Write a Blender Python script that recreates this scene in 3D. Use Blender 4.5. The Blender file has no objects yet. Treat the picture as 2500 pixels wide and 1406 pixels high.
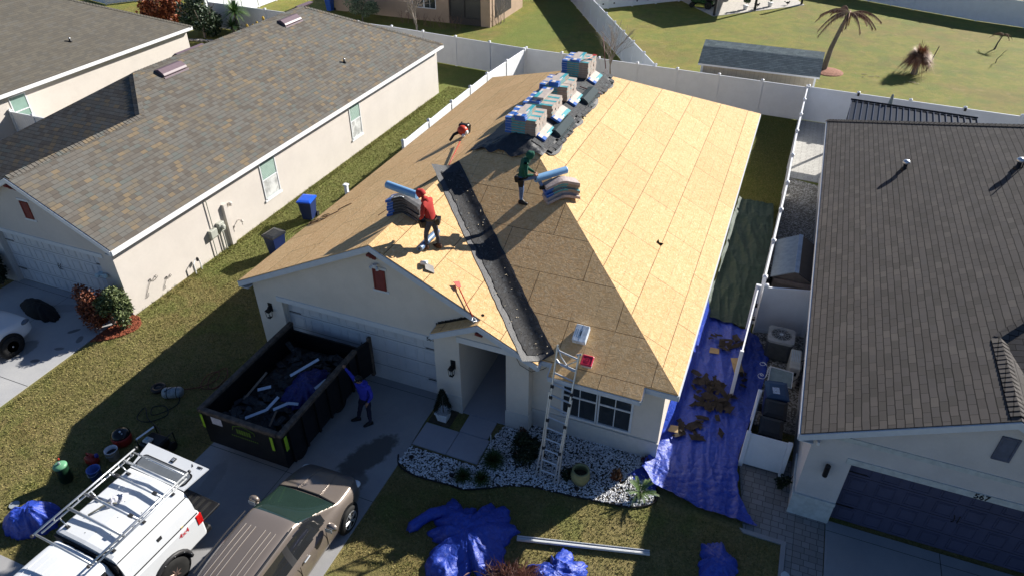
import bpy, math, random
import numpy as np
from mathutils import Vector, Matrix, noise as mn
R = math.radians
random.seed(7)
S = bpy.context.scene
COL = S.collection
# ------------------------------------------------------------------ camera, sky, sun
cd = bpy.data.cameras.new("camera"); cam = bpy.data.objects.new("camera", cd); COL.objects.link(cam)
cam.location = (13.685, -12.839, 14.523)
PAN, TILT, ROLL = -0.37665, 0.61613, 0.0023
cam.rotation_euler = (Matrix.Rotation(-PAN, 3, 'Z') @ Matrix.Rotation(math.pi/2-TILT, 3, 'X') @ Matrix.Rotation(ROLL, 3, 'Z')).to_euler()
cd.sensor_width = 36; cd.lens = 1726.2/2500*36; cd.clip_start = .1; cd.clip_end = 2000
S.camera = cam
SUN = Vector((1.01, 1.65, 1.0)).normalized()
el = math.asin(SUN.z); az = math.atan2(SUN.x, SUN.y)
W = bpy.data.worlds.new("World"); S.world = W; W.use_nodes = True
wn = W.node_tree; sky = wn.nodes.new('ShaderNodeTexSky'); sky.sky_type = 'NISHITA'; sky.sun_disc = False
sky.sun_elevation = el; sky.sun_rotation = az; sky.air_density = 1.0; sky.dust_density = .2; sky.ozone_density = 3.0
bg = wn.nodes['Background']; tint = wn.nodes.new('ShaderNodeMix'); tint.data_type = 'RGBA'; tint.blend_type = 'MULTIPLY'; tint.inputs[0].default_value = 1; tint.inputs[7].default_value = (.74, .81, .95, 1); wn.links.new(sky.outputs[0], tint.inputs[6]); wn.links.new(tint.outputs[2], bg.inputs[0]); bg.inputs[1].default_value = 0.05
sl = bpy.data.lights.new("sun", 'SUN'); sl.energy = 5.0; sl.angle = R(.5); sl.color = (1, .95, .87)
so = bpy.data.objects.new("sun", sl); COL.objects.link(so); so.rotation_euler = SUN.to_track_quat('Z', 'Y').to_euler(); so.location = (20, 30, 30)
S.view_settings.view_transform = 'Standard'; S.view_settings.look = 'None'; S.view_settings.gamma = 1; S.view_settings.exposure = 1.0
S.render.engine = 'CYCLES'
# ------------------------------------------------------------------ material helpers
class G:
    def __init__(s, name):
        s.m = bpy.data.materials.new(name); s.m.use_nodes = True; s.t = s.m.node_tree; s.b = s.t.nodes['Principled BSDF']
    def n(s, typ, ins=None, **pr):
        o = s.t.nodes.new('ShaderNode'+typ)
        for k, v in pr.items(): setattr(o, k, v)
        if ins:
            for k, v in ins.items(): s.set(o.inputs[k], v)
        return o
    def set(s, sock, v):
        if hasattr(v, 'is_linked') or isinstance(v, bpy.types.NodeSocket): s.t.links.new(v, sock)
        elif isinstance(v, (tuple, list)) and len(v) == 3 and sock.type == 'RGBA': sock.default_value = (*v, 1)
        else: sock.default_value = v
    def math(s, op, a, b=0.0, c=None):
        o = s.n('Math', operation=op); s.set(o.inputs[0], a); s.set(o.inputs[1], b)
        if c is not None: s.set(o.inputs[2], c)
        return o.outputs[0]
    def mix(s, f, a, b, mode='MIX'):
        o = s.n('Mix', data_type='RGBA', blend_type=mode); s.set(o.inputs[0], f); s.set(o.inputs[6], a); s.set(o.inputs[7], b); return o.outputs[2]
    def ramp(s, f, stops, interp='LINEAR'):
        o = s.n('ValToRGB'); cr = o.color_ramp; cr.interpolation = interp; s.set(o.inputs[0], f)
        while len(cr.elements) > 1: cr.elements.remove(cr.elements[-1])
        for i, (p, c) in enumerate(stops):
            e = cr.elements[0] if i == 0 else cr.elements.new(p)
            e.position = p; e.color = (*c, 1) if len(c) == 3 else c
        return o.outputs[0]
    def co(s, kind='Object', scale=None, rot=None):
        o = s.n('TexCoord').outputs[kind]
        if scale or rot:
            mp = s.n('Mapping'); s.t.links.new(o, mp.inputs[0])
            if scale: mp.inputs['Scale'].default_value = scale
            if rot: mp.inputs['Rotation'].default_value = rot
            o = mp.outputs[0]
        return o
    def noise(s, scale, detail=3, rough=.6, co=None, dist=0):
        return s.n('TexNoise', {'Vector': co if co is not None else s.co(), 'Scale': scale, 'Detail': detail, 'Roughness': rough, 'Distortion': dist}).outputs[0]
    def bump(s, h, strength=.5, dist=.02):
        o = s.n('Bump', {'Height': h, 'Strength': strength, 'Distance': dist}); s.t.links.new(o.outputs[0], s.b.inputs['Normal'])
    def step(s, x, a, b):   # smooth 0..1
        return s.n('MapRange', {0: x, 1: a, 2: b}, interpolation_type='SMOOTHSTEP').outputs[0]
    def fin(s, col, rough=.8, metal=0, spec=.3, coat=0):
        s.set(s.b.inputs['Base Color'], col); s.set(s.b.inputs['Roughness'], rough); s.b.inputs['Metallic'].default_value = metal
        s.b.inputs['Specular IOR Level'].default_value = spec; s.b.inputs['Coat Weight'].default_value = coat
        return s.m
def mulc(c, k): return tuple(min(1, x*k) for x in c)
MC = {}
def M(name, c, rough=.7, metal=0, var=.12, sc=6, spec=.3, bump=0, bsc=60, coat=0, c2=None, th=(.35, .65)):
    """plain painted / natural material with soft blotches and grain"""
    if name in MC: return MC[name]
    g = G(name); f = g.step(g.noise(sc, 5, .65), th[0], th[1])
    col = g.mix(f, mulc(c, 1-var), c2 if c2 else mulc(c, 1+var))
    col = g.mix(g.math('MULTIPLY', g.noise(sc*14, 2), .25), col, mulc(c, .7))
    if bump: g.bump(g.noise(bsc, 3), bump, .01)
    MC[name] = g.fin(col, rough, metal, spec, coat); return MC[name]
def osb():
    g = G('osb_sheathing'); uv = g.co('UV')
    d = g.n('TexNoise', {'Vector': uv, 'Scale': 9.0, 'Detail': 1.0}); 
    wv = g.n('VectorMath', {0: d.outputs[1], 1: (.5, .5, .5)}, operation='SUBTRACT').outputs[0]
    wv = g.n('VectorMath', {0: wv, 'Scale': .22}, operation='SCALE').outputs[0]
    w2 = g.n('VectorMath', {0: uv, 1: wv}, operation='ADD').outputs[0]
    mp = g.n('Mapping', {'Vector': w2, 'Scale': (13, 42, 1), 'Rotation': (0, 0, .25)}).outputs[0]
    mp2 = g.n('Mapping', {'Vector': w2, 'Scale': (42, 15, 1), 'Rotation': (0, 0, -.35)}).outputs[0]
    v1 = g.n('TexVoronoi', {'Vector': mp, 'Scale': 1.0, 'Randomness': 1.0}); v2 = g.n('TexVoronoi', {'Vector': mp2, 'Scale': 1.0})
    s1 = g.n('SeparateColor', {0: v1.outputs[1]}).outputs[0]; s2 = g.n('SeparateColor', {0: v2.outputs[1]}).outputs[1]
    fl = g.math('ADD', g.math('MULTIPLY', s1, .55), g.math('MULTIPLY', s2, .45))
    col = g.ramp(fl, [(0, (.60, .34, .145)), (.3, (.68, .42, .195)), (.6, (.73, .485, .25)), (1, (.81, .58, .33))])
    big = g.noise(.5, 3, .5, uv); col = g.mix(g.step(big, .35, .7), col, g.mix(.4, col, (.62, .44, .22)))
    br = g.n('TexBrick', {'Vector': uv, 'Color1': (1, 1, 1), 'Color2': (.86, .85, .82), 'Mortar': (0, 0, 0), 'Scale': 1.0, 'Mortar Size': .008, 'Mortar Smooth': .3, 'Bias': 0.0, 'Brick Width': 2.44, 'Row Height': 1.22}, offset=.5)
    col = g.mix(1.0, col, br.outputs[0], 'MULTIPLY') if False else g.mix(br.outputs[1], g.mix(.8, col, g.mix(1.0, col, br.outputs[0], 'MULTIPLY')), (.15, .085, .035))
    sx = g.n('SeparateXYZ', {0: uv})
    for comp, per in ((0, .61), (1, .305)):   # snapped chalk and nail lines
        fr = g.math('FRACT', g.math('DIVIDE', sx.outputs[comp], per)); ln = g.math('LESS_THAN', fr, [.03, .06][comp])
        br_n = g.step(g.noise(1.7, 2, .5, uv), .4, .62)
        col = g.mix(g.math('MULTIPLY', ln, g.math('MULTIPLY', br_n, .36)), col, (.16, .09, .04))
    sp = g.step(g.noise(7, 3, .7, uv), .69, .74); col = g.mix(g.math('MULTIPLY', sp, .45), col, (.12, .08, .05))
    g.bump(g.math('ADD', fl, g.math('MULTIPLY', br.outputs[1], -1.0)), .75, .018)
    return g.fin(col, .8, 0, .15)
def shingles(name, rh, tw, stops, line=(.02, .02, .02), lw=.09, jw=.05, lineamt=.85, mott=.25, amt=1, vert_shift=None, joint=.6, bumpd=.012):
    g = G(name); uv = g.co('UV'); sx = g.n('SeparateXYZ', {0: uv})
    wob = g.math('MULTIPLY', g.math('SUBTRACT', g.noise(3, 2, .5, uv), .5), .03)
    v = g.math('DIVIDE', g.math('ADD', sx.outputs[1], wob), rh); row = g.math('FLOOR', v); fv = g.math('FRACT', v)
    rr = g.n('TexWhiteNoise', {'W': row}, noise_dimensions='1D').outputs[0]
    if vert_shift is not None: off = g.math('MULTIPLY', row, vert_shift)
    else: off = g.math('MULTIPLY', rr, 7.3)
    u = g.math('ADD', g.math('DIVIDE', sx.outputs[0], tw), off); colx = g.math('FLOOR', u); fu = g.math('FRACT', u)
    cv = g.n('CombineXYZ', {0: colx, 1: row}).outputs[0]
    rn = g.n('TexWhiteNoise', {'Vector': cv}, noise_dimensions='2D').outputs[0]
    col = g.ramp(rn, stops, 'CONSTANT' if amt == 1 else 'LINEAR')
    mot = g.step(g.noise(.8, 4, .6, uv), .3, .75); col = g.mix(g.math('MULTIPLY', mot, mott), col, mulc(stops[0][1], .55))
    gr = g.noise(90, 2, .8, uv); col = g.mix(g.math('MULTIPLY', gr, .35), col, mulc(stops[-1][1], .5))
    rl = g.math('LESS_THAN', fv, lw); jl = g.math('LESS_THAN', fu, jw)
    jr = g.math('GREATER_THAN', g.n('TexWhiteNoise', {'Vector': cv}, noise_dimensions='3D').outputs[0], .25)
    col = g.mix(g.math('MULTIPLY', g.math('MULTIPLY', jl, jr), joint), col, line); col = g.mix(g.math('MULTIPLY', rl, lineamt), col, line)
    g.bump(g.math('ADD', g.math('SUBTRACT', 1.0, fv), g.math('MULTIPLY', gr, .25)), .6, bumpd)
    return g.fin(col, .9, 0, .2)
def concrete(name, c, c2, stains=()):
    g = G(name); co = g.co(); f = g.step(g.noise(.7, 6, .7), .3, .7); col = g.mix(f, c, c2)
    col = g.mix(g.math('MULTIPLY', g.noise(40, 4, .8), .5), col, mulc(c, .62)); sx = g.n('SeparateXYZ', {0: co})
    dn = g.noise(2.2, 4, .7)
    for (x, y, rx, ry, a, amt, cc) in stains:
        dx = g.math('SUBTRACT', sx.outputs[0], x); dy = g.math('SUBTRACT', sx.outputs[1], y); ca, sa = math.cos(a), math.sin(a)
        px = g.math('DIVIDE', g.math('ADD', g.math('MULTIPLY', dx, ca), g.math('MULTIPLY', dy, sa)), rx)
        py = g.math('DIVIDE', g.math('SUBTRACT', g.math('MULTIPLY', dy, ca), g.math('MULTIPLY', dx, sa)), ry)
        r = g.math('SQRT', g.math('ADD', g.math('MULTIPLY', px, px), g.math('MULTIPLY', py, py)))
        r = g.math('ADD', r, g.math('MULTIPLY', g.math('SUBTRACT', dn, .5), 1.1))
        col = g.mix(g.math('MULTIPLY', g.step(r, 1.05, .75), amt), col, cc)
    g.bump(g.noise(120, 3), .25, .004); return g.fin(col, .85, 0, .25)
def lawn_mat(name, blade=False):
    g = G(name); co = g.co()
    a = g.step(g.noise(.22, 4, .6), .36, .62); b = g.step(g.noise(1.3, 5, .7), .38, .62); c = g.noise(14, 4, .75); d = g.noise(55, 3, .8)
    sx = g.n('SeparateXYZ', {0: co}); back = g.step(sx.outputs[1], 12., 30.)
    col = g.mix(b, (.205, .190, .052), (.265, .215, .085)); col = g.mix(g.math('MULTIPLY', a, .5), col, (.30, .235, .11))
    green = g.mix(b, (.165, .205, .022), (.245, .235, .035)); col = g.mix(g.math('MULTIPLY', back, .88), col, green)
    pa = g.step(g.noise(.16, 4, .65), .50, .60); col = g.mix(g.math('MULTIPLY', pa, .55), col, (.215, .150, .05)); pb_ = g.step(g.noise(.33, 5, .7, dist=.6), .54, .62); col = g.mix(g.math('MULTIPLY', pb_, .55), col, (.105, .155, .025))
    pc = g.step(g.noise(.75, 5, .7, dist=.8), .50, .60); col = g.mix(g.math('MULTIPLY', pc, .38), col, (.13, .115, .032)); pd = g.step(g.noise(1.1, 5, .72), .56, .66); col = g.mix(g.math('MULTIPLY', pd, .45), col, (.34, .26, .11))
    gp = g.step(g.noise(.5, 3, .6), .52, .66); col = g.mix(g.math('MULTIPLY', gp, .55), col, (.12, .19, .03))
    strip = g.math('MULTIPLY', g.step(sx.outputs[0], -1.6, -3.2), g.math('MULTIPLY', g.step(sx.outputs[0], -7.0, -5.4), g.step(sx.outputs[1], 1.5, 5.)))
    col = g.mix(g.math('MULTIPLY', strip, .6), col, (.12, .20, .03))
    rs_ = g.math('MULTIPLY', g.step(sx.outputs[0], 12.2, 12.8), g.math('MULTIPLY', g.step(sx.outputs[1], 5., 7.), g.step(sx.outputs[1], 27.2, 26.8)))
    col = g.mix(g.math('MULTIPLY', rs_, .75), col, (.06, .11, .015))
    col = g.mix(g.math('MULTIPLY', g.step(g.noise(5, 4, .7), .5, .66), .35), col, (.10, .10, .03))
    if not blade:
        col = g.mix(g.math('MULTIPLY', g.step(c, .42, .66), g.math('SUBTRACT', .7, g.math('MULTIPLY', back, .55))), col, (.07, .07, .02)); col = g.mix(g.math('MULTIPLY', g.step(d, .45, .65), .55), col, (.34, .285, .13))
        g.bump(g.math('ADD', c, g.math('MULTIPLY', d, .6)), 1.0, .05)
    else:
        rnd = g.n('NewGeometry').outputs['Random Per Island']; col = g.mix(rnd, mulc((.10, .115, .028), 1), g.mix(.6, col, (.44, .37, .16)))
    return g.fin(col, .85, 0, .15)
def blotch(name, stops, sc=2, rough=.8, spec=.3, bump=.3, bsc=30, vor=False, bd=.02):
    if name in MC: return MC[name]
    g = G(name)
    if vor:
        vn = g.n('TexVoronoi', {'Vector': g.co(), 'Scale': sc}); f = g.n('SeparateColor', {0: vn.outputs[1]}).outputs[0]; h = g.math('SUBTRACT', 1.0, vn.outputs[0])
    else: f = g.noise(sc, 5, .7); h = g.noise(bsc, 4, .7)
    col = g.ramp(f, stops)
    if bump: g.bump(h, bump, bd)
    MC[name] = g.fin(col, rough, 0, spec); return MC[name]
def pavers(name, w, h, c1, c2, mort):
    g = G(name); uv = g.co('UV')
    b = g.n('TexBrick', {'Vector': uv, 'Color1': c1, 'Color2': c2, 'Mortar': mort, 'Scale': 1.0, 'Mortar Size': .008, 'Mortar Smooth': .4, 'Bias': -.1, 'Brick Width': w, 'Row Height': h}, offset=.4, squash=.7, squash_frequency=2)
    col = g.mix(g.math('MULTIPLY', g.noise(3, 4), .5), b.outputs[0], mulc(c1, .6)); g.bump(g.math('SUBTRACT', 1.0, b.outputs[1]), .6, .01); return g.fin(col, .85)
def tarp_mat(name, c, c2, rough=.38, bs=9, bstr=.6):
    g = G(name); n1 = g.noise(bs, 6, .72, dist=1.5); n2 = g.n('TexVoronoi', {'Vector': g.co(), 'Scale': bs*.45}, feature='DISTANCE_TO_EDGE').outputs[0]
    col = g.mix(g.step(n1, .35, .65), c, c2); h = g.math('ADD', n1, g.math('MULTIPLY', g.step(n2, 0, .12), .35)); g.bump(h, bstr, .035)
    return g.fin(col, rough, 0, .55)
def glass(name, c=(.02, .025, .03), rough=.06):
    if name in MC: return MC[name]
    g = G(name); MC[name] = g.fin(g.mix(g.noise(1.5, 3), c, mulc(c, 1.8)), rough, 0, .6, .3); return MC[name]
# ------------------------------------------------------------------ mesh builder
WM = {}
class MB:
    def __init__(s, T=None): s.v = []; s.f = []; s.mi = []; s.T = T or Matrix.Identity(4)
    def av(s, p): s.v.append(tuple(s.T @ Vector(p))); return len(s.v)-1
    def poly(s, pts, mi=0): s.f.append([s.av(p) for p in pts]); s.mi.append(mi); return s
    def faces(s, pts, fs, mi=0):
        b = len(s.v)
        for p in pts: s.av(p)
        for k, f in enumerate(fs): s.f.append([b+i for i in f]); s.mi.append(mi[k] if isinstance(mi, (list, tuple)) else mi)
        return s
    def box(s, x0, x1, y0, y1, z0, z1, mi=0):
        p = [(x, y, z) for z in (z0, z1) for y in (y0, y1) for x in (x0, x1)]
        return s.faces(p, [(0, 2, 3, 1), (4, 5, 7, 6), (0, 1, 5, 4), (1, 3, 7, 5), (3, 2, 6, 7), (2, 0, 4, 6)], mi)
    def bbox(s, x0, x1, y0, y1, z0, z1, b=.01, mi=0):   # box with chamfered edges
        def ring(x0, x1, y0, y1, z): return [(x0+b, y0, z), (x1-b, y0, z), (x1, y0+b, z), (x1, y1-b, z), (x1-b, y1, z), (x0+b, y1, z), (x0, y1-b, z), (x0, y0+b, z)]
        return s.loft([ring(x0+b, x1-b, y0+b, y1-b, z0), ring(x0, x1, y0, y1, z0+b), ring(x0, x1, y0, y1, z1-b), ring(x0+b, x1-b, y0+b, y1-b, z1)], mi)
    def slab(s, top, th, mi=0, d=None):
        n = len(top); d = Vector(d) if d else Vector((0, 0, -th)); bot = [tuple(Vector(p)+d) for p in top]
        return s.faces(list(top)+bot, [list(range(n)), list(range(2*n-1, n-1, -1))]+[(i, i+n, (i+1) % n+n, (i+1) % n) for i in range(n)], mi)
    def prism(s, pts, z0, z1, mi=0): return s.slab([(p[0], p[1], z1) for p in pts], z1-z0, mi)
    def loft(s, rings, mi=0, cap=True, close=True):
        n = len(rings[0]); b = len(s.v)
        for r in rings:
            for p in r: s.av(p)
        for k in range(len(rings)-1):
            for i in range(n if close else n-1):
                j = (i+1) % n; s.f.append([b+k*n+i, b+k*n+j, b+(k+1)*n+j, b+(k+1)*n+i]); s.mi.append(mi)
        if cap and close:
            s.f.append([b+i for i in range(n-1, -1, -1)]); s.mi.append(mi); s.f.append([b+(len(rings)-1)*n+i for i in range(n)]); s.mi.append(mi)
        return s
    def tube(s, pts, r, n=6, mi=0, cap=True):
        pts = [Vector(p) for p in pts]; rs = r if isinstance(r, (list, tuple)) else [r]*len(pts); rings = []
        up = None
        for i, p in enumerate(pts):
            d = (pts[min(i+1, len(pts)-1)]-pts[max(i-1, 0)])
            if d.length < 1e-9: d = Vector((0, 0, 1))
            d.normalize()
            if up is None: up = d.orthogonal().normalized()
            a = (up-d*up.dot(d)); a = a.normalized() if a.length > 1e-6 else d.orthogonal().normalized(); up = a; b = d.cross(a)
            rings.append([p+(a*math.cos(t)+b*math.sin(t))*rs[i] for t in [2*math.pi*k/n for k in range(n)]])
        return s.loft(rings, mi, cap)
    def lathe(s, prof, c=(0, 0, 0), n=20, mi=0, ax='Z', cap=True):
        rings = []
        for (r, h) in prof:
            ring = []
            for k in range(n):
                t = 2*math.pi*k/n; x, y = r*math.cos(t), r*math.sin(t)
                ring.append((c[0]+x, c[1]+y, c[2]+h) if ax == 'Z' else ((c[0]+h, c[1]+x, c[2]+y) if ax == 'X' else (c[0]+y, c[1]+h, c[2]+x)))
            rings.append(ring)
        return s.loft(rings, mi, cap)
    def sphere(s, c, r, n=10, m=7, mi=0):
        rx, ry, rz = r if isinstance(r, (tuple, list)) else (r, r, r); rings = []
        for j in range(m+1):
            a = -math.pi/2+math.pi*j/m; q = max(math.cos(a), .02)
            rings.append([(c[0]+rx*q*math.cos(2*math.pi*k/n), c[1]+ry*q*math.sin(2*math.pi*k/n), c[2]+rz*math.sin(a)) for k in range(n)])
        return s.loft(rings, mi)
    def grid(s, fn, nu, nv, mi=0):
        b = len(s.v)
        for j in range(nv+1):
            for i in range(nu+1): s.av(fn(i/nu, j/nv))
        for j in range(nv):
            for i in range(nu): a = b+j*(nu+1)+i; s.f.append([a, a+1, a+nu+2, a+nu+1]); s.mi.append(mi)
        return s
    def build(s, name, mats, parent=None, smooth=False, label=None, kind=None):
        if not isinstance(mats, (list, tuple)): mats = [mats]
        V = s.v; inv = WM[parent.name].inverted() if parent is not None else None
        me = bpy.data.meshes.new(name); wv = [Vector(p) for p in V]
        me.from_pydata([tuple(inv @ p) if inv else tuple(p) for p in wv], [], s.f)
        for m in mats: me.materials.append(m)
        me.polygons.foreach_set('material_index', s.mi); me.polygons.foreach_set('use_smooth', [bool(smooth)]*len(s.f))
        uvl = me.uv_layers.new(name='UVMap'); uvs = []
        for f in s.f:
            n = Vector((0, 0, 0)); p = [wv[i] for i in f]
            for i in range(len(p)): a, b = p[i], p[(i+1) % len(p)]; n += Vector(((a.y-b.y)*(a.z+b.z), (a.z-b.z)*(a.x+b.x), (a.x-b.x)*(a.y+b.y)))
            if n.length < 1e-12: n = Vector((0, 0, 1))
            n.normalize()
            if abs(n.z) > .9995: t = Vector((1, 0, 0)); b_ = Vector((0, 1, 0))
            else:
                t = Vector((-n.y, n.x, 0)).normalized(); b_ = n.cross(t)
                if b_.z < 0: b_ = -b_
            for q in p: uvs += [q.dot(t), q.dot(b_)]
        uvl.data.foreach_set('uv', uvs); me.update()
        o = bpy.data.objects.new(name, me); COL.objects.link(o)
        if parent is not None: o.parent = parent; WM[o.name] = WM[parent.name]
        else: WM[o.name] = Matrix.Identity(4)
        if label: o['label'] = label
        if kind: o['kind'] = kind
        return o
def thing(name, label, cat, loc=(0, 0, 0), rz=0, group=None):
    o = bpy.data.objects.new(name, None); COL.objects.link(o); o.location = loc; o.rotation_euler = (0, 0, rz); o.empty_display_size = .1
    WM[o.name] = Matrix.Translation(loc) @ Matrix.Rotation(rz, 4, 'Z'); o['label'] = label; o['category'] = cat
    if group: o['group'] = group
    return o
def tag(o, label, cat, group=None):
    o['label'] = label; o['category'] = cat
    if group: o['group'] = group
    return o
def dup(o, loc=None, rz=None, label=None, group=None, rot=None, scale=None):
    c = o.copy(); COL.objects.link(c)
    for k in ('label', 'category', 'group'):
        if k in o: c[k] = o[k]
    for ch in list(o.children):
        d = ch.copy(); COL.objects.link(d); d.parent = c
        for g2 in list(ch.children): e = g2.copy(); COL.objects.link(e); e.parent = d
    if loc is not None: c.location = loc
    if rz is not None: c.rotation_euler = (0, 0, rz)
    if rot is not None: c.rotation_euler = rot
    if scale is not None: c.scale = scale
    if label: c['label'] = label
    if group: c['group'] = group
    return c
def text(name, body, size, mat, T, parent=None, ext=.004):
    cu = bpy.data.curves.new(name, 'FONT'); cu.body = body; cu.size = size; cu.extrude = ext; cu.align_x = 'CENTER'; cu.align_y = 'CENTER'; cu.offset = size*.012
    o = bpy.data.objects.new(name, cu); COL.objects.link(o); dg = bpy.context.evaluated_depsgraph_get(); me = bpy.data.meshes.new_from_object(o.evaluated_get(dg))
    bpy.data.objects.remove(o); me.transform((WM[parent.name].inverted() if parent is not None else Matrix.Identity(4)) @ T); me.materials.clear(); me.materials.append(mat)
    o = bpy.data.objects.new(name, me); COL.objects.link(o)
    if parent is not None: o.parent = parent; WM[o.name] = WM[parent.name]
    return o
def frame_T(o, xa, ya):   # text/decals: origin, x dir, y dir
    xa = Vector(xa).normalized(); ya = Vector(ya).normalized(); z = xa.cross(ya).normalized(); ya = z.cross(xa)
    return Matrix(((xa.x, ya.x, z.x, o[0]), (xa.y, ya.y, z.y, o[1]), (xa.z, ya.z, z.z, o[2]), (0, 0, 0, 1)))
def fbm(x, y, s=1, o=4, seed=0): return mn.fractal(Vector((x*s, y*s, seed*7.31)), .6, 2.1, o, noise_basis='PERLIN_ORIGINAL')
# ------------------------------------------------------------------ materials
OSB = osb()
SH_L = shingles('weathered_blend_shingles', .165, .24, [(0, (0.139, 0.124, 0.107)), (.22, (0.147, 0.140, 0.126)), (.42, (0.116, 0.099, 0.083)), (.58, (0.153, 0.142, 0.124)), (.72, (0.175, 0.145, 0.105)), (.86, (0.218, 0.164, 0.102)), (.93, (0.132, 0.140, 0.128))], line=(.035, .032, .03), lw=.14, jw=.07, lineamt=.55, joint=.45)
SH_R = shingles('grey_three_tab_shingles', .165, .31, [(0, (0.076, 0.069, 0.066)), (.2, (0.090, 0.082, 0.080)), (.45, (0.081, 0.075, 0.074)), (.6, (0.100, 0.090, 0.085)), (.8, (0.069, 0.064, 0.060)), (.92, (0.110, 0.100, 0.093))], line=(0.008, 0.007, 0.007), lw=.12, jw=.045, lineamt=.95, vert_shift=.5, joint=.75, mott=.35)
SH_F = shingles('olive_grey_shingles', .145, .3, [(0, (.120, .108, .088)), (.3, (.135, .122, .098)), (.6, (.108, .100, .085)), (.85, (.128, .120, .104))], line=(.05, .045, .04), lw=.12, jw=.05, lineamt=.5, joint=.4)
SH_S = shingles('blue_grey_shingles', .12, .26, [(0, (.12, .16, .18)), (.4, (.15, .20, .22)), (.7, (.10, .14, .155)), (.9, (.17, .22, .235))], line=(.03, .04, .045), lw=.2, lineamt=.8)
SH_O = shingles('old_charcoal_shingles', .14, .3, [(0, (.045, .045, .047)), (.4, (.058, .058, .060)), (.7, (.05, .048, .047)), (.9, (.075, .08, .085))], line=(.01, .01, .01), lw=.1, jw=.05, lineamt=.7)
SH_G = shingles('old_grey_shingles', .14, .3, [(0, (.075, .076, .080)), (.4, (.095, .096, .10)), (.7, (.085, .083, .082)), (.9, (.11, .125, .13))], line=(.012, .012, .012), lw=.1, jw=.05, lineamt=.8)
STUCCO = M('cream_stucco', (.70, .635, .555), .9, var=.04, sc=1.2, bump=.5, bsc=110)
STUCCO_L = M('pale_stucco', (.595, .55, .505), .9, var=.035, sc=.8, bump=.5, bsc=110)
STUCCO_R = M('grey_stucco', (.54, .53, .53), .9, var=.05, sc=1.2, bump=.7, bsc=70)
TANST = M('tan_stucco', (.40, .29, .21), .9, var=.05, sc=1, bump=.4, bsc=80)
TRIM = M('white_trim', (.66, .68, .70), .6, var=.03, sc=2)
FASC = M('white_fascia', (.78, .79, .80), .45, var=.04, sc=1.5)
GREYTR = M('grey_trim', (.52, .58, .60), .8, var=.04, sc=3, bump=.3)
VINYL = M('white_vinyl', (.74, .76, .79), .45, var=.03, sc=2)
DOORW = M('white_garage_door', (.62, .62, .63), .6, var=.03, sc=2)
DOORN = M('navy_garage_door', (.060, .066, .12), .55, var=.08, sc=2)
BLACK = M('black_metal', (.012, .012, .013), .45, var=.2)
RUST = M('rust_red_paint', (.20, .035, .028), .6, var=.1)
GLASS = glass('dark_window_glass'); GLASSG = glass('green_blind_glass', (.16, .24, .21), .12)
ALU = M('aluminium', (.62, .64, .66), .35, metal=.75, var=.08)
CONC = concrete('driveway_concrete', (.30, .30, .31), (.38, .375, .37), [(5.45, -2.35, .45, 1.0, -.35, .9, (.09, .085, .08)), (5.45, -3.3, .45, .5, 0, .75, (.11, .10, .095)), (2.2, -5.0, .25, 1.3, .1, .35, (.16, .155, .15))])
CONC_L = concrete('left_driveway_concrete', (.37, .375, .39), (.46, .46, .455), [(-6.2, -1.35, .22, .09, .9, .8, (.08, .08, .08)), (-5.9, -2.2, .18, .08, .4, .7, (.09, .09, .09)), (-6.1, -2.9, .16, .09, .5, .8, (.08, .08, .08)), (-6.9, -2.6, .35, .5, 0, .6, (.1, .1, .1)), (-7.6, -.6, .6, .25, .3, .3, (.12, .12, .12)), (-5.7, -1.6, .1, .2, .5, .7, (.09, .09, .09))])
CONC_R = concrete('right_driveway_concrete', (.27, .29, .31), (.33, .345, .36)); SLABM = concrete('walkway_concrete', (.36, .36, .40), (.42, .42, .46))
LAWN = lawn_mat('lawn_turf'); BLADE = lawn_mat('grass_blade', True)
PAVE = pavers('grey_pavers', .26, .17, (.27, .27, .27), (.19, .185, .18), (.05, .05, .045)); PAVE_B = pavers('pale_pavers', .3, .2, (.44, .43, .40), (.36, .35, .33), (.16, .155, .14))
GRAVM = blotch('side_gravel', [(.2, (.12, .11, .09)), (.45, (.38, .36, .32)), (.65, (.52, .5, .47)), (.8, (.18, .16, .13))], sc=22, vor=True, bump=.6)
DIRT = blotch('bed_soil', [(.3, (.04, .032, .022)), (.7, (.09, .075, .05))], sc=9)
PEBB = M('white_pebbles', (.62, .64, .68), .8, var=.25, sc=25)
MULCH = blotch('red_mulch', [(.3, (.13, .03, .015)), (.55, (.30, .085, .04)), (.75, (.2, .05, .03))], sc=28, bump=.9, bsc=45)
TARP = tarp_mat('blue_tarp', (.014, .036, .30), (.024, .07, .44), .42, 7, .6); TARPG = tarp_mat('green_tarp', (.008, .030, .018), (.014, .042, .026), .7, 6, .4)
FELT = tarp_mat('black_felt', (.018, .020, .024), (.036, .038, .044), .62, 12, .15); BARK = M('grey_bark', (.20, .17, .145), .9, var=.3, sc=14, bump=.6)
RUBBER = M('black_rubber', (.015, .015, .015), .8, var=.2); DKPL = M('dark_plastic', (.028, .028, .03), .5)
def leafm(name, a, b, c=None, sc=3):
    if name in MC: return MC[name]
    g = G(name); r = g.n('NewGeometry').outputs['Random Per Island']; st = [(0, a), (.6, b), (1, c or b)]; g.b.inputs['Transmission Weight'].default_value = 0
    MC[name] = g.fin(g.ramp(r, st), .6, 0, .35); return MC[name]
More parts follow.
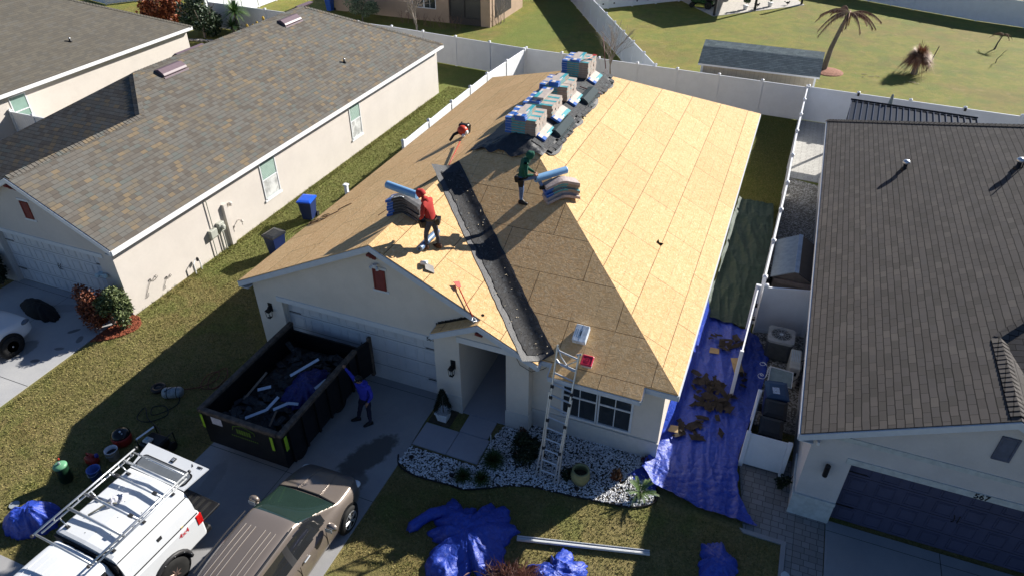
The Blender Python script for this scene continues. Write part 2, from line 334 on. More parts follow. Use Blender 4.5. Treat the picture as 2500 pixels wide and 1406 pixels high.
# ================================================================== THE SETTING
MB().poly([(-160, -60, 0), (120, -60, 0), (120, 220, 0), (-160, 220, 0)]).build('lawn', lawn_mat('lawn'), kind='structure')
def sheet(name, pts, z, m, curb=None): return MB().prism(pts, -.05, z, 0).build(name, m, kind='structure')
def grooves(name, lines, z, w=.012, m=None):
    b = MB()
    for (x0, y0, x1, y1) in lines:
        d = Vector((x1-x0, y1-y0, 0)); n = Vector((-d.y, d.x, 0)).normalized()*w/2
        b.poly([(x0-n.x, y0-n.y, z), (x1-n.x, y1-n.y, z), (x1+n.x, y1+n.y, z), (x0+n.x, y0+n.y, z)])
    return b.build(name, m or M('joint_dirt', (.035, .033, .03), .95), kind='structure')
sheet('driveway', [(.95, -16), (6.36, -16), (6.32, -1.7), (6.27, -.74), (6.27, .46), (1.2, .46), (1.2, -.3), (1.32, -3.4)], .03, CONC)
grooves('driveway_joints', [(1.2, .16, 6.27, .16), (3.76, .16, 3.72, -16), (1.0, -3.63, 6.34, -3.63), (1.0, -7.3, 6.34, -7.3)], .034)
sheet('left_driveway', [(-10.6, .2), (-5.35, .2), (-5.2, -16), (-10.6, -16)], .03, CONC_L)
grooves('left_driveway_joints', [(-10.6, -.06, -5.36, -.06), (-7.95, -.06, -7.95, -16), (-10.6, -3.8, -5.3, -3.8), (-10.6, -7.5, -5.25, -7.5)], .034)
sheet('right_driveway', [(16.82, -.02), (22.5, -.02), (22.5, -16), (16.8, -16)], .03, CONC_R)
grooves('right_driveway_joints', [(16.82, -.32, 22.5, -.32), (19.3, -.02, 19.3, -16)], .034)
sheet('pavement', [(-3.2, -8.1), (.95, -8.1), (.95, -16), (-5.2, -16), (-5.2, -7.0), (-3.2, -7.2)], .026, CONC)
for k, (a, b_, c, d) in enumerate([(6.33, 7.33, -1.57, -.71), (7.345, 8.25, -1.57, -.70), (7.33, 8.17, -.685, .0), (7.08, 8.46, .015, 3.4)]):
    MB().bbox(a, b_, c, d, -.04, .036, .006).build('walkway', SLABM, kind='structure')
# paver strip with concrete curb, gravel side yard
PV = [(14.55, 1.6), (15.93, 1.6), (15.93, -.05), (16.8, -.05), (16.78, -9), (15.98, -9), (15.98, -1.12), (15.0, -1.12)]
sheet('paver_path', PV, .028, PAVE)
MB().prism([(14.9, -1.02), (15.0, -1.13), (15.86, -1.13), (15.86, -9), (15.97, -9), (15.97, -1.02)], -.05, .045).build('kerb', CONC, kind='structure')
sheet('side_gravel', [(14.52, 7.0), (15.95, 7.0), (15.95, 18.6), (14.52, 19.0)], .02, GRAVM)
sheet('equipment_gravel', [(14.7, 2.6), (15.95, 2.6), (15.95, 7.0), (14.4, 7.0)], .02, GRAVM)
sheet('paver_patio', [(14.52, 19.0), (24, 18.4), (24, 26.0), (14.6, 26.4)], .024, PAVE_B)
sheet('back_patio', [(4.1, 49.8), (7.2, 45.9), (13.6, 52.2), (10.5, 60), (2, 56)], .03, M('pale_patio_concrete', (.50, .47, .43), .85))
def bedpoly(P, n=6):
    out = []
    for i in range(len(P)):
        p0, p1, p2, p3 = [Vector(P[(i+k-1) % len(P)]) for k in range(4)]
        for j in range(n):
            t = j/n; out.append(.5*((2*p1)+(-p0+p2)*t+(2*p0-5*p1+4*p2-p3)*t*t+(-p0+3*p1-3*p2+p3)*t**3))
    return [(p.x, p.y) for p in out]
BED = [(6.32, -1.62), (6.28, -2.25), (6.84, -2.50), (7.84, -2.45), (8.30, -2.43), (8.82, -2.18), (9.26, -1.92), (9.84, -1.72), (10.90, -1.62), (11.77, -1.50), (12.35, -1.40), (12.78, -1.12), (12.86, -.80), (12.6, -.2), (12.52, .34), (9.1, .34), (9.08, .02), (8.46, -.01), (8.28, -.5), (8.28, -1.62)]
def inside(x, y, P):
    c = False; n = len(P)
    for i in range(n):
        x1, y1 = P[i]; x2, y2 = P[(i+1) % n]
        if (y1 > y) != (y2 > y) and x < (x2-x1)*(y-y1)/(y2-y1)+x1: c = not c
    return c
MB().prism(BED, -.05, .018).build('bed_soil', DIRT, kind='structure')
def pebbles(name, P, dens, r0, r1, z, m, seed=1):
    rg = np.random.default_rng(seed); xs = [p[0] for p in P]; ys = [p[1] for p in P]; A = (max(xs)-min(xs))*(max(ys)-min(ys)); n = int(A*dens)
    base = np.array([(1, 0, 0), (-1, 0, 0), (0, 1, 0), (0, -1, 0), (0, 0, 1), (0, 0, -1), (.7, .7, .3), (-.7, -.6, .4)]); 
    F = [(0, 6, 4), (6, 2, 4), (2, 1, 4), (1, 7, 4), (7, 3, 4), (3, 0, 4), (0, 2, 6), (1, 3, 7)]
    vs = []; fs = []
    for _ in range(n):
        x = rg.uniform(min(xs), max(xs)); y = rg.uniform(min(ys), max(ys))
        if not inside(x, y, P): continue
        s = rg.uniform(r0, r1)*np.array([rg.uniform(.8, 1.5), rg.uniform(.7, 1.1), rg.uniform(.5, .8)]); a = rg.uniform(0, 6.28); ca, sa = math.cos(a), math.sin(a); b = base*s
        p = np.stack([b[:, 0]*ca-b[:, 1]*sa+x, b[:, 0]*sa+b[:, 1]*ca+y, b[:, 2]+z+rg.uniform(0, .025)], 1); k = len(vs); vs += p.tolist(); fs += [(i+k, j+k, l+k) for i, j, l in F]
    me = bpy.data.meshes.new(name); me.from_pydata(vs, [], fs); me.materials.append(m); o = bpy.data.objects.new(name, me); COL.objects.link(o); o['kind'] = 'stuff'
    o['label'] = 'loose stones covering the bed'; WM[o.name] = Matrix.Identity(4); return o
g = G('pebble_mix'); rr = g.n('NewGeometry').outputs['Random Per Island']; PEB = g.fin(g.ramp(rr, [(0, (.30, .31, .33)), (.3, (.55, .56, .58)), (.7, (.72, .73, .75)), (1, (.85, .85, .84))]), .8)
BEDP = [p for p in BED[:13]]+[(12.45, .3), (9.15, .3), (9.12, -.05), (8.4, -.06), (8.3, -.5), (8.3, -1.66), (6.36, -1.66)]
o = pebbles('white_gravel', BEDP, 900, .014, .03, .03, PEB); o['label'] = 'white decorative pebbles covering the curved front flower bed'
ISL = [(6.35, -.66), (7.0, -.66), (7.0, .0), (6.35, .14)]
MB().prism(ISL, -.05, .03).build('soil', DIRT, kind='structure')
# black plastic edging following the lawn side of the bed
eg = MB(); ep = [(p[0], p[1], .035) for p in bedpoly(BED)[4:84]]; eg.tube(ep, .022, 6)
tag(eg.build('lawn_edging', BLACK, smooth=True), 'black curved edging strip between white gravel bed and front lawn', 'edging')
ML = [(-5.28, -.1), (-4.98, .02), (-4.72, -.05), (-4.45, -.3), (-4.42, -.62), (-4.6, -1.0), (-4.85, -1.28), (-5.2, -1.52), (-5.32, -1.4)]
MB().prism(bedpoly(ML, 4), -.05, .035).build('mulch', MULCH, kind='structure')
o = pebbles('mulch_chips', bedpoly(ML, 4), 900, .012, .028, .03, MULCH, 5); o['label'] = 'red bark chips around the shrub at the left house corner'
# grass blades on the near lawns
def blades(name, regions, n, h, m, seed=3):
    rg = np.random.default_rng(seed); P = []
    tot = sum((a[1]-a[0])*(a[3]-a[2]) for a in regions)
    for (x0, x1, y0, y1, ex) in regions:
        k = int(n*(x1-x0)*(y1-y0)/tot); xy = np.stack([rg.uniform(x0, x1, k), rg.uniform(y0, y1, k)], 1)
        keep = np.ones(k, bool)
        for (a, b, c, d) in ex: keep &= ~((xy[:, 0] > a) & (xy[:, 0] < b) & (xy[:, 1] > c) & (xy[:, 1] < d))
        P.append(xy[keep])
    P = np.concatenate(P); keep = np.array([not inside(x, y, BED) and not inside(x, y, ML) for x, y in P]) ; P = P[keep]; k = len(P)
    a = rg.uniform(0, 6.28, k); w = rg.uniform(.006, .014, k); hh = rg.uniform(.4, 1.1, k)*h; lx = rg.normal(0, .6, k)*hh; ly = rg.normal(0, .6, k)*hh
    V = np.zeros((k, 3, 3)); V[:, 0, 0] = P[:, 0]-np.cos(a)*w; V[:, 0, 1] = P[:, 1]-np.sin(a)*w; V[:, 1, 0] = P[:, 0]+np.cos(a)*w; V[:, 1, 1] = P[:, 1]+np.sin(a)*w
    V[:, 2, 0] = P[:, 0]+lx; V[:, 2, 1] = P[:, 1]+ly; V[:, 2, 2] = hh
    me = bpy.data.meshes.new(name); me.vertices.add(3*k); me.vertices.foreach_set('co', V.ravel()); me.loops.add(3*k); me.loops.foreach_set('vertex_index', np.arange(3*k)); me.polygons.add(k)
    me.polygons.foreach_set('loop_start', np.arange(0, 3*k, 3)); me.polygons.foreach_set('loop_total', np.full(k, 3)); me.update(calc_edges=True); me.materials.append(m)
    o = bpy.data.objects.new(name, me); COL.objects.link(o); o['kind'] = 'stuff'; o['label'] = 'short green and straw coloured grass blades over the lawns'; return o
blades('grass', [(-5.2, 1.15, -8.5, 2.2, [(-5.2, .95, -9, -8.0), (-6, -4.9, -.2, 3)]), (-4.98, .2, 2.2, 24, []), (6.38, 15.85, -5.2, 0, [(12.9, 16, -1.1, 1), (6, 8.3, -1.7, 1)]), (12.7, 14.5, 15, 26, [])], 190000, .05, BLADE)
o = blades('tall_grass', [(-5.02, -4.7, -.2, 22, []), (.0, .3, .3, 16, []), (-5.12, -4.99, -8, -1.5, []), (1.15, 1.25, -3.4, -.2, [])], 6000, .11, BLADE, 8); o['label'] = 'taller untrimmed grass along the foot of the walls and driveway edges'
# ================================================================== HOUSES
def wall_frame_window(t, ax, c, a0, a1, z0, z1, out, split=True, glassm=None, fr=.05, muntins=0, half=True):
    """window on a wall plane; ax='x' -> plane x=c (a is y), ax='y' -> plane y=c (a is x); out = +1/-1 outward direction"""
    def bx(b, p0, p1, q0, q1, d0, d1, mi=0):
        lo, hi = sorted((c+out*d0, c+out*d1))
        if ax == 'x': b.box(lo, hi, p0, p1, q0, q1, mi)
        else: b.box(p0, p1, lo, hi, q0, q1, mi)
    b = MB(); bx(b, a0-fr, a0, z0-fr, z1+fr, -.02, .03); bx(b, a1, a1+fr, z0-fr, z1+fr, -.02, .03); bx(b, a0, a1, z1, z1+fr, -.02, .03); bx(b, a0, a1, z0-fr, z0, -.02, .05)
    if half: zm = (z0+z1)/2 if half is True else half; bx(b, a0, a1, zm-.025, zm+.025, -.01, .028)
    if muntins:
        for k in range(1, muntins): am = a0+(a1-a0)*k/muntins; bx(b, am-.012, am+.012, z0, z1, -.01, .016)
    w = b.build('window', TRIM, t); b = MB(); bx(b, a0, a1, z0, z1, -.015, .006); b.build('pane', glassm or GLASS, w)
    return w
def fascia_run(b, p, q, hgt=.18, th=.03, out=(0, 0), mi=0):
    p = Vector(p); q = Vector(q); n = Vector((out[0], out[1], 0))*th; dn = Vector((0, 0, -hgt))
    P = [p, q, q+dn, p+dn]; b.faces([tuple(v) for v in P]+[tuple(v+n) for v in P], [(0, 1, 2, 3), (7, 6, 5, 4), (0, 4, 5, 1), (1, 5, 6, 2), (2, 6, 7, 3), (3, 7, 4, 0)], mi)
def soffits(b, pts, z): b.slab([(x, y, z) for x, y in pts], .02)
# ---- the house being re-roofed -------------------------------------------------
h, p, Wd, L, g_ = 2.747, .491, 12.864, 19.087, 4.688
H2 = Wd/2
main = thing('house', 'cream stucco house with bare sheathing roof under repair in the centre', 'house', (6.4, 9, 0))
rt = .028
dk = MB()
def zw(x): return h+p*x
dk.slab([(0, 0, h), (g_, 0, zw(g_)), (g_, g_, zw(g_)), (H2, H2, zw(H2)), (H2, L-H2, zw(H2)), (0, L, h)], rt)
dk.slab([(Wd, 0, h), (Wd, L, h), (H2, L-H2, zw(H2)), (H2, H2, zw(H2))], rt)
EX0, EX1 = 9.71, 12.05
dk.slab([(2*g_+.1, 0, h), (EX0, 0, h), (EX0, -.33, h-.33*p), (EX1, -.33, h-.33*p), (EX1, 0, h), (Wd, 0, h), (H2, H2, zw(H2)), (g_, g_, zw(g_)), (2*g_, 0, h)], rt)
dk.slab([(0, L, h), (H2, L-H2, zw(H2)), (Wd, L, h)], rt)
ENX = 7.76; ENZ = h+p*(2*g_-ENX)
dk.slab([(g_, 0, zw(g_)), (ENX, 0, ENZ), (ENX, -.22, ENZ), (2*g_+.02, -.22, h-.01), (2*g_, 0, h), (g_, g_, zw(g_))], rt)
dk.slab([(ENX, -.22, ENZ), (ENX, .19, ENZ), (6.40, .19, ENZ-p*(ENX-6.40)), (6.40, -.22, ENZ-p*(ENX-6.40))], rt)
roof = dk.build('roof', OSB, main)
fb = MB(); fz = .006
def fr(p_, q_, out, hh=.17): fascia_run(fb, (p_[0], p_[1], p_[2]-rt), (q_[0], q_[1], q_[2]-rt), hh, .032, out)
fr((-.0, 0, h), (g_, 0, zw(g_)), (0, -1)); fr((g_, 0, zw(g_)), (ENX-.02, 0, ENZ), (0, -1)); fr((0, 0, h), (0, L, h), (-1, 0)); fr((Wd, 0, h), (Wd, L, h), (1, 0)); fr((0, L, h), (Wd, L, h), (0, 1))
fr((ENX, -.22, ENZ), (2*g_+.02, -.22, h-.01), (0, -1)); fr((6.40, -.22, ENZ-p*(ENX-6.40)), (ENX, -.22, ENZ), (0, -1)); fr((6.4, .15, ENZ-p*(ENX-6.4)), (6.4, -.22, ENZ-p*(ENX-6.4)), (-1, 0))
fr((2*g_+.02, -.22, h-.01), (2*g_+.02, -.03, h), (1, 0)); fr((2*g_+.03, 0, h), (EX0, 0, h), (0, -1), .13); fr((EX0, -.33, h-.33*p), (EX1, -.33, h-.33*p), (0, -1), .13); fr((EX1, 0, h), (Wd, 0, h), (0, -1), .15)
fr((EX0, -.32, h-.33*p), (EX0, -.04, h), (-1, 0), .12); fr((EX1, -.04, h), (EX1, -.32, h-.33*p), (1, 0), .12)
fb.build('fascia', M('blue_white_fascia', (.55, .60, .66), .5, var=.04), main)
sf = MB(); zs = h-.2
sf.box(.0, .30, .0, L, zs-.02, zs); sf.box(12.56, Wd, .02, L, zs-.02, zs); sf.box(9.1, 12.56, .02, .32, zs-.02, zs); sf.box(EX0+.01, EX1-.01, -.32, .0, zs-.15, zs-.13); sf.box(.3, 12.55, L-.3, L-.01, zs-.02, zs)
sf.build('soffit', TRIM, main)
wb = MB(); wy = .2
def gz(x): return zw(x) if x <= g_ else h+p*(2*g_-x)
GD0, GD1, GDZ = 1.25, 6.29, 2.2
wx0, wx1 = .315, 12.55; dz = rt+.004
wb.slab([(wx0, wy, 0), (GD0, wy, 0), (GD0, wy, GDZ), (wx0, wy, GDZ)], 0, 0, (0, .12, 0))
wb.slab([(wx0, wy, GDZ), (6.35, wy, GDZ), (6.35, wy, gz(6.35)-dz), (g_, wy, gz(g_)-dz), (wx0, wy, zw(wx0)-dz)], 0, 0, (0, .12, 0))
wb.slab([(6.35, wy, 2.9), (9.0, wy, 2.9), (6.35, wy, gz(6.35)-dz)], 0, 0, (0, .1, 0))
wb.box(GD0-.0, GD0+.015, wy+.12, .5, 0, GDZ); wb.box(GD1-.005, GD1+.06, wy, .5, 0, GDZ)
# entry block
ezl = lambda x: (ENZ-p*abs(ENX-x)) if x <= ENX else h+p*(2*g_-x)
wb.slab([(6.35, 0, 0), (7.10, 0, 0), (7.10, 0, 2.62), (6.35, 0, 2.62)], 0, 0, (0, .2, 0)); wb.slab([(8.44, 0, 0), (9.08, 0, 0), (9.08, 0, 2.62), (8.44, 0, 2.62)], 0, 0, (0, .32, 0))
wb.slab([(6.35, 0, 2.62), (9.08, 0, 2.62), (9.08, 0, ezl(9.08)-dz), (ENX, 0, ENZ-dz), (6.45, 0, ezl(6.45)-dz), (6.35, 0, 2.75)], 0, 0, (0, .18, 0))
wb.box(6.98, 7.10, .2, 3.4, 0, 2.75); wb.box(8.44, 8.56, .32, 3.4, 0, 2.75); wb.box(7.1, 8.44, 3.3, 3.4, 0, 2.75); wb.box(7.1, 8.44, .18, 3.4, 2.63, 2.7)
wb.box(9.08, wx1, .32, .45, 0, zs); wb.box(wx1-.12, wx1, .45, L-.32, 0, zs); wb.box(wx0, wx0+.12, wy+.12, L-.32, 0, zs); wb.box(wx0, wx1, L-.32, L-.2, 0, zs)
wb.build('wall', STUCCO, main)
PBM = M('pale_stucco_base', (.60, .57, .53), .85, var=.04, bump=.3)
for bl in ([(9.09, wx1+.015, .295, .325, 0, .58), (9.09, wx1+.03, .27, .325, .58, .66)], [(8.42, 9.10, -.02, .0, 0, .62), (9.08, 9.10, 0, .29, 0, .62)], [(6.34, 7.12, -.02, .0, 0, .62)]):
    pb = MB()
    for q_ in bl: pb.box(*q_)
    pb.build('wall_base', PBM, main)
tb = MB(); tb.box(1.10, 6.36, wy-.03, wy, GDZ, GDZ+.16); tb.box(7.05, 8.68, -.03, 0, 2.62, 2.80); tb.box(6.29, 6.36, wy-.02, wy, 0, GDZ)
tb.box(4.52, 5.0, wy-.02, wy, 4.20, 4.28); tb.box(4.52, 5.02, wy-.02, wy, 3.47, 3.54)
tb.build('trim', TRIM, main)
def garage_door(t, x0, x1, y, z1, m, cols, rows=4, hinge=True, windows=False):
    b = MB(); b.box(x0, x1, y, y+.05, .035, z1); rh = (z1-.035)/rows
    for r in range(rows): b.box(x0, x1, y-.006, y, .035+r*rh+.012, .035+(r+1)*rh-.012) if False else None
    for r in range(rows):
        b.box(x0, x1, y-.004, y-.0005, .035+(r+1)*rh-.006, .035+(r+1)*rh) if r < rows-1 else None
        cw = (x1-x0)/cols
        for c in range(cols):
            a = x0+c*cw; q0 = .035+r*rh+.07; q1 = .035+(r+1)*rh-.07
            for (s0, s1, v0, v1) in ((a+.1, a+cw-.1, q0, q0+.02), (a+.1, a+cw-.1, q1-.02, q1), (a+.1, a+.12, q0+.02, q1-.02), (a+cw-.12, a+cw-.1, q0+.02, q1-.02)): b.box(s0, s1, y-.012, y-.0005, v0, v1)
            b.box(a+.15, a+cw-.15, y-.010, y-.0005, q0+.04, q1-.04)
    d = b.build('garage_door', m, t)
    gb = MB()
    for r in range(rows-1): gb.box(x0+.01, x1-.01, y-.0035, y-.0003, .035+(r+1)*rh+.001, .035+(r+1)*rh+.010)
    gb.build('panel_seam', BLACK, d)
    if hinge:
        for z in (.55, 1.72):
            for s, e in ((x0+.02, 1), (x1-.02, -1)):
                hb = MB(); hb.box(min(s, s+e*.36), max(s, s+e*.36), y-.02, y-.012, z-.014, z+.014); tip = s+e*.36; hb.faces([(tip, y-.021, z-.03), (tip+e*.07, y-.021, z), (tip, y-.021, z+.03)], [(0, 1, 2) if e > 0 else (2, 1, 0)]); hb.build('strap_hinge', BLACK, d)
        xc = (x0+x1)/2
        for s in (-.06, .06): MB().tube([(xc+s, y-.012, 1.02), (xc+s*.7, y-.05, 1.07), (xc+s*.7, y-.05, 1.2), (xc+s, y-.012, 1.25)], .011, 5).build('pull_handle', BLACK, d)
    return d
garage_door(main, GD0+.015, GD1-.005, .42, GDZ, DOORW, 8)
def gable_vent(t, x0, x1, y, z0, z1, m):
    b = MB(); b.box(x0, x1, y-.035, y-.001, z0, z0+.04); b.box(x0, x1, y-.035, y-.001, z1-.04, z1); b.box(x0, x0+.04, y-.035, y-.001, z0+.04, z1-.04); b.box(x1-.04, x1, y-.035, y-.001, z0+.04, z1-.04)
    n = 8
    for k in range(n):
        z = z0+.04+(z1-z0-.08)*k/n; b.faces([(x0+.04, y-.03, z), (x1-.04, y-.03, z), (x1-.04, y-.004, z+(z1-z0-.08)/n), (x0+.04, y-.004, z+(z1-z0-.08)/n)], [(0, 1, 2, 3)])
    return b.build('gable_vent', m, t)
gable_vent(main, 4.58, 4.94, wy, 3.55, 4.20, RUST)
def corbel(t, x, y, z):
    pr = [(0, 0), (-.30, 0), (-.30, -.06), (-.22, -.10), (-.18, -.18), (-.08, -.22), (-.05, -.30), (0, -.30)]
    b = MB(); b.loft([[(x-.045, y+a, z+c) for a, c in pr], [(x+.045, y+a, z+c) for a, c in pr]]); return b.build('corbel', RUST, t)
corbel(main, 4.688, wy-.004, zw(g_)-.24); corbel(main, ENX, -.004, ENZ-.22)
wall_frame_window(main, 'y', .32, 9.96, 10.84, .80, 1.80, -1, muntins=2, half=1.48, fr=.06); wall_frame_window(main, 'y', .32, 10.94, 11.76, .80, 1.80, -1, muntins=2, half=1.48, fr=.06)
def lantern(t, x, y, z):
    b = MB(); b.box(x-.07, x+.07, y-.02, y-.001, z-.05, z+.24); b.box(x-.02, x+.02, y-.12, y-.02, z+.12, z+.15); b.box(x-.075, x+.075, y-.20, y-.05, z+.04, z+.06)
    for sx in (-.07, .07):
        for sy in (-.195, -.055): b.tube([(x+sx, y+sy, z+.04), (x+sx*.75, y-.125+(sy+.125)*.75, z-.2)], .007, 4)
    b.box(x-.055, x+.055, y-.18, y-.07, z-.215, z-.2); b.box(x-.055, x+.055, y-.175, y-.075, z-.02, z+.04); l = b.build('wall_lantern', BLACK, t)
    MB().lathe([(.02, -.19), (.028, -.15), (.02, -.1)], (x, y-.125, z), 8).build('bulb', M('bulb_glass', (.5, .5, .45), .2), l); return l
lantern(main, .79, wy, 1.78); lantern(main, 6.90, 0, 1.68)
text('house_number', '561', .16, BLACK, frame_T((6.16, wy-.034, 2.285), (1, 0, 0), (0, 0, 1)), main)
b = MB(); b.tube([(8.70, -.03, 2.72), (8.85, -.04, 2.42), (9.15, -.03, 2.28), (9.45, .05, 2.40), (9.62, .2, 2.5)], .008, 5); b.build('loose_cable', BLACK, main)
b = MB(); b.lathe([(.05, 0), (.07, .03), (.06, .06)], (4.72, wy-.09, 4.34), 10); b.tube([(4.72, wy, 4.36), (4.72, wy-.08, 4.36)], .02, 6); b.tube([(4.66, wy-.1, 4.33), (4.6, wy-.16, 4.29)], [.03, .05], 8); b.tube([(4.78, wy-.1, 4.33), (4.84, wy-.16, 4.29)], [.03, .05], 8); b.build('floodlight', TRIM, main)
b = MB()
for k in range(26):   # roofing felt scraps left on the wall step flashing
    x = 6.46+1.28*k/25; z = ENZ-p*(ENX-x); b.box(x-.03, x+.035, .168, .196, z-.01, z+.05+.03*random.random())
b.build('step_flashing', BLACK, main)
b = MB(); b.box(7.3, 8.24, 3.27, 3.3, .05, 2.1); b.build('front_door', M('dark_door', (.03, .03, .04), .5), main)
b = MB(); b.tube([(11.2, .06, 0), (11.2, .06, .34)], .012, 6); tag(b.build('marker_stake', TRIM), 'short white stake in the gravel under the twin window', 'stake')
b = MB(); b.tube([(8.30, -.75, 0), (8.30, -.75, .34)], .014, 6); tag(b.build('marker_stake', TRIM), 'short white stake in the gravel beside the entry walkway', 'stake')
# hole with splinters in the east slope: a flat dark patch paints the shade inside
b = MB(); zz = h+p*(Wd-11.22); b.faces([(11.10, 5.20, zz+.059+.006), (11.26, 5.17, zz-.02+.006), (11.30, 5.38, zz-.039+.006), (11.18, 5.30, zz+.02+.006), (11.12, 5.42, zz+.049+.006)], [(0, 1, 2, 3, 4)]); b.build('hole_shade_patch', M('hole_shade', (.01, .008, .006), 1, spec=0), main)
# ---- generic neighbour ----------------------------------------------------------
def neighbour(name, label, x0, y0, y1, s, hh, pp, lg, lW, lyh, shm, stm, base, door=None, off=.32, has_gable=True):
    """s=+1: the near eave is at x0 and the house runs to +x;  s=-1: it runs to -x"""
    t = thing(name, label, 'house', base); X = lambda u: x0+s*u; zz = lambda u: hh+pp*u; LL = y1; hw = lW/2
    b = MB(); fx = (lambda L_: L_ if s > 0 else L_)
    b.slab([(X(0), y0, hh), (X(lg), y0, zz(lg)), (X(lg), y0+lyh+lg, zz(lg)), (X(hw), y0+lyh+hw, zz(hw)), (X(hw), LL-hw, zz(hw)), (X(0), LL, hh)][::(1 if s > 0 else -1)], .05)
    b.slab([(X(lg), y0, zz(lg)), (X(2*lg), y0, hh), (X(2*lg), y0+lyh, hh), (X(lg), y0+lyh+lg, zz(lg))][::(1 if s > 0 else -1)], .05) if lyh >= 0 else b.slab([(X(lg), y0, zz(lg)), (X(lg-lyh), y0, zz(lg+lyh)), (X(lg), y0+lyh+lg, zz(lg))][::(1 if s > 0 else -1)], .05)
    if lyh >= 0: b.slab([(X(2*lg), y0+lyh, hh), (X(lW), y0+lyh, hh), (X(hw), y0+lyh+hw, zz(hw)), (X(lg), y0+lyh+lg, zz(lg))][::(1 if s > 0 else -1)], .05)
    else: b.slab([(X(lg-lyh), y0, zz(lg+lyh)), (X(2*lg), y0+lyh, hh), (X(lW), y0+lyh, hh), (X(hw), y0+lyh+hw, zz(hw)), (X(lg), y0+lyh+lg, zz(lg))][::(1 if s > 0 else -1)], .05)
    b.slab([(X(lW), y0+lyh, hh), (X(lW), LL, hh), (X(hw), LL-hw, zz(hw)), (X(hw), y0+lyh+hw, zz(hw))][::(1 if s > 0 else -1)], .05)
    b.slab([(X(0), LL, hh), (X(hw), LL-hw, zz(hw)), (X(lW), LL, hh)][::(1 if s > 0 else -1)], .05)
    rf = b.build('roof', shm, t)
    # ridge caps
    b = MB()
    def caps(a, c, up):
        a = Vector(a); c = Vector(c); n = int((c-a).length/.15); d = (c-a).normalized(); sd = d.cross(Vector((0, 0, 1))).normalized()
        for k in range(n):
            q = a+d*(k*.15); e = q+d*.17; l = Vector((0, 0, .022)); w_ = .16; dn = Vector((0, 0, -w_*up))
            b.faces([tuple(q+l*.6), tuple(e+l*1.4), tuple(e+l*1.2+sd*w_+dn), tuple(q+l*.5+sd*w_+dn), tuple(e+l*1.2-sd*w_+dn), tuple(q+l*.5-sd*w_+dn)], [(0, 3, 2, 1), (0, 1, 4, 5)])
    caps((X(lg), y0+lyh+lg, zz(lg)), (X(lg), y0, zz(lg)), pp); caps((X(hw), y0+lyh+hw, zz(hw)), (X(hw), LL-hw, zz(hw)), pp); caps((X(lg), y0+lyh+lg, zz(lg)), (X(hw), y0+lyh+hw, zz(hw)), pp*.7)
    caps((X(0), LL, hh), (X(hw), LL-hw, zz(hw)), pp*.7)
    b.build('ridge_cap', shm, rf)
    b = MB(); fa = .17
    fascia_run(b, (X(0), y0, hh-.03), (X(0), LL, hh-.03), fa, .035, (-s, 0)); fascia_run(b, (X(0), y0, hh-.03), (X(lg), y0, zz(lg)-.03), fa, .035, (0, -1)); fascia_run(b, (X(lg), y0, zz(lg)-.03), (X(2*lg), y0, hh-.03), fa, .035, (0, -1)); fascia_run(b, (X(0), LL, hh-.03), (X(lW), LL, hh-.03), fa, .035, (0, 1))
    if lyh > 0: fascia_run(b, (X(2*lg), y0+lyh, hh-.03), (X(lW), y0+lyh, hh-.03), fa, .035, (0, -1))
    b.build('fascia', FASC if s < 0 else M('blue_white_fascia', (.55, .60, .66), .5, var=.04), t)
    b = MB(); a0, a1 = sorted((X(0), X(off))); b.box(a0, a1, y0, LL, hh-.23, hh-.21); b.build('soffit', TRIM, t)
    b = MB(); wy0 = y0+off*.6
    def sl(pts): b.slab(pts, 0, 0, (0, .12, 0))
    ga = sorted((X(off), X(2*lg-off)))
    dd = .056
    if door: 
        d0, d1, dzz = door[:3]; sl([(ga[0], wy0, 0), (d0, wy0, 0), (d0, wy0, dzz), (ga[0], wy0, dzz)]); sl([(d1, wy0, 0), (ga[1], wy0, 0), (ga[1], wy0, dzz), (d1, wy0, dzz)])
        b.box(d0, d0+.02, wy0+.12, wy0+.3, 0, dzz); b.box(d1-.02, d1, wy0+.12, wy0+.3, 0, dzz)
    else: dzz = 0
    xm = X(lg); zl = lambda x: zz(abs(x-x0)) if abs(x-x0) <= lg else zz(2*lg-abs(x-x0))
    sl([(ga[0], wy0, dzz), (ga[1], wy0, dzz), (ga[1], wy0, zl(ga[1])-dd), (xm, wy0, zl(xm)-dd), (ga[0], wy0, zl(ga[0])-dd)])
    a0, a1 = sorted((X(off), X(off+.12))); b.box(a0, a1, wy0+.12, LL-off, 0, hh-.21)
    a0, a1 = sorted((X(off), X(lW-off))); b.box(a0, a1, LL-off, LL-off+.1, 0, hh-.21)
    a0, a1 = sorted((X(2*lg-off), X(lW-off))); b.box(a0, a1, max(y0+lyh+off, wy0+.13), max(y0+lyh+off, wy0+.13)+.12, 0, hh-.21)
    a0, a1 = sorted((X(lW-off-.1), X(lW-off))); b.box(a0, a1, y0+lyh+off, LL-off, 0, hh-.21)
    b.build('wall', stm, t)
    if door: garage_door(t, door[0]+.02, door[1]-.02, wy0+.2, door[2], door[3], 8)
    return t, wy0, rf
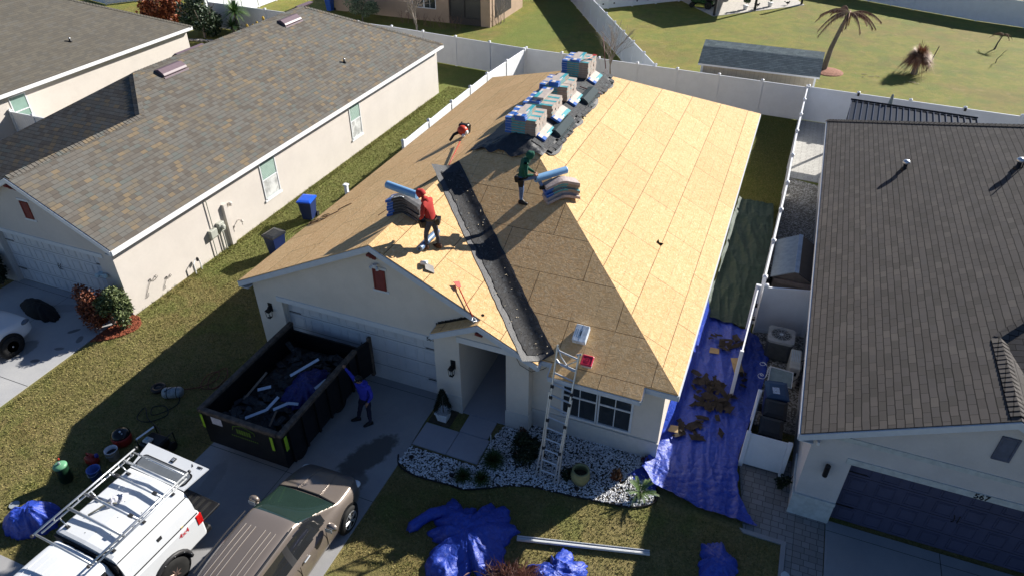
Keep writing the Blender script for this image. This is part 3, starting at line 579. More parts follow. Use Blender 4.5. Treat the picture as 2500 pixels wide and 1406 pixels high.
def off_ridge_vent(t, u, y0, y1, zf, sgn, m, w=.42):
    """hooded box vent lying along the ridge direction; zf(x)->roof height, sgn=+1 slope falls to +x"""
    b = MB(); x1 = u+sgn*w; zt = zf(u)+.03; pr = [(u, zf(u)+.004), (u, zt), (u+sgn*.20, zf(u+sgn*.2)+.17), (x1-sgn*.02, zf(x1)+.15), (x1+sgn*.03, zf(x1)+.08), (x1+sgn*.03, zf(x1)+.05), (x1-sgn*.06, zf(x1)+.05), (x1-sgn*.06, zf(x1)+.006)]
    b.loft([[(a, y0, c) for a, c in pr], [(a, y1, c) for a, c in pr]]); v = b.build('roof_vent', m, t)
    b = MB(); b.faces([(x1+sgn*.07, y0-.03, zf(x1+sgn*.07)+.006), (x1+sgn*.07, y1+.03, zf(x1+sgn*.07)+.006), (x1+sgn*.05, y1+.03, zf(x1)+.03), (x1+sgn*.05, y0-.03, zf(x1)+.03)], [(0, 1, 2, 3)]); b.build('flange', m, v); return v
def pipe_vent(t, x, y, z, s=1):
    b = MB(); b.lathe([(.09, -.02), (.09, .02), (.055, .06), (.05, .16*s)], (x, y, z), 12); o_ = b.build('pipe_vent', BLACK, t, True); MB().lathe([(.055, .14*s), (.05, .19*s), (.02, .20*s)], (x, y, z), 12).build('pipe_cap', ALU, o_, True)
lh, lp, lx = 2.771, .528, -4.722
left, wyl, rfl = neighbour('house', 'pale house with blended brown and grey shingle roof on the left', lx, -.183, 23.1, -1, lh, lp, 3.53, 10.324, 1.934, SH_L, STUCCO_L, (-9, 10, 0), door=(-10.4, -5.72, 2.2, DOORW))
zl_ = lambda x: lh+lp*(lx-x)
PURP = M('mauve_metal', (.16, .115, .135), .45, var=.05)
off_ridge_vent(left, -9.62, 7.7, 8.95, zl_, 1, PURP); off_ridge_vent(left, -9.62, 15.5, 16.8, zl_, 1, PURP)
zl2 = lambda x: lh+lp*(10.324-(lx-x)); b = MB(); off_ridge_vent(left, -10.15, 9.6, 11.2, zl2, -1, PURP); off_ridge_vent(left, -10.15, 18.0, 19.2, lambda x: zl2(x)-.9 if False else zl2(x), -1, PURP)
pipe_vent(left, -6.4, 15.9, zl_(-6.4)); 
wall_frame_window(left, 'x', -5.04, 13.80, 14.62, .82, 2.42, 1, glassm=GLASSG); wall_frame_window(left, 'x', -5.04, 7.28, 8.16, .82, 2.38, 1, glassm=GLASSG)
for (a, c) in ((13.80, 14.62), (7.28, 8.16)):
    MB().box(-5.035, -4.99, a-.1, c+.1, .68, .76).build('window_sill', FASC, left); 
    b = MB()
    for k in range(11): b.box(-5.033, -5.022, a+.03, c-.03, 1.68+k*.062, 1.705+k*.062)
    b.build('blind', M('pale_green_blind', (.36, .46, .41), .7), left)
    MB().box(-5.033, -5.026, a+.02, c-.02, .84, 1.58).build('lower_sash_screen', M('insect_screen', (.50, .51, .50), .6, var=.35, sc=2.5), left)
gable_vent(left, -8.36, -8.0, wyl, 3.08, 3.70, RUST)
b = MB(); b.box(-10.5, -5.46, wyl-.025, wyl, 2.2, 2.34); b.box(-8.44, -7.92, wyl-.02, wyl, 3.72, 3.79); b.box(-8.44, -7.92, wyl-.02, wyl, 2.99, 3.06); b.build('trim', TRIM, left)
corbel(left, -8.25, wyl-.004, lh+lp*3.53-.24)
# utility gear on the left house wall
UT = M('utility_grey', (.42, .43, .38), .6, var=.06)
wx = -5.042
b = MB(); b.bbox(wx, wx+.16, 3.92, 4.26, .82, 1.12, .012); mb = b.build('meter_box', UT, left); MB().tube([(wx+.06, 4.02, 0), (wx+.06, 4.02, .82)], .02, 6).build('conduit', UT, mb); MB().tube([(wx+.06, 4.18, 1.12), (wx+.06, 4.18, 2.5)], .02, 6).build('conduit', UT, mb)
b = MB(); b.bbox(wx, wx+.18, 4.36, 4.66, .85, 1.22, .02); b.lathe([(.09, 0), (.09, .08), (.06, .11)], (wx+.18, 4.51, 1.05), 12, ax='X'); mb = b.build('electric_meter', UT, left); MB().tube([(wx+.06, 4.45, 0), (wx+.06, 4.45, .86)], .02, 6).build('conduit', UT, mb); MB().tube([(wx+.06, 4.58, 0), (wx+.06, 4.58, .86)], .03, 6).build('conduit', UT, mb)
b = MB(); b.box(wx, wx+.12, 4.86, 5.05, 0.02, 1.75); b.lathe([(.05, 0), (.09, .06), (.05, .16)], (wx+.02, 5.25, 1.62), 10, ax='X'); b.build('downspout', STUCCO_L, left)
b = MB(); b.tube([(wx+.02, 5.5, .78), (wx+.2, 5.5, .80), (wx+.2, 5.5, .6)], .02, 6); b.lathe([(.05, 0), (.06, .03), (.02, .1)], (wx+.2, 5.5, .74), 8); b.build('hose_tap', STUCCO_L, left)
b = MB(); b.tube([(wx+.16, 2.78, 0), (wx+.16, 2.78, .42), (wx+.1, 2.95, .50)], .022, 6); b.tube([(wx+.14, 3.10, 0), (wx+.14, 3.10, .4)], .022, 6); bf = b.build('backflow_pipe', TRIM, left); MB().lathe([(.05, 0), (.05, .1), (.02, .14)], (wx+.14, 3.02, .42), 8).build('valve', BLACK, bf)
def wire_art(y, z, s, rot=0):
    b = MB(); b.tube([(wx+.02, y, z), (wx+.03, y+.12*s, z+.16*s), (wx+.03, y+.26*s, z+.32*s)], .008, 5)
    b.tube([(wx+.02, y+.26*s, z+.32*s), (wx+.03, y+.42*s, z+.24*s), (wx+.03, y+.55*s, z+.30*s), (wx+.03, y+.5*s, z+.38*s), (wx+.03, y+.36*s, z+.3*s)], .008, 5); b.sphere((wx+.03, y+.26*s, z+.36*s), .028, 6, 4)
    b.tube([(wx+.02, y, z), (wx+.03, y-.06*s, z-.1*s), (wx+.03, y+.02*s, z-.12*s), (wx+.03, y+.06*s, z)], .008, 5); return b
tag(wire_art(.72, .46, 1.1).build('wall_ornament', BLACK), 'black wire ornament on pale wall nearest the reddish shrub', 'wall ornament')
tag(wire_art(1.45, .28, .75).build('wall_ornament', BLACK), 'smaller black wire ornament low on the pale wall between shrub and backflow pipes', 'wall ornament')
b = MB(); b.box(-5.86, -5.72, wyl-.12, wyl-.002, 1.5, 1.6); b.lathe([(.07, 0), (.09, .05), (.04, .10)], (-5.55, wyl-.14, 1.55), 10, ax='Y'); b.lathe([(.07, 0), (.09, .05), (.04, .10)], (-5.84, wyl-.2, 1.54), 10, ax='Y'); b.tube([(-5.86, wyl-.1, 1.55), (-5.5, wyl-.1, 1.58)], .035, 6); b.build('floodlight', M('pale_blue_plastic', (.42, .55, .6), .4), left)
# far left house
far, wyf, rff = neighbour('house', 'pale house with plain olive grey shingle roof in the far left corner', -20.35, -2, 20.75, -1, 2.76, .50, 4.0, 14.5, 1.9, SH_F, STUCCO_L, (-27, 9, 0))
wall_frame_window(far, 'x', -20.67, 8.72, 9.52, .95, 2.35, 1, glassm=GLASSG)
pipe_vent(far, -21.9, 13.8, 2.76+.5*1.55)
# right neighbour 567
right, wyr, rfr = neighbour('house', 'grey stucco house with dark grey shingle roof and number 567 on the right', 15.63, -.267, 19.27, 1, 2.816, .491, 3.64, 12.9, -.95, SH_R, STUCCO_R, (22, 9, 0), door=(16.86, 21.72, 2.12, DOORN), off=.31)
gable_vent(right, 19.19, 19.52, wyr, 3.34, 3.98, M('slate_blue_vent', (.085, .10, .15), .5)); corbel(right, 19.45, wyr-.004, 4.62) if False else None
b = MB(); b.box(15.93, 23, wyr-.02, wyr, 2.76, 2.89); b.box(16.74, 21.85, wyr-.025, wyr, 2.125, 2.29); b.build('trim', M('sage_trim', (.46, .50, .50), .85, bump=.3), right)
MB().box(15.91, 16.85, wyr-.03, wyr, .0, .66).build('wall_base', M('sage_trim', (1, 1, 1)), right); b = MB(); b.box(15.90, 16.86, wyr-.05, wyr, .66, .76); b.box(15.90, 15.938, wyr, 1.2, .66, .76); b.build('wall_band', M('sage_trim', (1, 1, 1)), right)
b = MB()
for g0 in range(9):
    for k in range(3):
        x = 17.0+g0*.53+k*.16; b.box(x, x+.11, wyr+.185, wyr+.195, 1.98, 2.03)
b.build('door_window_slot', BLACK, right)
text('house_number', '567', .20, BLACK, frame_T((19.42, wyr-.03, 2.205), (1, 0, 0), (0, 0, 1)), right, .006)
b = MB(); b.lathe([(.055, 0), (.06, .02), (.06, .34), (.045, .36)], (16.40, wyr-.12, 1.66), 14); b.tube([(16.40, wyr, 1.92), (16.40, wyr-.1, 1.92)], .03, 6); b.build('wall_lamp', BLACK, right)
b = MB(); b.bbox(16.02, 16.08, wyr-.12, wyr-.002, 2.52, 2.62, .008); b.build('camera', TRIM, right)
b = MB(); b.bbox(19.62, 19.9, wyr-.2, wyr-.002, 4.06, 4.24, .02); b.build('floodlight', DKPL, right)
def hood_vent(t, x, y, s=1):
    z = 2.816+.491*(x-15.63); b = MB(); b.lathe([(.12, -.05), (.12, .01), (.07, .05), (.065, .20)], (x, y, z), 14); o_ = b.build('pipe_vent', BLACK, t, True); MB().lathe([(.09, .19), (.125, .22), (.12, .27), (.07, .32), (.02, .33)], (x, y, z), 14).build('vent_cap', ALU, o_, True)
hood_vent(right, 17.99, 12.45); hood_vent(right, 20.62, 10.7)
b = MB(); b.tube([(20.7, 10.62, 5.3), (20.7, 10.62, 5.72)], .02, 6); b.build('antenna', BLACK, right)
# tan house at the back with screened porch
tan = thing('house', 'tan stucco house with dark screened porch behind the back fence', 'house', (-14, 41, 0))
b = MB(); b.box(-21, -10.95, 36.5, 36.65, 0, 3); b.box(-21, -20.85, 36.65, 48, 0, 3); b.box(-8.35, -7.6, 36.5, 36.9, 0, 2.9); b.box(-8.3, -7.6, 47, 48, 0, 3); b.box(-20.85, -8.3, 47.85, 48, 0, 3); b.box(-11.0, -10.9, 36.65, 40, 0, 3); b.box(-10.95, -8.3, 40, 40.1, 0, 3); b.build('wall', TANST, tan)
b = MB(); b.box(-10.95, -8.35, 36.52, 36.56, 0, .5); b.box(-10.95, -8.35, 36.5, 36.6, 2.5, 3.0); 
for x in (-10.9, -9.7, -8.4): b.box(x, x+.05, 36.49, 36.56, .5, 2.5)
b.build('porch_frame', M('dark_bronze', (.045, .04, .04), .5), tan); MB().box(-10.9, -8.4, 36.6, 39.9, .02, .06).build('porch_floor', CONC, tan)
MB().box(-10.85, -8.4, 36.57, 36.575, .5, 2.5).build('screen', glass('insect_mesh', (.012, .012, .014), .5), tan)
b = MB()
for k in range(5): b.box(-10.6+k*.55, -10.5+k*.55, 39.5, 39.6, .1, 2.2)
b.build('porch_posts', TRIM, tan)
b = MB(); b.box(-7.6, -7.55, 36.9, 43, 0, 3); b.build('side_wall', TANST, tan); MB().box(-7.55, -7.53, 37.3, 40.5, .5, 2.4).build('side_screen', M('dark_bronze', (1, 1, 1)), tan)
b = MB(); b.slab([(-21.5, 36, 3.0), (-7.1, 36, 3.0), (-12, 42.2, 5.6), (-16.5, 42.2, 5.6)], .1); b.slab([(-7.1, 36, 3.0), (-7.1, 48.5, 3.0), (-12, 42.2, 5.6)], .1); b.slab([(-21.5, 48.5, 3), (-21.5, 36, 3.0), (-16.5, 42.2, 5.6)], .1); b.slab([(-7.1, 48.5, 3), (-21.5, 48.5, 3), (-16.5, 42.2, 5.6), (-12, 42.2, 5.6)], .1); b.build('roof', SH_F, tan)
wall_frame_window(tan, 'y', 36.5, -13.95, -13.05, .95, 1.9, -1, glassm=GLASS, half=False, muntins=2); wall_frame_window(tan, 'y', 36.5, -12.95, -12.05, .95, 1.9, -1, glassm=GLASS, half=False, muntins=2)
# house with covered patio at the top, mostly out of frame
bh = thing('house', 'pale house with open covered patio on dark posts beyond the white gate', 'house', (8, 55, 0))
b = MB()
for (x, y) in ((7.22, 46.15), (10.0, 48.9), (13.35, 52.3)): b.box(x-.09, x+.09, y-.09, y+.09, 0, 2.75)
b.build('patio_post', DKPL, bh)
b = MB(); b.slab([(4.3, 48.0, 2.8), (7.1, 45.7, 2.8), (10.3, 48.8, 2.8), (10, 56, 2.9), (2, 56, 2.9)], .15); b.build('patio_roof', TRIM, bh)
b = MB(); b.prism([(-2, 50.6), (4.0, 50.6), (5, 52.5), (10, 56), (10, 66), (-2, 66)], 0, 3.1); b.build('wall', STUCCO_L, bh)
b = MB(); b.slab([(-2.6, 50, 3.1), (4.3, 50, 3.1), (10.6, 55.8, 3.1), (10.6, 67, 3.1), (4, 60, 5.6), (2, 56, 5.6)], .12); b.slab([(10.6, 67, 3.1), (-2.6, 67, 3.1), (-2.6, 50, 3.1), (2, 56, 5.6), (4, 60, 5.6)], .12); b.build('roof', SH_F, bh)
# ================================================================== FENCES
def fence(label, pts, H=1.83, bay=1.9, z0=.03, posts=True, m=None, ends=(1, 1), solar=0):
    m = m or VINYL; c = Vector((sum(p_[0] for p_ in pts)/len(pts), sum(p_[1] for p_ in pts)/len(pts), 0)); t = thing('vinyl_fence', label, 'fence', c)
    for k in range(len(pts)-1):
        a = Vector((*pts[k], 0)); e = Vector((*pts[k+1], 0)); n = max(1, round((e-a).length/bay)); d = (e-a)/n; u = d.normalized(); nn = Vector((-u.y, u.x, 0))
        for i in range(n):
            q = a+d*i; r_ = q+d; b = MB(frame_T(q, u, nn)); Lb = d.length
            b.box(.05, Lb-.05, -.02, .02, z0+.12, H-.11); nb = int((Lb-.1)/.15)
            for j in range(1, nb): b.box(.05+j*.15-.004, .05+j*.15+.004, -.023, .023, z0+.14, H-.12)
            b.bbox(.04, Lb-.04, -.035, .035, H-.12, H-.02, .008); b.bbox(.04, Lb-.04, -.035, .035, z0, z0+.14, .008); b.build('fence_panel', m, t)
            if posts and (i > 0 or k > 0 or ends[0]):
                pb_ = MB(frame_T(q, u, nn)); pb_.box(-.06, .06, -.06, .06, 0, H+.03); po = pb_.build('post', m, t); MB(frame_T(q, u, nn)).loft([[(-.08, -.08, H+.03), (.08, -.08, H+.03), (.08, .08, H+.03), (-.08, .08, H+.03)], [(-.075, -.075, H+.06), (.075, -.075, H+.06), (.075, .075, H+.06), (-.075, .075, H+.06)], [(-.01, -.01, H+.10), (.01, -.01, H+.10), (.01, .01, H+.10), (-.01, .01, H+.10)]]).build('post_cap', m, po)
    if ends[1]:
        q = Vector((*pts[-1], 0)); MB().box(q.x-.06, q.x+.06, q.y-.06, q.y+.06, 0, H+.03).build('post', m, t); MB().box(q.x-.08, q.x+.08, q.y-.08, q.y+.08, H+.03, H+.06).build('post_cap', m, t)
    return t
bf = lambda x: 27.052-.0434*x
fence('long white vinyl fence across the back of the centre and right yards', [(-1.25, bf(-1.25)), (14.7, bf(14.7)-.1)], bay=2.45)
fence('white vinyl fence closing the back of the left house yard, bare tree behind it', [(-26.5, 28.9), (-11, 28.2), (-1.32, bf(-1.3))], bay=2.4, ends=(1, 0))
rf_ = fence('white vinyl fence behind the grey right house, solar caps on its posts', [(14.75, 26.45), (34, 25.4)], bay=2.35)
b = MB()
for k in (1, 3, 5): x = 14.75+k*2.41; y = 26.45-k*.131; b.box(x-.055, x+.055, y-.095, y-.082, 1.70, 1.86)
b.build('solar_cap', BLACK, rf_)
fence('sunlit white vinyl side fence between the left house and the centre house', [(-1.45, 12.4), (-1.55, 17.5), (-1.58, 22.0), (-1.28, 26.9)], bay=2.4)
lp_ = thing('fence_post', 'single white vinyl fence post standing alone by the left roof edge', 'post', (-1.43, 7.79, 0)); MB().box(-1.49, -1.37, 7.73, 7.85, 0, 1.86).build('post', VINYL, lp_); MB().box(-1.52, -1.34, 7.7, 7.88, 1.86, 1.92).build('post_cap', VINYL, lp_); MB().box(-1.37, -1.1, 7.76, 7.82, 1.45, 1.6).build('rail_stub', VINYL, lp_)
fence('white vinyl side fence between the centre house and the grey right house', [(14.34, 7.35), (14.52, 14.5), (14.55, 20.0), (14.70, 26.4)], bay=2.42)
fence('diagonal white vinyl fence running back from the long rear fence', [(6.6, 26.9), (-4.4, 46.2), (-9.5, 55)], bay=2.2)
fence('curved white vinyl fence at the far top right', [(14.5, 57.2), (18.5, 55.55), (21.8, 54.0), (26.0, 52.15), (29.1, 51.3), (36, 50.5)], bay=2.4)
fence('white vinyl fence at the top left, sunlit and running away behind the shrubs', [(-26.9, 29.0), (-27.2, 35.0), (-27.3, 44)], bay=2.4)
fence('sunlit white vinyl fence piece above the far left roof', [(-41.95, 31.69), (-39.2, 31.0), (-36.5, 34.5)], bay=2.4)
fence('short white vinyl fence between the two left houses', [(-20.6, 8.5), (-19.1, 8.5), (-17, 8.5)], bay=1.5)
fence('white vinyl cross fence behind the air conditioner', [(14.42, 6.86), (15.9, 7.2)], bay=3)
gp_ = thing('metal_gate', 'white double gate with black hinges in front of the covered patio', 'gate', (1.3, 47.3, 0))
a = Vector((-2.6, 43.6, 0)); e = Vector((4.1, 49.9, 0)); u = (e-a).normalized(); b = MB(frame_T(a, u, Vector((-u.y, u.x, 0)))); LL_ = (e-a).length
b.box(0, LL_, -.02, .02, .08, 1.8); b.box(0, LL_, -.035, .035, 1.7, 1.82); b.box(0, LL_, -.035, .035, .05, .2); 
for k in range(int(LL_/2.2)+1): b.box(k*2.2-.06, k*2.2+.06, -.06, .06, 0, 1.88)
b.build('gate_panel', VINYL, gp_); b = MB(frame_T(a, u, Vector((-u.y, u.x, 0))))
for k in (1.5, 2.4, 4.3, 5.2): b.box(k*1.1, k*1.1+.12, -.06, -.037, .35, .45)
b.build('hinge', BLACK, gp_); gp_['category'] = 'gate'; gp_.name = 'vinyl_gate'
gt = thing('vinyl_gate', 'open white vinyl gate leaf standing over the tarp beside the air conditioner', 'gate', (14.15, 5.1, 0))
b = MB(); b.slab([(14.19, 6.75, 1.8), (14.23, 6.75, 1.8), (14.13, 3.4, 1.8), (14.09, 3.4, 1.8)], 1.68); b.build('gate_panel', VINYL, gt); b = MB(); b.bbox(14.12, 14.28, 6.72, 6.84, 0, 1.88, .01); b.bbox(14.05, 14.15, 3.36, 3.44, .1, 1.84, .008); b.build('gate_frame', VINYL, gt)
b = MB()
for y in (6.3, 5.6): b.box(14.2, 14.3, y, y+.14, 1.35, 1.42)
b.build('hinge', BLACK, gt)
en = thing('low_fence', 'low white vinyl screen fence around the bins beside the grey house', 'fence', (15.1, 1.5, 0))
b = MB(); b.box(14.72, 15.62, .985, 1.02, .1, 1.2); 
for j in range(1, 7): b.box(14.72+j*.13-.003, 14.72+j*.13+.003, .98, .985, .12, 1.18)
b.build('fence_panel', VINYL, en); b = MB(); b.slab([(14.66, 1.05, 1.2), (14.70, 1.05, 1.2), (14.80, 2.6, 1.2), (14.76, 2.6, 1.2)], 1.1); b.build('fence_panel', VINYL, en)
for (x, y) in ((14.67, 1.0), (15.68, .98), (14.78, 2.66)): MB().bbox(x-.055, x+.055, y-.055, y+.055, 0, 1.24, .01).build('post', VINYL, en)
MB().bbox(14.63, 14.85, 2.5, 2.72, 1.24, 1.27, .008)
# ================================================================== ROOF THINGS
zE = lambda x: h+p*(Wd-x); zG = lambda x: h+p*(2*g_-x); zH = lambda y: h+p*y; zW = lambda x: h+p*x
def roofz(x, y):
    z = min(zW(x), zE(x), zH(y) if (x > g_ and y < 9 and x+y > 2*g_-.001) or y > 4.69 else 99, h+p*(L-y))
    if x >= g_ and x+y < 2*g_: z = zG(x)
    return z
# old valley lining strip: felt + old shingles
VT = Vector((g_, g_, zW(g_))); VB = Vector((2*g_, 0, h))
vs = thing('valley_lining', 'dark strip of old shingles and felt left in the roof valley', 'roof lining', (7, 2.3, 3.9))
def vstrip(wl, wr, t0, t1, lift, nu=14, nv=60, jit=.02, seed=0):
    """strip along the valley; wl = width on the garage slope, wr = on the hip slope"""
    def fn(u, v):
        t = t0+(t1-t0)*v; c = VT.lerp(VB, t); s = -wl+(wl+wr)*u
        s += jit*fbm(v*20, u*3, 1, 3, seed) if u in (0, 1) else 0
        d = Vector((-1, -1, 0)).normalized() if s < 0 else Vector((1, 1, 0)).normalized()
        q = c+d*abs(s); z = (zG(q.x) if s < 0 else zH(q.y)); k = .02*max(0, 1-abs(s)/.1)
        return (q.x, q.y, z+lift+k+.012*abs(fbm(q.x, q.y, 5, 3, seed+2)))
    return MB().grid(fn, nu, nv)
vstrip(.52, .36, -.015, 1.01, .016, seed=1).build('felt_lining', FELT, vs, True)
vstrip(.33, .31, .03, .985, .034, 12, 70, .05, 4).build('old_shingle_strip', SH_O, vs, True)
b = MB(); rg = random.Random(5)
for k in range(60):
    t = rg.random(); c = VT.lerp(VB, t); s = rg.uniform(-.42, .3); d = Vector((-1, -1, 0)).normalized() if s < 0 else Vector((1, 1, 0)).normalized(); q = c+d*abs(s); z = (zG(q.x) if s < 0 else zH(q.y))+.07; r_ = rg.uniform(.008, .035); a = rg.uniform(0, 3)
    ca, sa = math.cos(a)*r_, math.sin(a)*r_; b.faces([(q.x-ca, q.y-sa, z), (q.x+sa*.5, q.y-ca*.5, z+.004), (q.x+ca, q.y+sa, z), (q.x-sa*.5, q.y+ca*.5, z+.006)], [(0, 1, 2, 3)])
o_ = b.build('shingle_crumbs', M('pale_debris', (.42, .36, .26), .8, var=.5, sc=12), vs); o_['kind'] = 'stuff'
# black felt with old shingles over the ridge
rc = thing('ridge_underlay', 'black felt and old charcoal shingles left along the ridge under the bundles', 'roof lining', (6.6, 10, 5.8))
def cloth_over(fx0, fx1, y0, y1, lift, nu, nv, seed, amp=.03):
    def fn(u, v):
        y = y0+(y1-y0)*v; a = fx0(y); c = fx1(y); x = a+(c-a)*u
        return (x, y, roofz(x, y)+lift+amp*abs(fbm(x, y, 2.2, 4, seed)))
    return MB().grid(fn, nu, nv)
st = lambda y, ph, am: am*math.copysign(abs(math.sin(y*3.1+ph))**.4, math.sin(y*3.1+ph))
cloth_over(lambda y: 5.05+.12*fbm(y, 0, .9, 3, 1)-.35*max(0, 1-(y-5.9)/1.2), lambda y: 7.50+.12*st(y, 0, .7)+.1*fbm(y, 3, .7, 3), 6.0, 13.55, .02, 26, 90, 3).build('felt', FELT, rc, True)
cloth_over(lambda y: 6.62, lambda y: 7.46+.08*math.copysign(1, math.sin(y*2.7))+.05*math.copysign(1, math.sin(y*9)), 6.05, 13.5, .075, 8, 160, 8, .006).build('old_shingles', SH_G, rc)
def flap(u, v):
    x = 5.05+2.3*u; y = 5.72+.7*v-.28*(1-v)*math.sin(u*3.1)+.08*(1-v)*math.sin(u*17); z = roofz(x, y)+.03+.07*abs(fbm(x, y, 3.6, 4, 9))+.05*(1-v)*abs(math.sin(u*11))
    return (x, y, z)
MB().grid(flap, 34, 16).build('crumpled_felt', FELT, rc, True)
b = MB(); rg = random.Random(9)
for k in range(24):
    y = 6.1+7.1*k/24; x = 7.3+.12*rg.random(); w = .13; b.slab([(x, y, zE(x)+.09), (x+w+.07*rg.random(), y+.02, zE(x+w)+.075), (x+w+.07*rg.random(), y+.27, zE(x+w)+.075), (x, y+.27, zE(x)+.09)], .012)
b.build('shingle_tabs', SH_G, rc)
b = MB(); b.slab([(5.0, 5.8, zW(5.0)+.05), (5.5, 5.6, zW(5.4)+.12), (5.9, 6.3, zW(5.6)+.20), (5.35, 6.6, zW(5.3)+.07)], .012); b.build('torn_corner', FELT, rc)
for (y0, y1) in ((7.12, 8.5), (10.12, 11.4)):
    vm = M('dark_green_metal', (.040, .058, .066), .75, var=.06, spec=.1)
    o_ = off_ridge_vent(rc, 7.04, y0, y1, lambda x: zE(x)+.075, 1, vm, .36)
# ---- shingle bundles
KR = M('kraft_wrap', (.43, .37, .33), .55, var=.1, sc=8); KR2 = M('dark_kraft_wrap', (.27, .21, .17), .6, var=.15, sc=9); BLU = M('blue_label', (.03, .12, .42), .4, var=.08, sc=8); TEA = M('teal_label', (.05, .30, .34), .4, var=.1, sc=8); WHT = M('white_print', (.74, .76, .78), .4, var=.05)
def bundle(name, bend=0.0, Lb=1.0, Wb=.34, H=.079, seg=14, seed=0, top_rich=True):
    rg = random.Random(seed); b = MB(); xs = sorted(set([-.5, -.31, -.3, .12]+[-.5+k/seg for k in range(seg+1)])); ys = [-.5, -.12, .28, .5]
    def P(x, y, z):
        zz_ = z-bend*(math.sqrt(x*x+.012)-.1) if bend else z
        return (x*Lb+(0.01*fbm(x*9, y*9, 1, 2, seed)), y*Wb, zz_*1.0)
    for i in range(len(xs)-1):
        xm = (xs[i]+xs[i+1])/2
        for j in range(3):
            mi = 0
            if top_rich:
                if xm < -.3 : mi = 2 if j != 1 else 0
                elif j == 0 and xm > -.1: mi = 3
                if j == 2 and xm < -.3: mi = 2
            b.faces([P(xs[i], ys[j], H), P(xs[i+1], ys[j], H), P(xs[i+1], ys[j+1], H), P(xs[i], ys[j+1], H)], [(0, 1, 2, 3)], mi)
        mi = 2 if xm < -.3 else (3 if xm < .14 else 1)
        for (za, zb, m_) in ((0, .022, 2 if (xm < -.3) else 1), (.022, H-.006, mi), (H-.006, H, 4 if xm < -.3 else 0)):
            b.faces([P(xs[i], -.5, za), P(xs[i+1], -.5, za), P(xs[i+1], -.5, zb), P(xs[i], -.5, zb)], [(0, 1, 2, 3)], m_)
        b.faces([P(xs[i], .5, 0), P(xs[i], .5, H), P(xs[i+1], .5, H), P(xs[i+1], .5, 0)], [(0, 1, 2, 3)], 0); b.faces([P(xs[i], -.5, 0), P(xs[i], .5, 0), P(xs[i+1], .5, 0), P(xs[i+1], -.5, 0)], [(0, 1, 2, 3)], 1)
    for e in (-.5, .5):
        for j in range(3): b.faces([P(e, ys[j], 0), P(e, ys[j+1], 0), P(e, ys[j+1], H), P(e, ys[j], H)], [(0, 1, 2, 3) if e > 0 else (3, 2, 1, 0)], 0 if e > 0 else 2)
    if top_rich:   # printed dashes that read as lettering
        for k in range(5): x = -.24+k*.065; b.faces([P(x, -.40, H+.002), P(x+.045, -.40, H+.002), P(x+.045, -.26, H+.002), P(x, -.26, H+.002)], [(0, 1, 2, 3)], 4)
        b.faces([P(-.42, -.1, H+.002), P(-.35, -.1, H+.002), P(-.35, .2, H+.002), P(-.42, .2, H+.002)], [(0, 1, 2, 3)], 4)
    o_ = b.build(name, [KR, KR2, BLU, TEA, WHT]); return o_
proto = bundle('shingle_bundle', seed=1); tag(proto, 'x', 'shingle bundle'); first = [True]
def place_b(src, loc, rz, label, group, tilt=(0, 0)):
    o_ = src if src.get('used') is None else dup(src)
    if src.get('used') is None: src['used'] = 1
    o_.location = loc; e = Matrix.Rotation(rz, 3, 'Z'); M_ = Matrix.Rotation(tilt[1], 3, 'Y') @ Matrix.Rotation(tilt[0], 3, 'X') @ e; o_.rotation_euler = M_.to_euler(); o_['label'] = label; o_['group'] = group; o_['category'] = 'shingle bundle'
    if 'used' in o_.keys() and o_ is not src: del o_['used']
    return o_
rg = random.Random(11); names4 = ['frontmost ridge stack', 'second ridge stack from the front', 'third ridge stack from the front', 'rearmost ridge stack']
stk = [(6.24, 5.83, 6), (7.78, 5.84, 5), (9.32, 5.86, 6), (11.72, 5.88, 7)]
flat2 = bundle('shingle_bundle', seed=5, top_rich=False); tag(flat2, 'x', 'shingle bundle')
for si, (y0, z0, n) in enumerate(stk):
    for k in range(n):
        for j in range(3):
            place_b(proto if (j+k+si) % 4 else flat2, (6.40+rg.uniform(-.02, .02), y0+.17+j*.352+rg.uniform(-.008, .008), z0+k*.081), rg.uniform(-.02, .02), 'wrapped shingle bundle laid crosswise in the %s' % names4[si], 'bundles of the '+names4[si])
bent = bundle('shingle_bundle', bend=.42, seed=2); tag(bent, 'x', 'shingle bundle')
for si, (y0, z0, n) in enumerate(stk):      # sagging layer astride the ridge below each stack
    for j in range(3): place_b(bent, (6.43, y0+.17+j*.352-.02, z0-.095), 0, 'sagging shingle bundle draped over the ridge under the %s' % names4[si], 'draped bundles under the '+names4[si])
tops = [((6.42, 6.62, stk[0][1]+6*.081), R(92)), ((6.42, 6.60, stk[0][1]+7*.081), R(90)), ((6.30, 8.30, stk[1][1]+5*.081), R(88)), ((6.36, 8.45, stk[1][1]+6*.081+.0), R(-90)), ((6.46, 9.72, stk[2][1]+6*.081), R(86)), ((6.46, 9.70, stk[2][1]+7*.081), R(88)), ((6.40, 12.15, stk[3][1]+7*.081), R(91))]
tl = ['lower of two lengthwise bundles on the frontmost ridge stack', 'upper of two lengthwise bundles on the frontmost ridge stack', 'lower of two lengthwise bundles on the second ridge stack', 'upper of two lengthwise bundles on the second ridge stack', 'lower of two lengthwise bundles on the third ridge stack', 'upper of two lengthwise bundles on the third ridge stack', 'single shingle bundle lying lengthwise on top of the rearmost ridge stack']
for (lo, rz), lb in zip(tops, tl): place_b(proto, lo, rz, lb, 'bundles lying lengthwise on the stacks')
slope = math.atan(p)
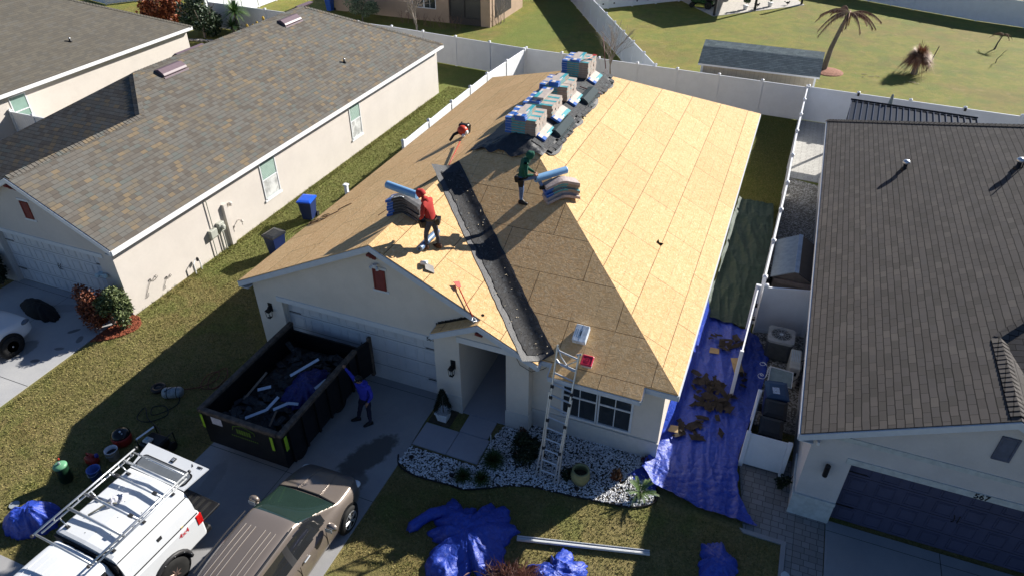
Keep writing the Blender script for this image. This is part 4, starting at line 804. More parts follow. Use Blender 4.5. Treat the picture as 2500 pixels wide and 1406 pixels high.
for (x, y, e, lb) in ((6.98, 6.88, 0, 'tilted shingle bundle on the east slope beside the frontmost stack'), (6.97, 8.5, .0, 'upper tilted shingle bundle on the slope beside the second stack'), (7.0, 8.25, .08, 'lower tilted shingle bundle on the slope beside the second stack'), (6.98, 10.0, 0, 'tilted shingle bundle on the east slope beside the third stack'), (6.99, 12.35, 0, 'tilted shingle bundle on the east slope beside the rearmost stack')):
    place_b(proto, (x, y, zE(x)+.07+e), R(90), lb, 'bundles tilted on the east slope', (0, slope))
# bent piles on the garage ridge and the right hip
GW = M('grey_plastic_wrap', (.115, .11, .115), .5, var=.3, sc=12); bent2 = bundle('shingle_bundle', bend=.50, seed=3); bent2.data.materials[0] = GW; bent2.data.materials[3] = M('black_wrap', (.03, .03, .034), .5); bent2.data.materials[1] = GW; bent4 = bundle('shingle_bundle', bend=.36, seed=8, top_rich=False); tag(bent4, 'x', 'shingle bundle')
for q_ in range(5): bent4.data.materials[q_] = M('pinkish_kraft_wrap', (.40, .33, .31), .55, var=.2, sc=14)
bent4.data.materials[4] = WHT; tag(bent2, 'x', 'shingle bundle'); bent3 = bundle('shingle_bundle', bend=.36, seed=4); tag(bent3, 'x', 'shingle bundle')
for k in range(6): place_b(bent2, (4.70+rg.uniform(-.03, .03), 1.95+rg.uniform(-.02, .02), zW(g_)-.035+.015+k*.084), rg.uniform(-.04, .04), 'bent shingle bundle in the pile beside the worker in red', 'bent bundles on the garage ridge')
hx, hy = 8.30, 4.56; hz = zH(hy)
for k in range(6): place_b(bent3 if k in (2, 3, 4) else bent4, (hx+rg.uniform(-.03, .03)+(.08 if k == 0 else 0), hy+rg.uniform(-.03, .03)-(.06 if k == 0 else 0), hz+.0+k*.084), R(41)+rg.uniform(-.06, .06), 'bent shingle bundle in the pile on the hip beside the worker in green', 'bent bundles on the right hip')
# ---- underlayment rolls
ROLL = M('pale_blue_film', (.19, .37, .60), .35, var=.05, sc=3); ROLLE = M('roll_core', (.05, .06, .08), .6)
def roll(loc, direction, Lr, r, label, mi=ROLL):
    d = Vector(direction).normalized(); T = Matrix.Translation(loc) @ d.to_track_quat('Z', 'Y').to_matrix().to_4x4(); t = tag(MB(T).lathe([(r*.45, 0), (r, .0), (r, .02), (r, Lr-.02), (r, Lr), (r*.45, Lr), (r*.45, Lr-.03), (.01, Lr-.03)], n=24).build('underlay_roll', mi, None, False), label, 'roll')
    for po in t.data.polygons: po.use_smooth = abs(po.normal.dot(d)) < .5
    e = MB(T).lathe([(r*.44, -.004), (r*.44, .01), (.02, .01)], n=16).build('roll_core', ROLLE, t); return t
zr = zW(g_)-.02+6*.084
roll((4.16, 2.0, zr+.17), (1.06, -.20, -.04), 1.05, .105, 'pale blue underlayment roll on the bundle pile beside the worker in red')
roll((7.68, 4.10, hz+6*.084+.06), (.62, .80, .02), 1.05, .105, 'blue underlayment roll on the bundle pile beside the worker in green')
roll((5.66, .86, zG(5.66)+.085), (.02, 1, .0), 1.0, .085, 'partly used blue and white roll at the red worker\'s feet', M('white_blue_film', (.42, .52, .64), .4, var=.5, sc=3, c2=(.10, .19, .36)))
b = MB(); b.slab([(5.6, 1.95, zG(5.6)+.02), (5.75, 1.9, zG(5.75)+.03), (5.8, 2.3, zG(5.8)+.02), (5.62, 2.35, zG(5.62)+.02)], .01)
# ---- tools on the roof
def shovel(label, a, e, blade, m_h, up=(0, 0, 1), blade_m=None, dgrip=True, wdt=.11, bl=.26):
    a = Vector(a); e = Vector(e); t = thing('shovel', label, 'shovel', a); d = (e-a).normalized(); n = Vector(up); sd = d.cross(n).normalized(); n = sd.cross(d)
    MB().tube([a, e], .017, 8).build('handle', m_h, t, True); b = MB()
    q = [(e+sd*-wdt*.6, 0), (e+sd*wdt*.6, 0), (e+d*bl+sd*wdt, 0), (e+d*bl-sd*wdt, 0)]; b.slab([tuple(v+n*.02) for v, _ in q], 0, 0, tuple(-n*.012)); b.build('blade', blade_m or m_h, t)
    if dgrip: b = MB(); b.tube([a, a-d*.06+sd*.05, a-d*.14+sd*.05, a-d*.14-sd*.05, a-d*.06-sd*.05, a], .014, 6); b.build('grip', ALU, t, True)
    return t
RED = M('red_paint', (.42, .035, .02), .45, var=.1)
gx = lambda x, e=.05: zG(x)+e
shovel('red handled roofing shovel lying above the small entry gable', (7.60, -.13, gx(7.6, .06)), (6.96, .46, gx(6.96, .08)), 0, RED, (p, 0, 1), RED, True, .09, .2)
shovel('red handled scraper lying up the ridge toward the blower', (4.62, 4.72, zW(4.62)+.05), (3.75, 7.45, zW(3.75)+.08), 0, RED, (-p, 0, 1), BLACK, False, .07, .12)
shovel('roofing shovel standing against the rearmost bundle stack', (6.75, 14.1, 6.75), (7.12, 13.42, 5.75), 0, M('dark_red_handle', (.12, .02, .02), .5), (1, -1, 1), M('worn_steel', (.45, .40, .36), .5, var=.2), False, .10, .28)
t = shovel('scraper with dark red pole lying beside the third stack', (6.85, 10.95, zE(6.85)+.14), (7.5, 11.5, zE(7.5)+.10), 0, M('dark_red_handle', (1, 1, 1)), (p, 0, 1), BLACK, False, .03, .08)
shovel('small red handled scraper resting on the rearmost stack', (6.62, 11.62, stk[3][1]+.62), (6.9, 12.3, stk[3][1]+.66), 0, M('pink_handle', (.55, .25, .2), .5), (0, 0, 1), RED, False, .09, .14)
def leafblower():
    x, y = 3.42, 8.35; z = zW(x); t = thing('leaf_blower', 'red and black backpack blower lying on the left roof slope', 'blower', (x, y, z)); OR = M('orange_red_plastic', (.55, .06, .03), .4)
    b = MB(); b.sphere((x, y, z+.24), (.20, .18, .18), 12, 8); b.build('engine_cover', OR, t, True); b = MB(); b.bbox(x-.2, x+.17, y+.08, y+.26, z+.04, z+.42, .03); b.tube([(x-.15, y+.27, z+.42), (x-.2, y+.4, z+.3), (x-.2, y+.38, z+.05)], .025, 6); b.tube([(x+.1, y+.27, z+.42), (x+.12, y+.4, z+.3), (x+.1, y+.38, z+.05)], .025, 6); b.build('backpack_frame', BLACK, t)
    MB().tube([(x-.1, y-.1, z+.2), (x-.25, y-.2, z+.12), (x-.3, y-.42, z-.02)], [.06, .05, .045], 10).build('blower_tube', BLACK, t, True)
    b = MB(); b.lathe([(.09, 0), (.10, .05), (.06, .09)], (x+.12, y-.02, z+.20), 10, ax='X'); b.sphere((x+.1, y-.15, z+.12), .07, 8, 5); b.build('recoil_starter', WHT, t, True)
leafblower()
b = MB(); pts = []
for k in range(60):
    t = k/59; x = -.35+1.6*t; y = 3.1+1.15*t+.10*math.sin(t*9); 
    if .35 < t < .75: x += .28*math.cos((t-.35)*31)-.1; y += .20*math.sin((t-.35)*31)
    pts.append((x, y, zW(x)+.022))
b.tube(pts, .013, 5); tag(b.build('air_hose', M('brown_hose', (.13, .07, .03), .6), smooth=True), 'thin brown air hose loosely coiled on the left roof slope', 'hose')
b = MB(); pts = [(4.55-.9*t, 4.6-2.4*t+.05*math.sin(t*11), zW(4.55-.9*t)+.02) for t in [k/24 for k in range(25)]]; b.tube(pts, .009, 5); tag(b.build('safety_rope', M('brown_hose', (1, 1, 1)), smooth=True), 'thin rope running down beside the garage ridge behind the red worker', 'rope')
bt = thing('roof_boot', 'loose pipe flashing with white collar lying on the sunlit garage slope', 'pipe flashing', (6.06, .5, gx(6.06, 0)))
b = MB(); b.slab([(5.93, .58, gx(5.93, .05)), (6.15, .66, gx(6.15, .03)), (6.28, .46, gx(6.28, .03)), (6.08, .36, gx(6.08, .07))], .01); b.build('flange', M('grey_lead', (.16, .15, .14), .5), bt); T = Matrix.Translation((5.98, .50, gx(5.98, .11))) @ Matrix.Rotation(R(70), 4, 'Y'); MB(T).lathe([(.06, -.10), (.055, .08), (.02, .08)], n=14).build('collar', WHT, bt, True)
bx = thing('cardboard_box', 'white box with dark tape slit sitting low on the brown front slope', 'box', (10.19, .8, zH(.8)))
Tb = Matrix.Translation((10.19, .80, zH(.80)+.01)) @ Matrix.Rotation(math.atan(p), 4, 'X')
b = MB(Tb); b.bbox(-.175, .175, -.235, .235, 0, .17, .012); b.build('box_body', M('white_blue_wrap', (.55, .62, .70), .5, var=.25, sc=10), bx); b = MB(Tb); b.box(-.012, .012, -.08, .06, .17, .173); b.build('hand_slot', BLACK, bx); b = MB(Tb)
b.box(-.006, .006, .061, .23, .1705, .173); b.box(-.006, .006, -.23, -.081, .1705, .173)
for k in range(4): b.box(-.14+k*.05, -.12+k*.05, -.12, .1, .1705, .172)
b.build('tape', M('blue_grey_print', (.20, .30, .42), .5), bx)
bk = thing('crate', 'square red lidded bucket beside the ladder top', 'bucket', (10.56, .15, zH(.15)))
Tb = Matrix.Translation((10.56, .18, zH(.18)+.01)) @ Matrix.Rotation(math.atan(p)*.9, 4, 'X'); MB(Tb).bbox(-.13, .13, -.13, .13, 0, .14, .02).build('bucket_body', M('white_plastic', (.6, .58, .6), .4), bk)
PK = M('red_pink_plastic', (.50, .03, .07), .4, var=.06); b = MB(Tb); b.bbox(-.15, .15, -.15, .15, .14, .19, .02); b.build('lid', PK, bk); b = MB(Tb); b.lathe([(.065, .19), (.065, .198), (.05, .198), (.05, .19)], n=20, cap=False); b.lathe([(.03, .19), (.03, .2), (.005, .2)], n=14)
for (x0, x1, y0, y1) in ((-.13, .13, .11, .125), (-.13, .13, -.125, -.11), (-.13, -.115, -.11, .11), (.115, .13, -.11, .11)): b.box(x0, x1, y0, y1, .19, .2)
b.build('lid_ribs', PK, bk)
bk.name = 'bucket'
# ---- ladder
ld = thing('ladder', 'aluminium multi position ladder with standoff leaning on the front eave', 'ladder', (10.1, -1.4, 0))
A0 = Vector((9.93, -1.40, .02)); A1 = Vector((9.84, -.06, 3.42)); B0 = Vector((10.33, -1.42, .02)); B1 = Vector((10.40, -.08, 3.30))
def lr(s, t): P0, P1 = (A0, A1) if s == 0 else (B0, B1); return P0+(P1-P0)*t
mid = .42
for s in (0, 1):
    q = [lr(s, 0), lr(s, 1)]; MB().tube(q, .026, 6).build('rail', ALU, ld)
    off = Vector((-.05 if s == 0 else .04, 0, 0)); MB().tube([lr(s, 0)+off*2.4+Vector((0, .0, 0)), lr(s, .26)+off, lr(s, .66)+off*.9], .026, 6).build('outer_rail', ALU, ld)
for k in range(12):
    t = .07+k*.081; a, c = lr(0, t), lr(1, t); e = Vector((.0, 0, 0)); MB().tube([a, c], .024, 6).build('rung', ALU, ld)
b = MB(); b.tube([lr(0, .985), lr(0, .93)+Vector((.12, 0, -.05)), lr(0, .88)+Vector((.28, .03, -.05)), lr(1, .955)], .02, 6); b.tube([lr(0, .90), lr(0, .87)+Vector((.14, 0, -.02)), lr(1, .87)], .02, 6); b.tube([lr(1, .99)+Vector((-.06, 0, 0)), lr(1, 1.0)+Vector((.05, .02, .0))], .03, 6); b.build('standoff', ALU, ld)
b = MB()
for s in (0, 1):
    for t in (.24, .45, .62, .70): q = lr(s, t); b.bbox(q.x-.04, q.x+.04, q.y-.035, q.y+.035, q.z-.05, q.z+.05, .008)
b.build('lock_bracket', DKPL, ld)
# ================================================================== DUMPSTER
DX0, DX1, DY0, DY1, DZ = 1.60, 4.05, -3.80, .02, 1.70
dt = thing('dumpster', 'long black open top trailer dumpster full of roofing waste on the driveway', 'dumpster', (2.8, -2, 0))
DM = M('dumpster_black_steel', (.008, .008, .009), .5, var=.3, sc=4); DR = M('rusty_rim_steel', (.085, .065, .052), .7, var=.4, sc=7)
b = MB(); w = .05
b.slab([(DX0, DY0, DZ-.12), (DX0, DY1, DZ-.12), (DX0+w, DY1, DZ-.12), (DX0+w, DY0, DZ-.12)], DZ-.6); b.slab([(DX1-w, DY0, DZ-.12), (DX1-w, DY1-.45, DZ-.12), (DX1, DY1-.45, DZ-.12), (DX1, DY0, DZ-.12)], DZ-.6)
b.box(DX0+w, DX1-w, DY0, DY0+w, .48, DZ-.12); b.box(DX0+w, DX1-w, DY0+w, DY1, .42, .5); b.slab([(DX0+w, DY1-w, DZ-.3), (DX0+w, DY1, DZ-.3), (DX1-w, DY1, DZ-.3), (DX1-w, DY1-w, DZ-.3)], DZ-.9)
for k in range(7):
    y = DY0+.25+k*.55; b.box(DX1, DX1+.05, y, y+.07, .45, DZ-.12) if y < DY1-.5 else None; b.box(DX0-.05, DX0, y, y+.07, .45, DZ-.12)
b.build('container', DM, dt)
b = MB(); b.bbox(DX0-.06, DX0+.09, DY0-.05, DY1, DZ-.12, DZ, .02); b.bbox(DX1-.09, DX1+.06, DY0-.05, DY1-.4, DZ-.12, DZ, .02); b.bbox(DX0+.095, DX1-.095, DY0-.06, DY0+.08, DZ-.13, DZ-.004, .02); b.build('rim', DR, dt)
b = MB(); b.slab([(DX1-.03, DY1-.42, DZ), (DX1+.05, DY1-.42, DZ), (DX1+.20, DY1+.10, DZ+.0), (DX1+.12, DY1+.12, DZ+.0)], 1.15); b.build('swing_door', DM, dt)
MB().bbox(DX1+.1, DX1+.2, DY1+.02, DY1+.14, .4, DZ+.12, .01).build('door_post', DR, dt)
b = MB(); b.box(DX0+.3, DX1-.3, DY0+.2, DY1-.1, .3, .42); b.build('chassis', DM, dt)
for (x, y) in ((DX0+.25, DY0+.75), (DX1-.25, DY0+.75), (DX0+.25, DY0+2.6), (DX1-.25, DY0+2.6)): MB().lathe([(.1, -.09), (.27, -.1), (.30, -.07), (.30, .07), (.27, .1), (.1, .09)], (x, y, .33), 20, ax='X').build('wheel', RUBBER, dt)
YG = M('lime_reflective_tape', (.30, .48, .03), .4)
for (x0, x1) in ((DX0+.01, DX0+.08), (DX1-.30, DX1-.22)): MB().box(x0, x1, DY0-.062, DY0-.055, DZ-.62, DZ-.16).build('reflective_tape', YG, dt)
MB().box(DX1+.052, DX1+.06, DY0+.04, DY0+.14, DZ-.62, DZ-.16).build('reflective_tape', YG, dt)
MB().box(DX0+.30, DX0+.62, DY0-.010, DY0-.002, DZ-.44, DZ-.20).build('sticker', M('pale_sticker', (.50, .48, .52), .5), dt)
b = MB(); cx = (DX0+DX1)/2+.05; y = DY0-.006; zc = DZ-.52
b.tube([(cx-.34, y, zc+.10), (cx-.30, y, zc+.24), (cx, y, zc+.34), (cx+.34, y, zc+.22), (cx+.34, y, zc+.12)], .012, 4)
for k in range(6): b.box(cx-.22+k*.075, cx-.165+k*.075, y-.005, y, zc+.02, zc+.18)
for k in range(14): b.box(cx-.42+k*.06, cx-.385+k*.06, y-.004, y, zc-.12, zc-.08)
b.build('company_logo', M('dim_lime_paint', (.10, .17, .02), .5), dt)
def heap(x0, x1, y0, y1, z0, amp, seed, nx=40, ny=60, sc=1.4, crisp=1):
    def fn(u, v):
        x = x0+(x1-x0)*u; y = y0+(y1-y0)*v; e = min(1, 8*min(u, 1-u, v, 1-v)+.25); r_ = mn.hetero_terrain(Vector((x*sc, y*sc, seed)), .8, 2.2, 4, .4)
        return (x, y, z0+amp*e*(.5+.5*r_*crisp))
    return MB().grid(fn, nx, ny)
WASTE = blotch('dark_waste', [(.3, (.010, .010, .011)), (.55, (.035, .032, .030)), (.75, (.065, .058, .05))], sc=7, bump=.8, bsc=18)
o_ = heap(DX0+w, DX1-w, DY0+w, DY1-w, .75, .32, 3.3).build('shingle_waste', WASTE); o_['kind'] = 'stuff'; o_['label'] = 'heap of torn dark shingles filling the dumpster'
b = MB(); rg = random.Random(3)
for k in range(150):
    x = rg.uniform(DX0+.25, DX1-.25); y = rg.uniform(DY0+.3, DY1-.3); z = rg.uniform(.98, 1.15); T = Matrix.Translation((x, y, z)) @ Matrix.Rotation(rg.uniform(0, 6), 4, 'Z') @ Matrix.Rotation(rg.uniform(-.5, .5), 4, 'X') @ Matrix.Rotation(rg.uniform(-.5, .5), 4, 'Y'); a, c = rg.uniform(.08, .28), rg.uniform(.06, .16); b.T = T; b.slab([(-a, -c, 0), (a, -c*.8, 0.01), (a*.9, c, 0), (-a*.8, c*.9, .02)], .01)
o_ = b.build('torn_shingles', SH_O); o_['kind'] = 'stuff'; o_['label'] = 'loose torn shingle sheets strewn over the dumpster waste'
def strip(label, pts, w_, m, nm='drip_edge', cat='metal strip'):
    b = MB(); up = Vector((0, 0, 1))
    for k in range(len(pts)-1):
        a = Vector(pts[k]); c = Vector(pts[k+1]); d = (c-a).normalized(); n = d.cross(up).normalized()*w_/2; b.slab([tuple(a-n), tuple(c-n), tuple(c+n+Vector((0, 0, -.03))), tuple(a+n+Vector((0, 0, -.03)))], .012)
    return tag(b.build(nm, m), label, cat)
WM_ = M('blue_white_metal', (.55, .60, .68), .4, var=.05)
strip('bent white metal strip in the front part of the dumpster', [(2.55, -3.35, 1.28), (2.92, -2.95, 1.34), (2.98, -2.5, 1.42)], .065, WM_)
strip('short white metal strip right of the bent strip in the dumpster', [(3.05, -2.85, 1.30), (3.3, -2.55, 1.35), (3.55, -2.45, 1.32)], .07, WM_)
strip('ragged white metal strip near the back of the dumpster', [(2.72, -1.65, 1.36), (3.2, -.95, 1.55)], .07, WM_)
strip('white metal scrap in the middle of the dumpster', [(2.15, -2.35, 1.25), (2.45, -2.15, 1.3)], .08, WM_)
strip('small pale strip by the right wall of the dumpster', [(3.62, -1.9, 1.35), (3.75, -1.45, 1.4)], .06, WM_)
strip('small pale metal scrap in the front corner of the dumpster', [(2.9, -3.45, 1.2), (3.35, -3.5, 1.22)], .05, M('dull_metal', (.25, .27, .33), .5))
strip('thin wooden batten lying across the dumpster waste', [(2.0, -2.75, 1.2), (2.1, -2.1, 1.4), (2.12, -1.85, 1.45)], .045, M('old_wood', (.20, .15, .11), .8), 'batten', 'batten')
strip('dark wooden batten near the front wall of the dumpster', [(3.25, -3.3, 1.2), (3.15, -2.85, 1.3)], .04, M('old_wood', (1, 1, 1)), 'batten', 'batten')
def crumple(name, label, cat, c, rx, ry, hgt, m, seed, rot=0, nx=46, ny=46, sc=2.3, ex=.30, tail=None):
    """bunched sheet: mound with deep ridged folds and an uneven outline"""
    def fn(u, v):
        a = 2*math.pi*u; r_ = v; rad = 1+ex*fbm(math.cos(a), math.sin(a), 1.6, 4, seed); x = r_*rad*rx*math.cos(a); y = r_*rad*ry*math.sin(a); f = mn.ridged_multi_fractal(Vector((x*sc+seed, y*sc, seed*2.1)), .9, 2.1, 4, 1.0, 2.2)
        z = hgt*(1-r_**2.2)**.7*(.45+.42*f*.6) if r_ < 1 else 0; z += .02*(1-r_); ca, sa = math.cos(rot), math.sin(rot)
        return (c[0]+x*ca-y*sa, c[1]+x*sa+y*ca, c[2]+max(z, .0))
    b = MB().grid(fn, nx*2, ny); return tag(b.build(name, m, smooth=True), label, cat)
crumple('tarp', 'dark blue tarp bundle stuffed in the middle of the dumpster', 'tarp', (3.25, -1.75, 1.08), .55, .75, .42, tarp_mat('navy_tarp', (.010, .012, .10), (.016, .018, .16), .5), 4.2, .3)
# ================================================================== TARPS BESIDE THE HOUSE
def side_tarp(name, label, rows, m, nu=60, nv=150, amp=.05, seed=1, lean=0):
    """rows: (y, x_left, x_right) control rows"""
    def fn(u, v):
        t = v*(len(rows)-1); i = min(int(t), len(rows)-2); f = t-i; f = f*f*(3-2*f)*.5+f*.5; a, c = rows[i], rows[i+1]
        P0 = Vector((a[1], a[0]+a[3])).lerp(Vector((c[1], c[0]+c[3])), f); P1 = Vector((a[2], a[0]+a[4])).lerp(Vector((c[2], c[0]+c[4])), f); q = P0.lerp(P1, u)
        x, y = q; x += .06*fbm(v*9, 0, 1, 3, seed)*(1 if u in (0, 1) else 0)
        fold = mn.ridged_multi_fractal(Vector((x*1.7+.22*y, y*.38, seed)), 1.1, 2.0, 3, 1.0, 2.0); z = .035+amp*fold+.03*abs(fbm(x, y, 3, 3, seed+1))
        if lean and u < .16: z += lean*((.16-u)/.16)**1.5*max(.12, min(1, (y-.3)/1.2))
        return (x, y, z)
    return tag(MB().grid(fn, nu, nv).build(name, m, smooth=True), label, 'tarp')
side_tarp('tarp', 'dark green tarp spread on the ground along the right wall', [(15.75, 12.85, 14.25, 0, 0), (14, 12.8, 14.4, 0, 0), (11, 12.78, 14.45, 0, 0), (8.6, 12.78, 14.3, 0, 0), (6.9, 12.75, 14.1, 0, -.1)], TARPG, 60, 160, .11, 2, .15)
side_tarp('tarp', 'large blue tarp littered with torn shingles between the two houses', [(7.3, 12.72, 14.5, 0, -.7), (5.6, 12.66, 14.98, 0, -.1), (3.6, 12.62, 14.85, 0, -.2), (1.8, 12.58, 14.65, 0, -.2), (.6, 12.45, 14.60, 0, 0), (-.25, 12.30, 14.75, .1, .15), (-.62, 12.75, 15.1, .0, -.05), (-.95, 13.6, 15.25, .12, .05)], TARP, 80, 190, .085, 5, .62)
def skirt(u, v):
    x = 11.93+(12.75-11.93)*u+.05*math.sin(v*9); y = -.45+(.95*u**1.2)*(v)-.35*(1-v)*u; z = .03+.10*u*v+.07*abs(fbm(x*1.2, y*3, 2, 4, 3))
    return (x, y, z)
tag(MB().grid(skirt, 24, 20).build('tarp_corner', TARP, smooth=True), 'shiny folded blue tarp end on the white gravel at the house corner', 'tarp')
rg = random.Random(21); frag = []
BR = M('torn_brown_shingle', (.036, .029, .023), .9, var=.35, sc=9); BR2 = M('tan_board', (.42, .30, .15), .8, var=.15, sc=5)
for k in range(5):
    b = MB(); n = rg.randint(6, 9); rr_ = [rg.uniform(.45, 1.25) for _ in range(n)]
    j_ = lambda a: rg.uniform(-a, a); pts = [(-.17+j_(.04), -.07+j_(.02), j_(.012)), (.02+j_(.05), -.075+j_(.03), j_(.012)), (.17+j_(.05), -.06+j_(.02), j_(.02)), (.15+j_(.05), .0+j_(.02), j_(.02)), (.19+j_(.05), .07+j_(.02), j_(.02)), (0+j_(.05), .06+j_(.03), j_(.012)), (-.16+j_(.05), .07+j_(.02), j_(.02))]; b.slab(pts, .006); o_ = b.build('shingle_scrap', BR); o_['category'] = 'shingle scrap'; frag.append(o_)
cl = [(13.55, 3.2, .55, .85, 55), (13.7, 5.7, .5, .5, 14), (13.3, 1.5, .5, .4, 12), (14.3, 4.3, .2, .3, 4)]; lbn = ['brown shingle scrap in the big heap in the middle of the blue tarp', 'brown shingle scrap scattered near the green tarp end of the blue tarp', 'brown shingle scrap on the front part of the blue tarp', 'brown shingle scrap near the right edge of the blue tarp']; used = set()
for ci, (cx_, cy_, sx_, sy_, n) in enumerate(cl):
    for k in range(n):
        f_ = rg.randrange(5); o_ = frag[f_] if f_ not in used else dup(frag[f_]); used.add(f_); s_ = rg.uniform(.45, 1.25); o_.scale = (s_, s_*rg.uniform(.8, 1.5), 1)
        gx_, gy_ = rg.gauss(0, .5), rg.gauss(0, .5); o_.location = (cx_+sx_*gx_, cy_+sy_*gy_, .21+(.07*rg.random() if ci == 0 else .0)+.015*k/n); o_.rotation_euler = (rg.uniform(-.25, .25), rg.uniform(-.25, .25), rg.uniform(0, 6)); o_['label'] = lbn[ci]; o_['group'] = lbn[ci].replace('brown shingle scrap', 'scraps'); o_['category'] = 'shingle scrap'
def board(nm, label, x, y, z, a, w_, l_, m, cat): T = Matrix.Translation((x, y, z)) @ Matrix.Rotation(a, 4, 'Z') @ Matrix.Rotation(.12, 4, 'X'); return tag(MB(T).slab([(-w_, -l_, 0), (w_, -l_*.9, 0), (w_*.95, l_, 0), (-w_*.9, l_*.95, 0)], .012).build(nm, m), label, cat)
board('board_scrap', 'tan sheathing offcut beside the open gate on the blue tarp', 14.1, 4.75, .19, .35, .15, .32, BR2, 'board'); board('board_scrap', 'small tan board offcut near the house wall on the blue tarp', 12.78, 1.35, .28, .1, .16, .12, BR2, 'board'); board('board_scrap', 'tan board piece at the far end of the blue tarp', 13.35, 5.2, .19, .1, .15, .12, M('tan_board', (1, 1, 1)), 'board')
# tarp piles on the front lawn
crumple('tarp', 'biggest crumpled blue tarp heap on the front lawn', 'tarp', (8.95, -3.75, 0), 1.0, 1.1, .55, TARP, 7.7, .4, sc=1.15, ex=.5)
b = MB(); tp = [(8.5, -3.25, .12), (8.15, -3.3, .1), (7.85, -3.5, .1), (7.72, -3.75, .12), (7.62, -3.95, .09), (7.6, -4.05, .05)]; b.tube(tp, [.24, .17, .14, .13, .15, .06], 12)
for i, v_ in enumerate(b.v): q = fbm(v_[0]*7, v_[1]*7, 1, 3, i % 3); b.v[i] = (v_[0]+.05*q, v_[1]+.05*q, max(.01, v_[2]+.04*q))
tag(b.build('tarp', TARP, smooth=True), 'twisted blue tarp tail trailing left from the biggest heap', 'tarp')
crumple('tarp', 'sunlit blue tarp heap at the bottom edge of the front lawn', 'tarp', (11.2, -3.9, 0), .72, .62, .42, TARP, 2.2, 1.1, sc=1.6, ex=.5)
crumple('tarp', 'small blue tarp heap in shade near the grey driveway', 'tarp', (14.55, -2.3, 0), .42, .62, .40, TARP, 9.1, .2, sc=1.4, ex=.35)
crumple('tarp', 'wrapped blue tarp parcel beside the white pickup', 'tarp', (-.98, -7.2, 0), .66, .46, .85, TARP, 5.5, .5, sc=.9, ex=.22)
gu = thing('gutter_pipe', 'long straight white gutter piece lying across the front lawn', 'gutter', (11.5, -2.95, 0))
a = Vector((10.05, -3.30, .07)); e = Vector((13.05, -2.53, .07)); d = (e-a).normalized(); b = MB(frame_T(a, d, Vector((-d.y, d.x, 0)))); LL_ = (e-a).length
b.box(0, LL_, -.05, .05, -.03, -.02); b.box(0, LL_, -.055, -.047, -.02, .045); b.box(0, LL_, .047, .055, -.02, .045); b.box(0, LL_, -.012, .012, -.019, .02); b.build('gutter_channel', TRIM, gu)
# ================================================================== VEHICLES (local frame: +y = rear of pickup / front of the others; z up)
def wheel(t, x, y, r, w_, s, rim, name='wheel', spokes=5, rimc=None):
    """s = +1: outer face towards +x"""
    b = MB(); b.lathe([(r*.62, -w_/2), (r*.93, -w_/2), (r, -w_/2+.03), (r, w_/2-.03), (r*.93, w_/2), (r*.62, w_/2)], (x, y, r), 28, ax='X'); wo = b.build(name, RUBBER, t, True)
    b = MB(); xo = x+s*w_*.5; b.lathe([(r*.62, -s*w_*.30), (r*.64, s*.004), (r*.58, s*.004), (r*.56, -s*w_*.22), (.01, -s*w_*.22)], (xo, y, r), 28, ax='X')
    for k in range(spokes):
        a = 2*math.pi*k/spokes+.3
        for o_ in (-.13, .13):
            c1 = (xo-s*.012, y+math.cos(a+o_*.5)*r*.12, r+math.sin(a+o_*.5)*r*.12); c2 = (xo-s*.010, y+math.cos(a+o_)*r*.58, r+math.sin(a+o_)*r*.58); b.tube([c1, c2], [r*.055, r*.05], 5)
    b.lathe([(r*.15, -s*.03), (r*.15, s*.002), (.01, s*.004)], (xo, y, r), 12, ax='X'); b.build('rim', rim, wo); return wo
def loft_body(stations, T=None):
    """stations: list of (y, [(x,z)...] half profile from bottom centre to top centre); mirrored."""
    rings = []
    for y, pr in stations:
        r_ = [(x, y, z) for x, z in pr]; l_ = [(-x, y, z) for x, z in pr[::-1] if x > 1e-6]; rings.append(r_+[q for q in l_])
    return rings
def car_body(sts, glass_fn, mats, T, name, t, sub=2, crease=None):
    n = None; b = MB(T); rings = loft_body(sts); n = len(rings[0]); base = len(b.v)
    for r_ in rings:
        for q in r_: b.av(q)
    for k in range(len(rings)-1):
        for i in range(n):
            j = (i+1) % n; b.f.append([base+k*n+i, base+k*n+j, base+(k+1)*n+j, base+(k+1)*n+i]); b.mi.append(0)
    b.f.append([base+i for i in range(n-1, -1, -1)]); b.mi.append(0); b.f.append([base+(len(rings)-1)*n+i for i in range(n)]); b.mi.append(0)
    o_ = b.build(name, mats, t, True); sbm = o_.modifiers.new('s', 'SUBSURF'); sbm.levels = sub; sbm.render_levels = sub
    dg = bpy.context.evaluated_depsgraph_get(); me = bpy.data.meshes.new_from_object(o_.evaluated_get(dg)); o_.modifiers.clear(); o_.data = me
    inv = (T.inverted() @ WM[t.name])
    for po in me.polygons:
        c = inv @ po.center; nn = (inv.to_3x3() @ po.normal); m_ = glass_fn(c, nn)
        if m_: po.material_index = m_
    return o_
def paint(name, c, metal=.0, rough=.3):
    g = G(name); return g.fin(g.mix(g.noise(3, 4), mulc(c, .94), mulc(c, 1.05)), rough, metal, .5, .6)
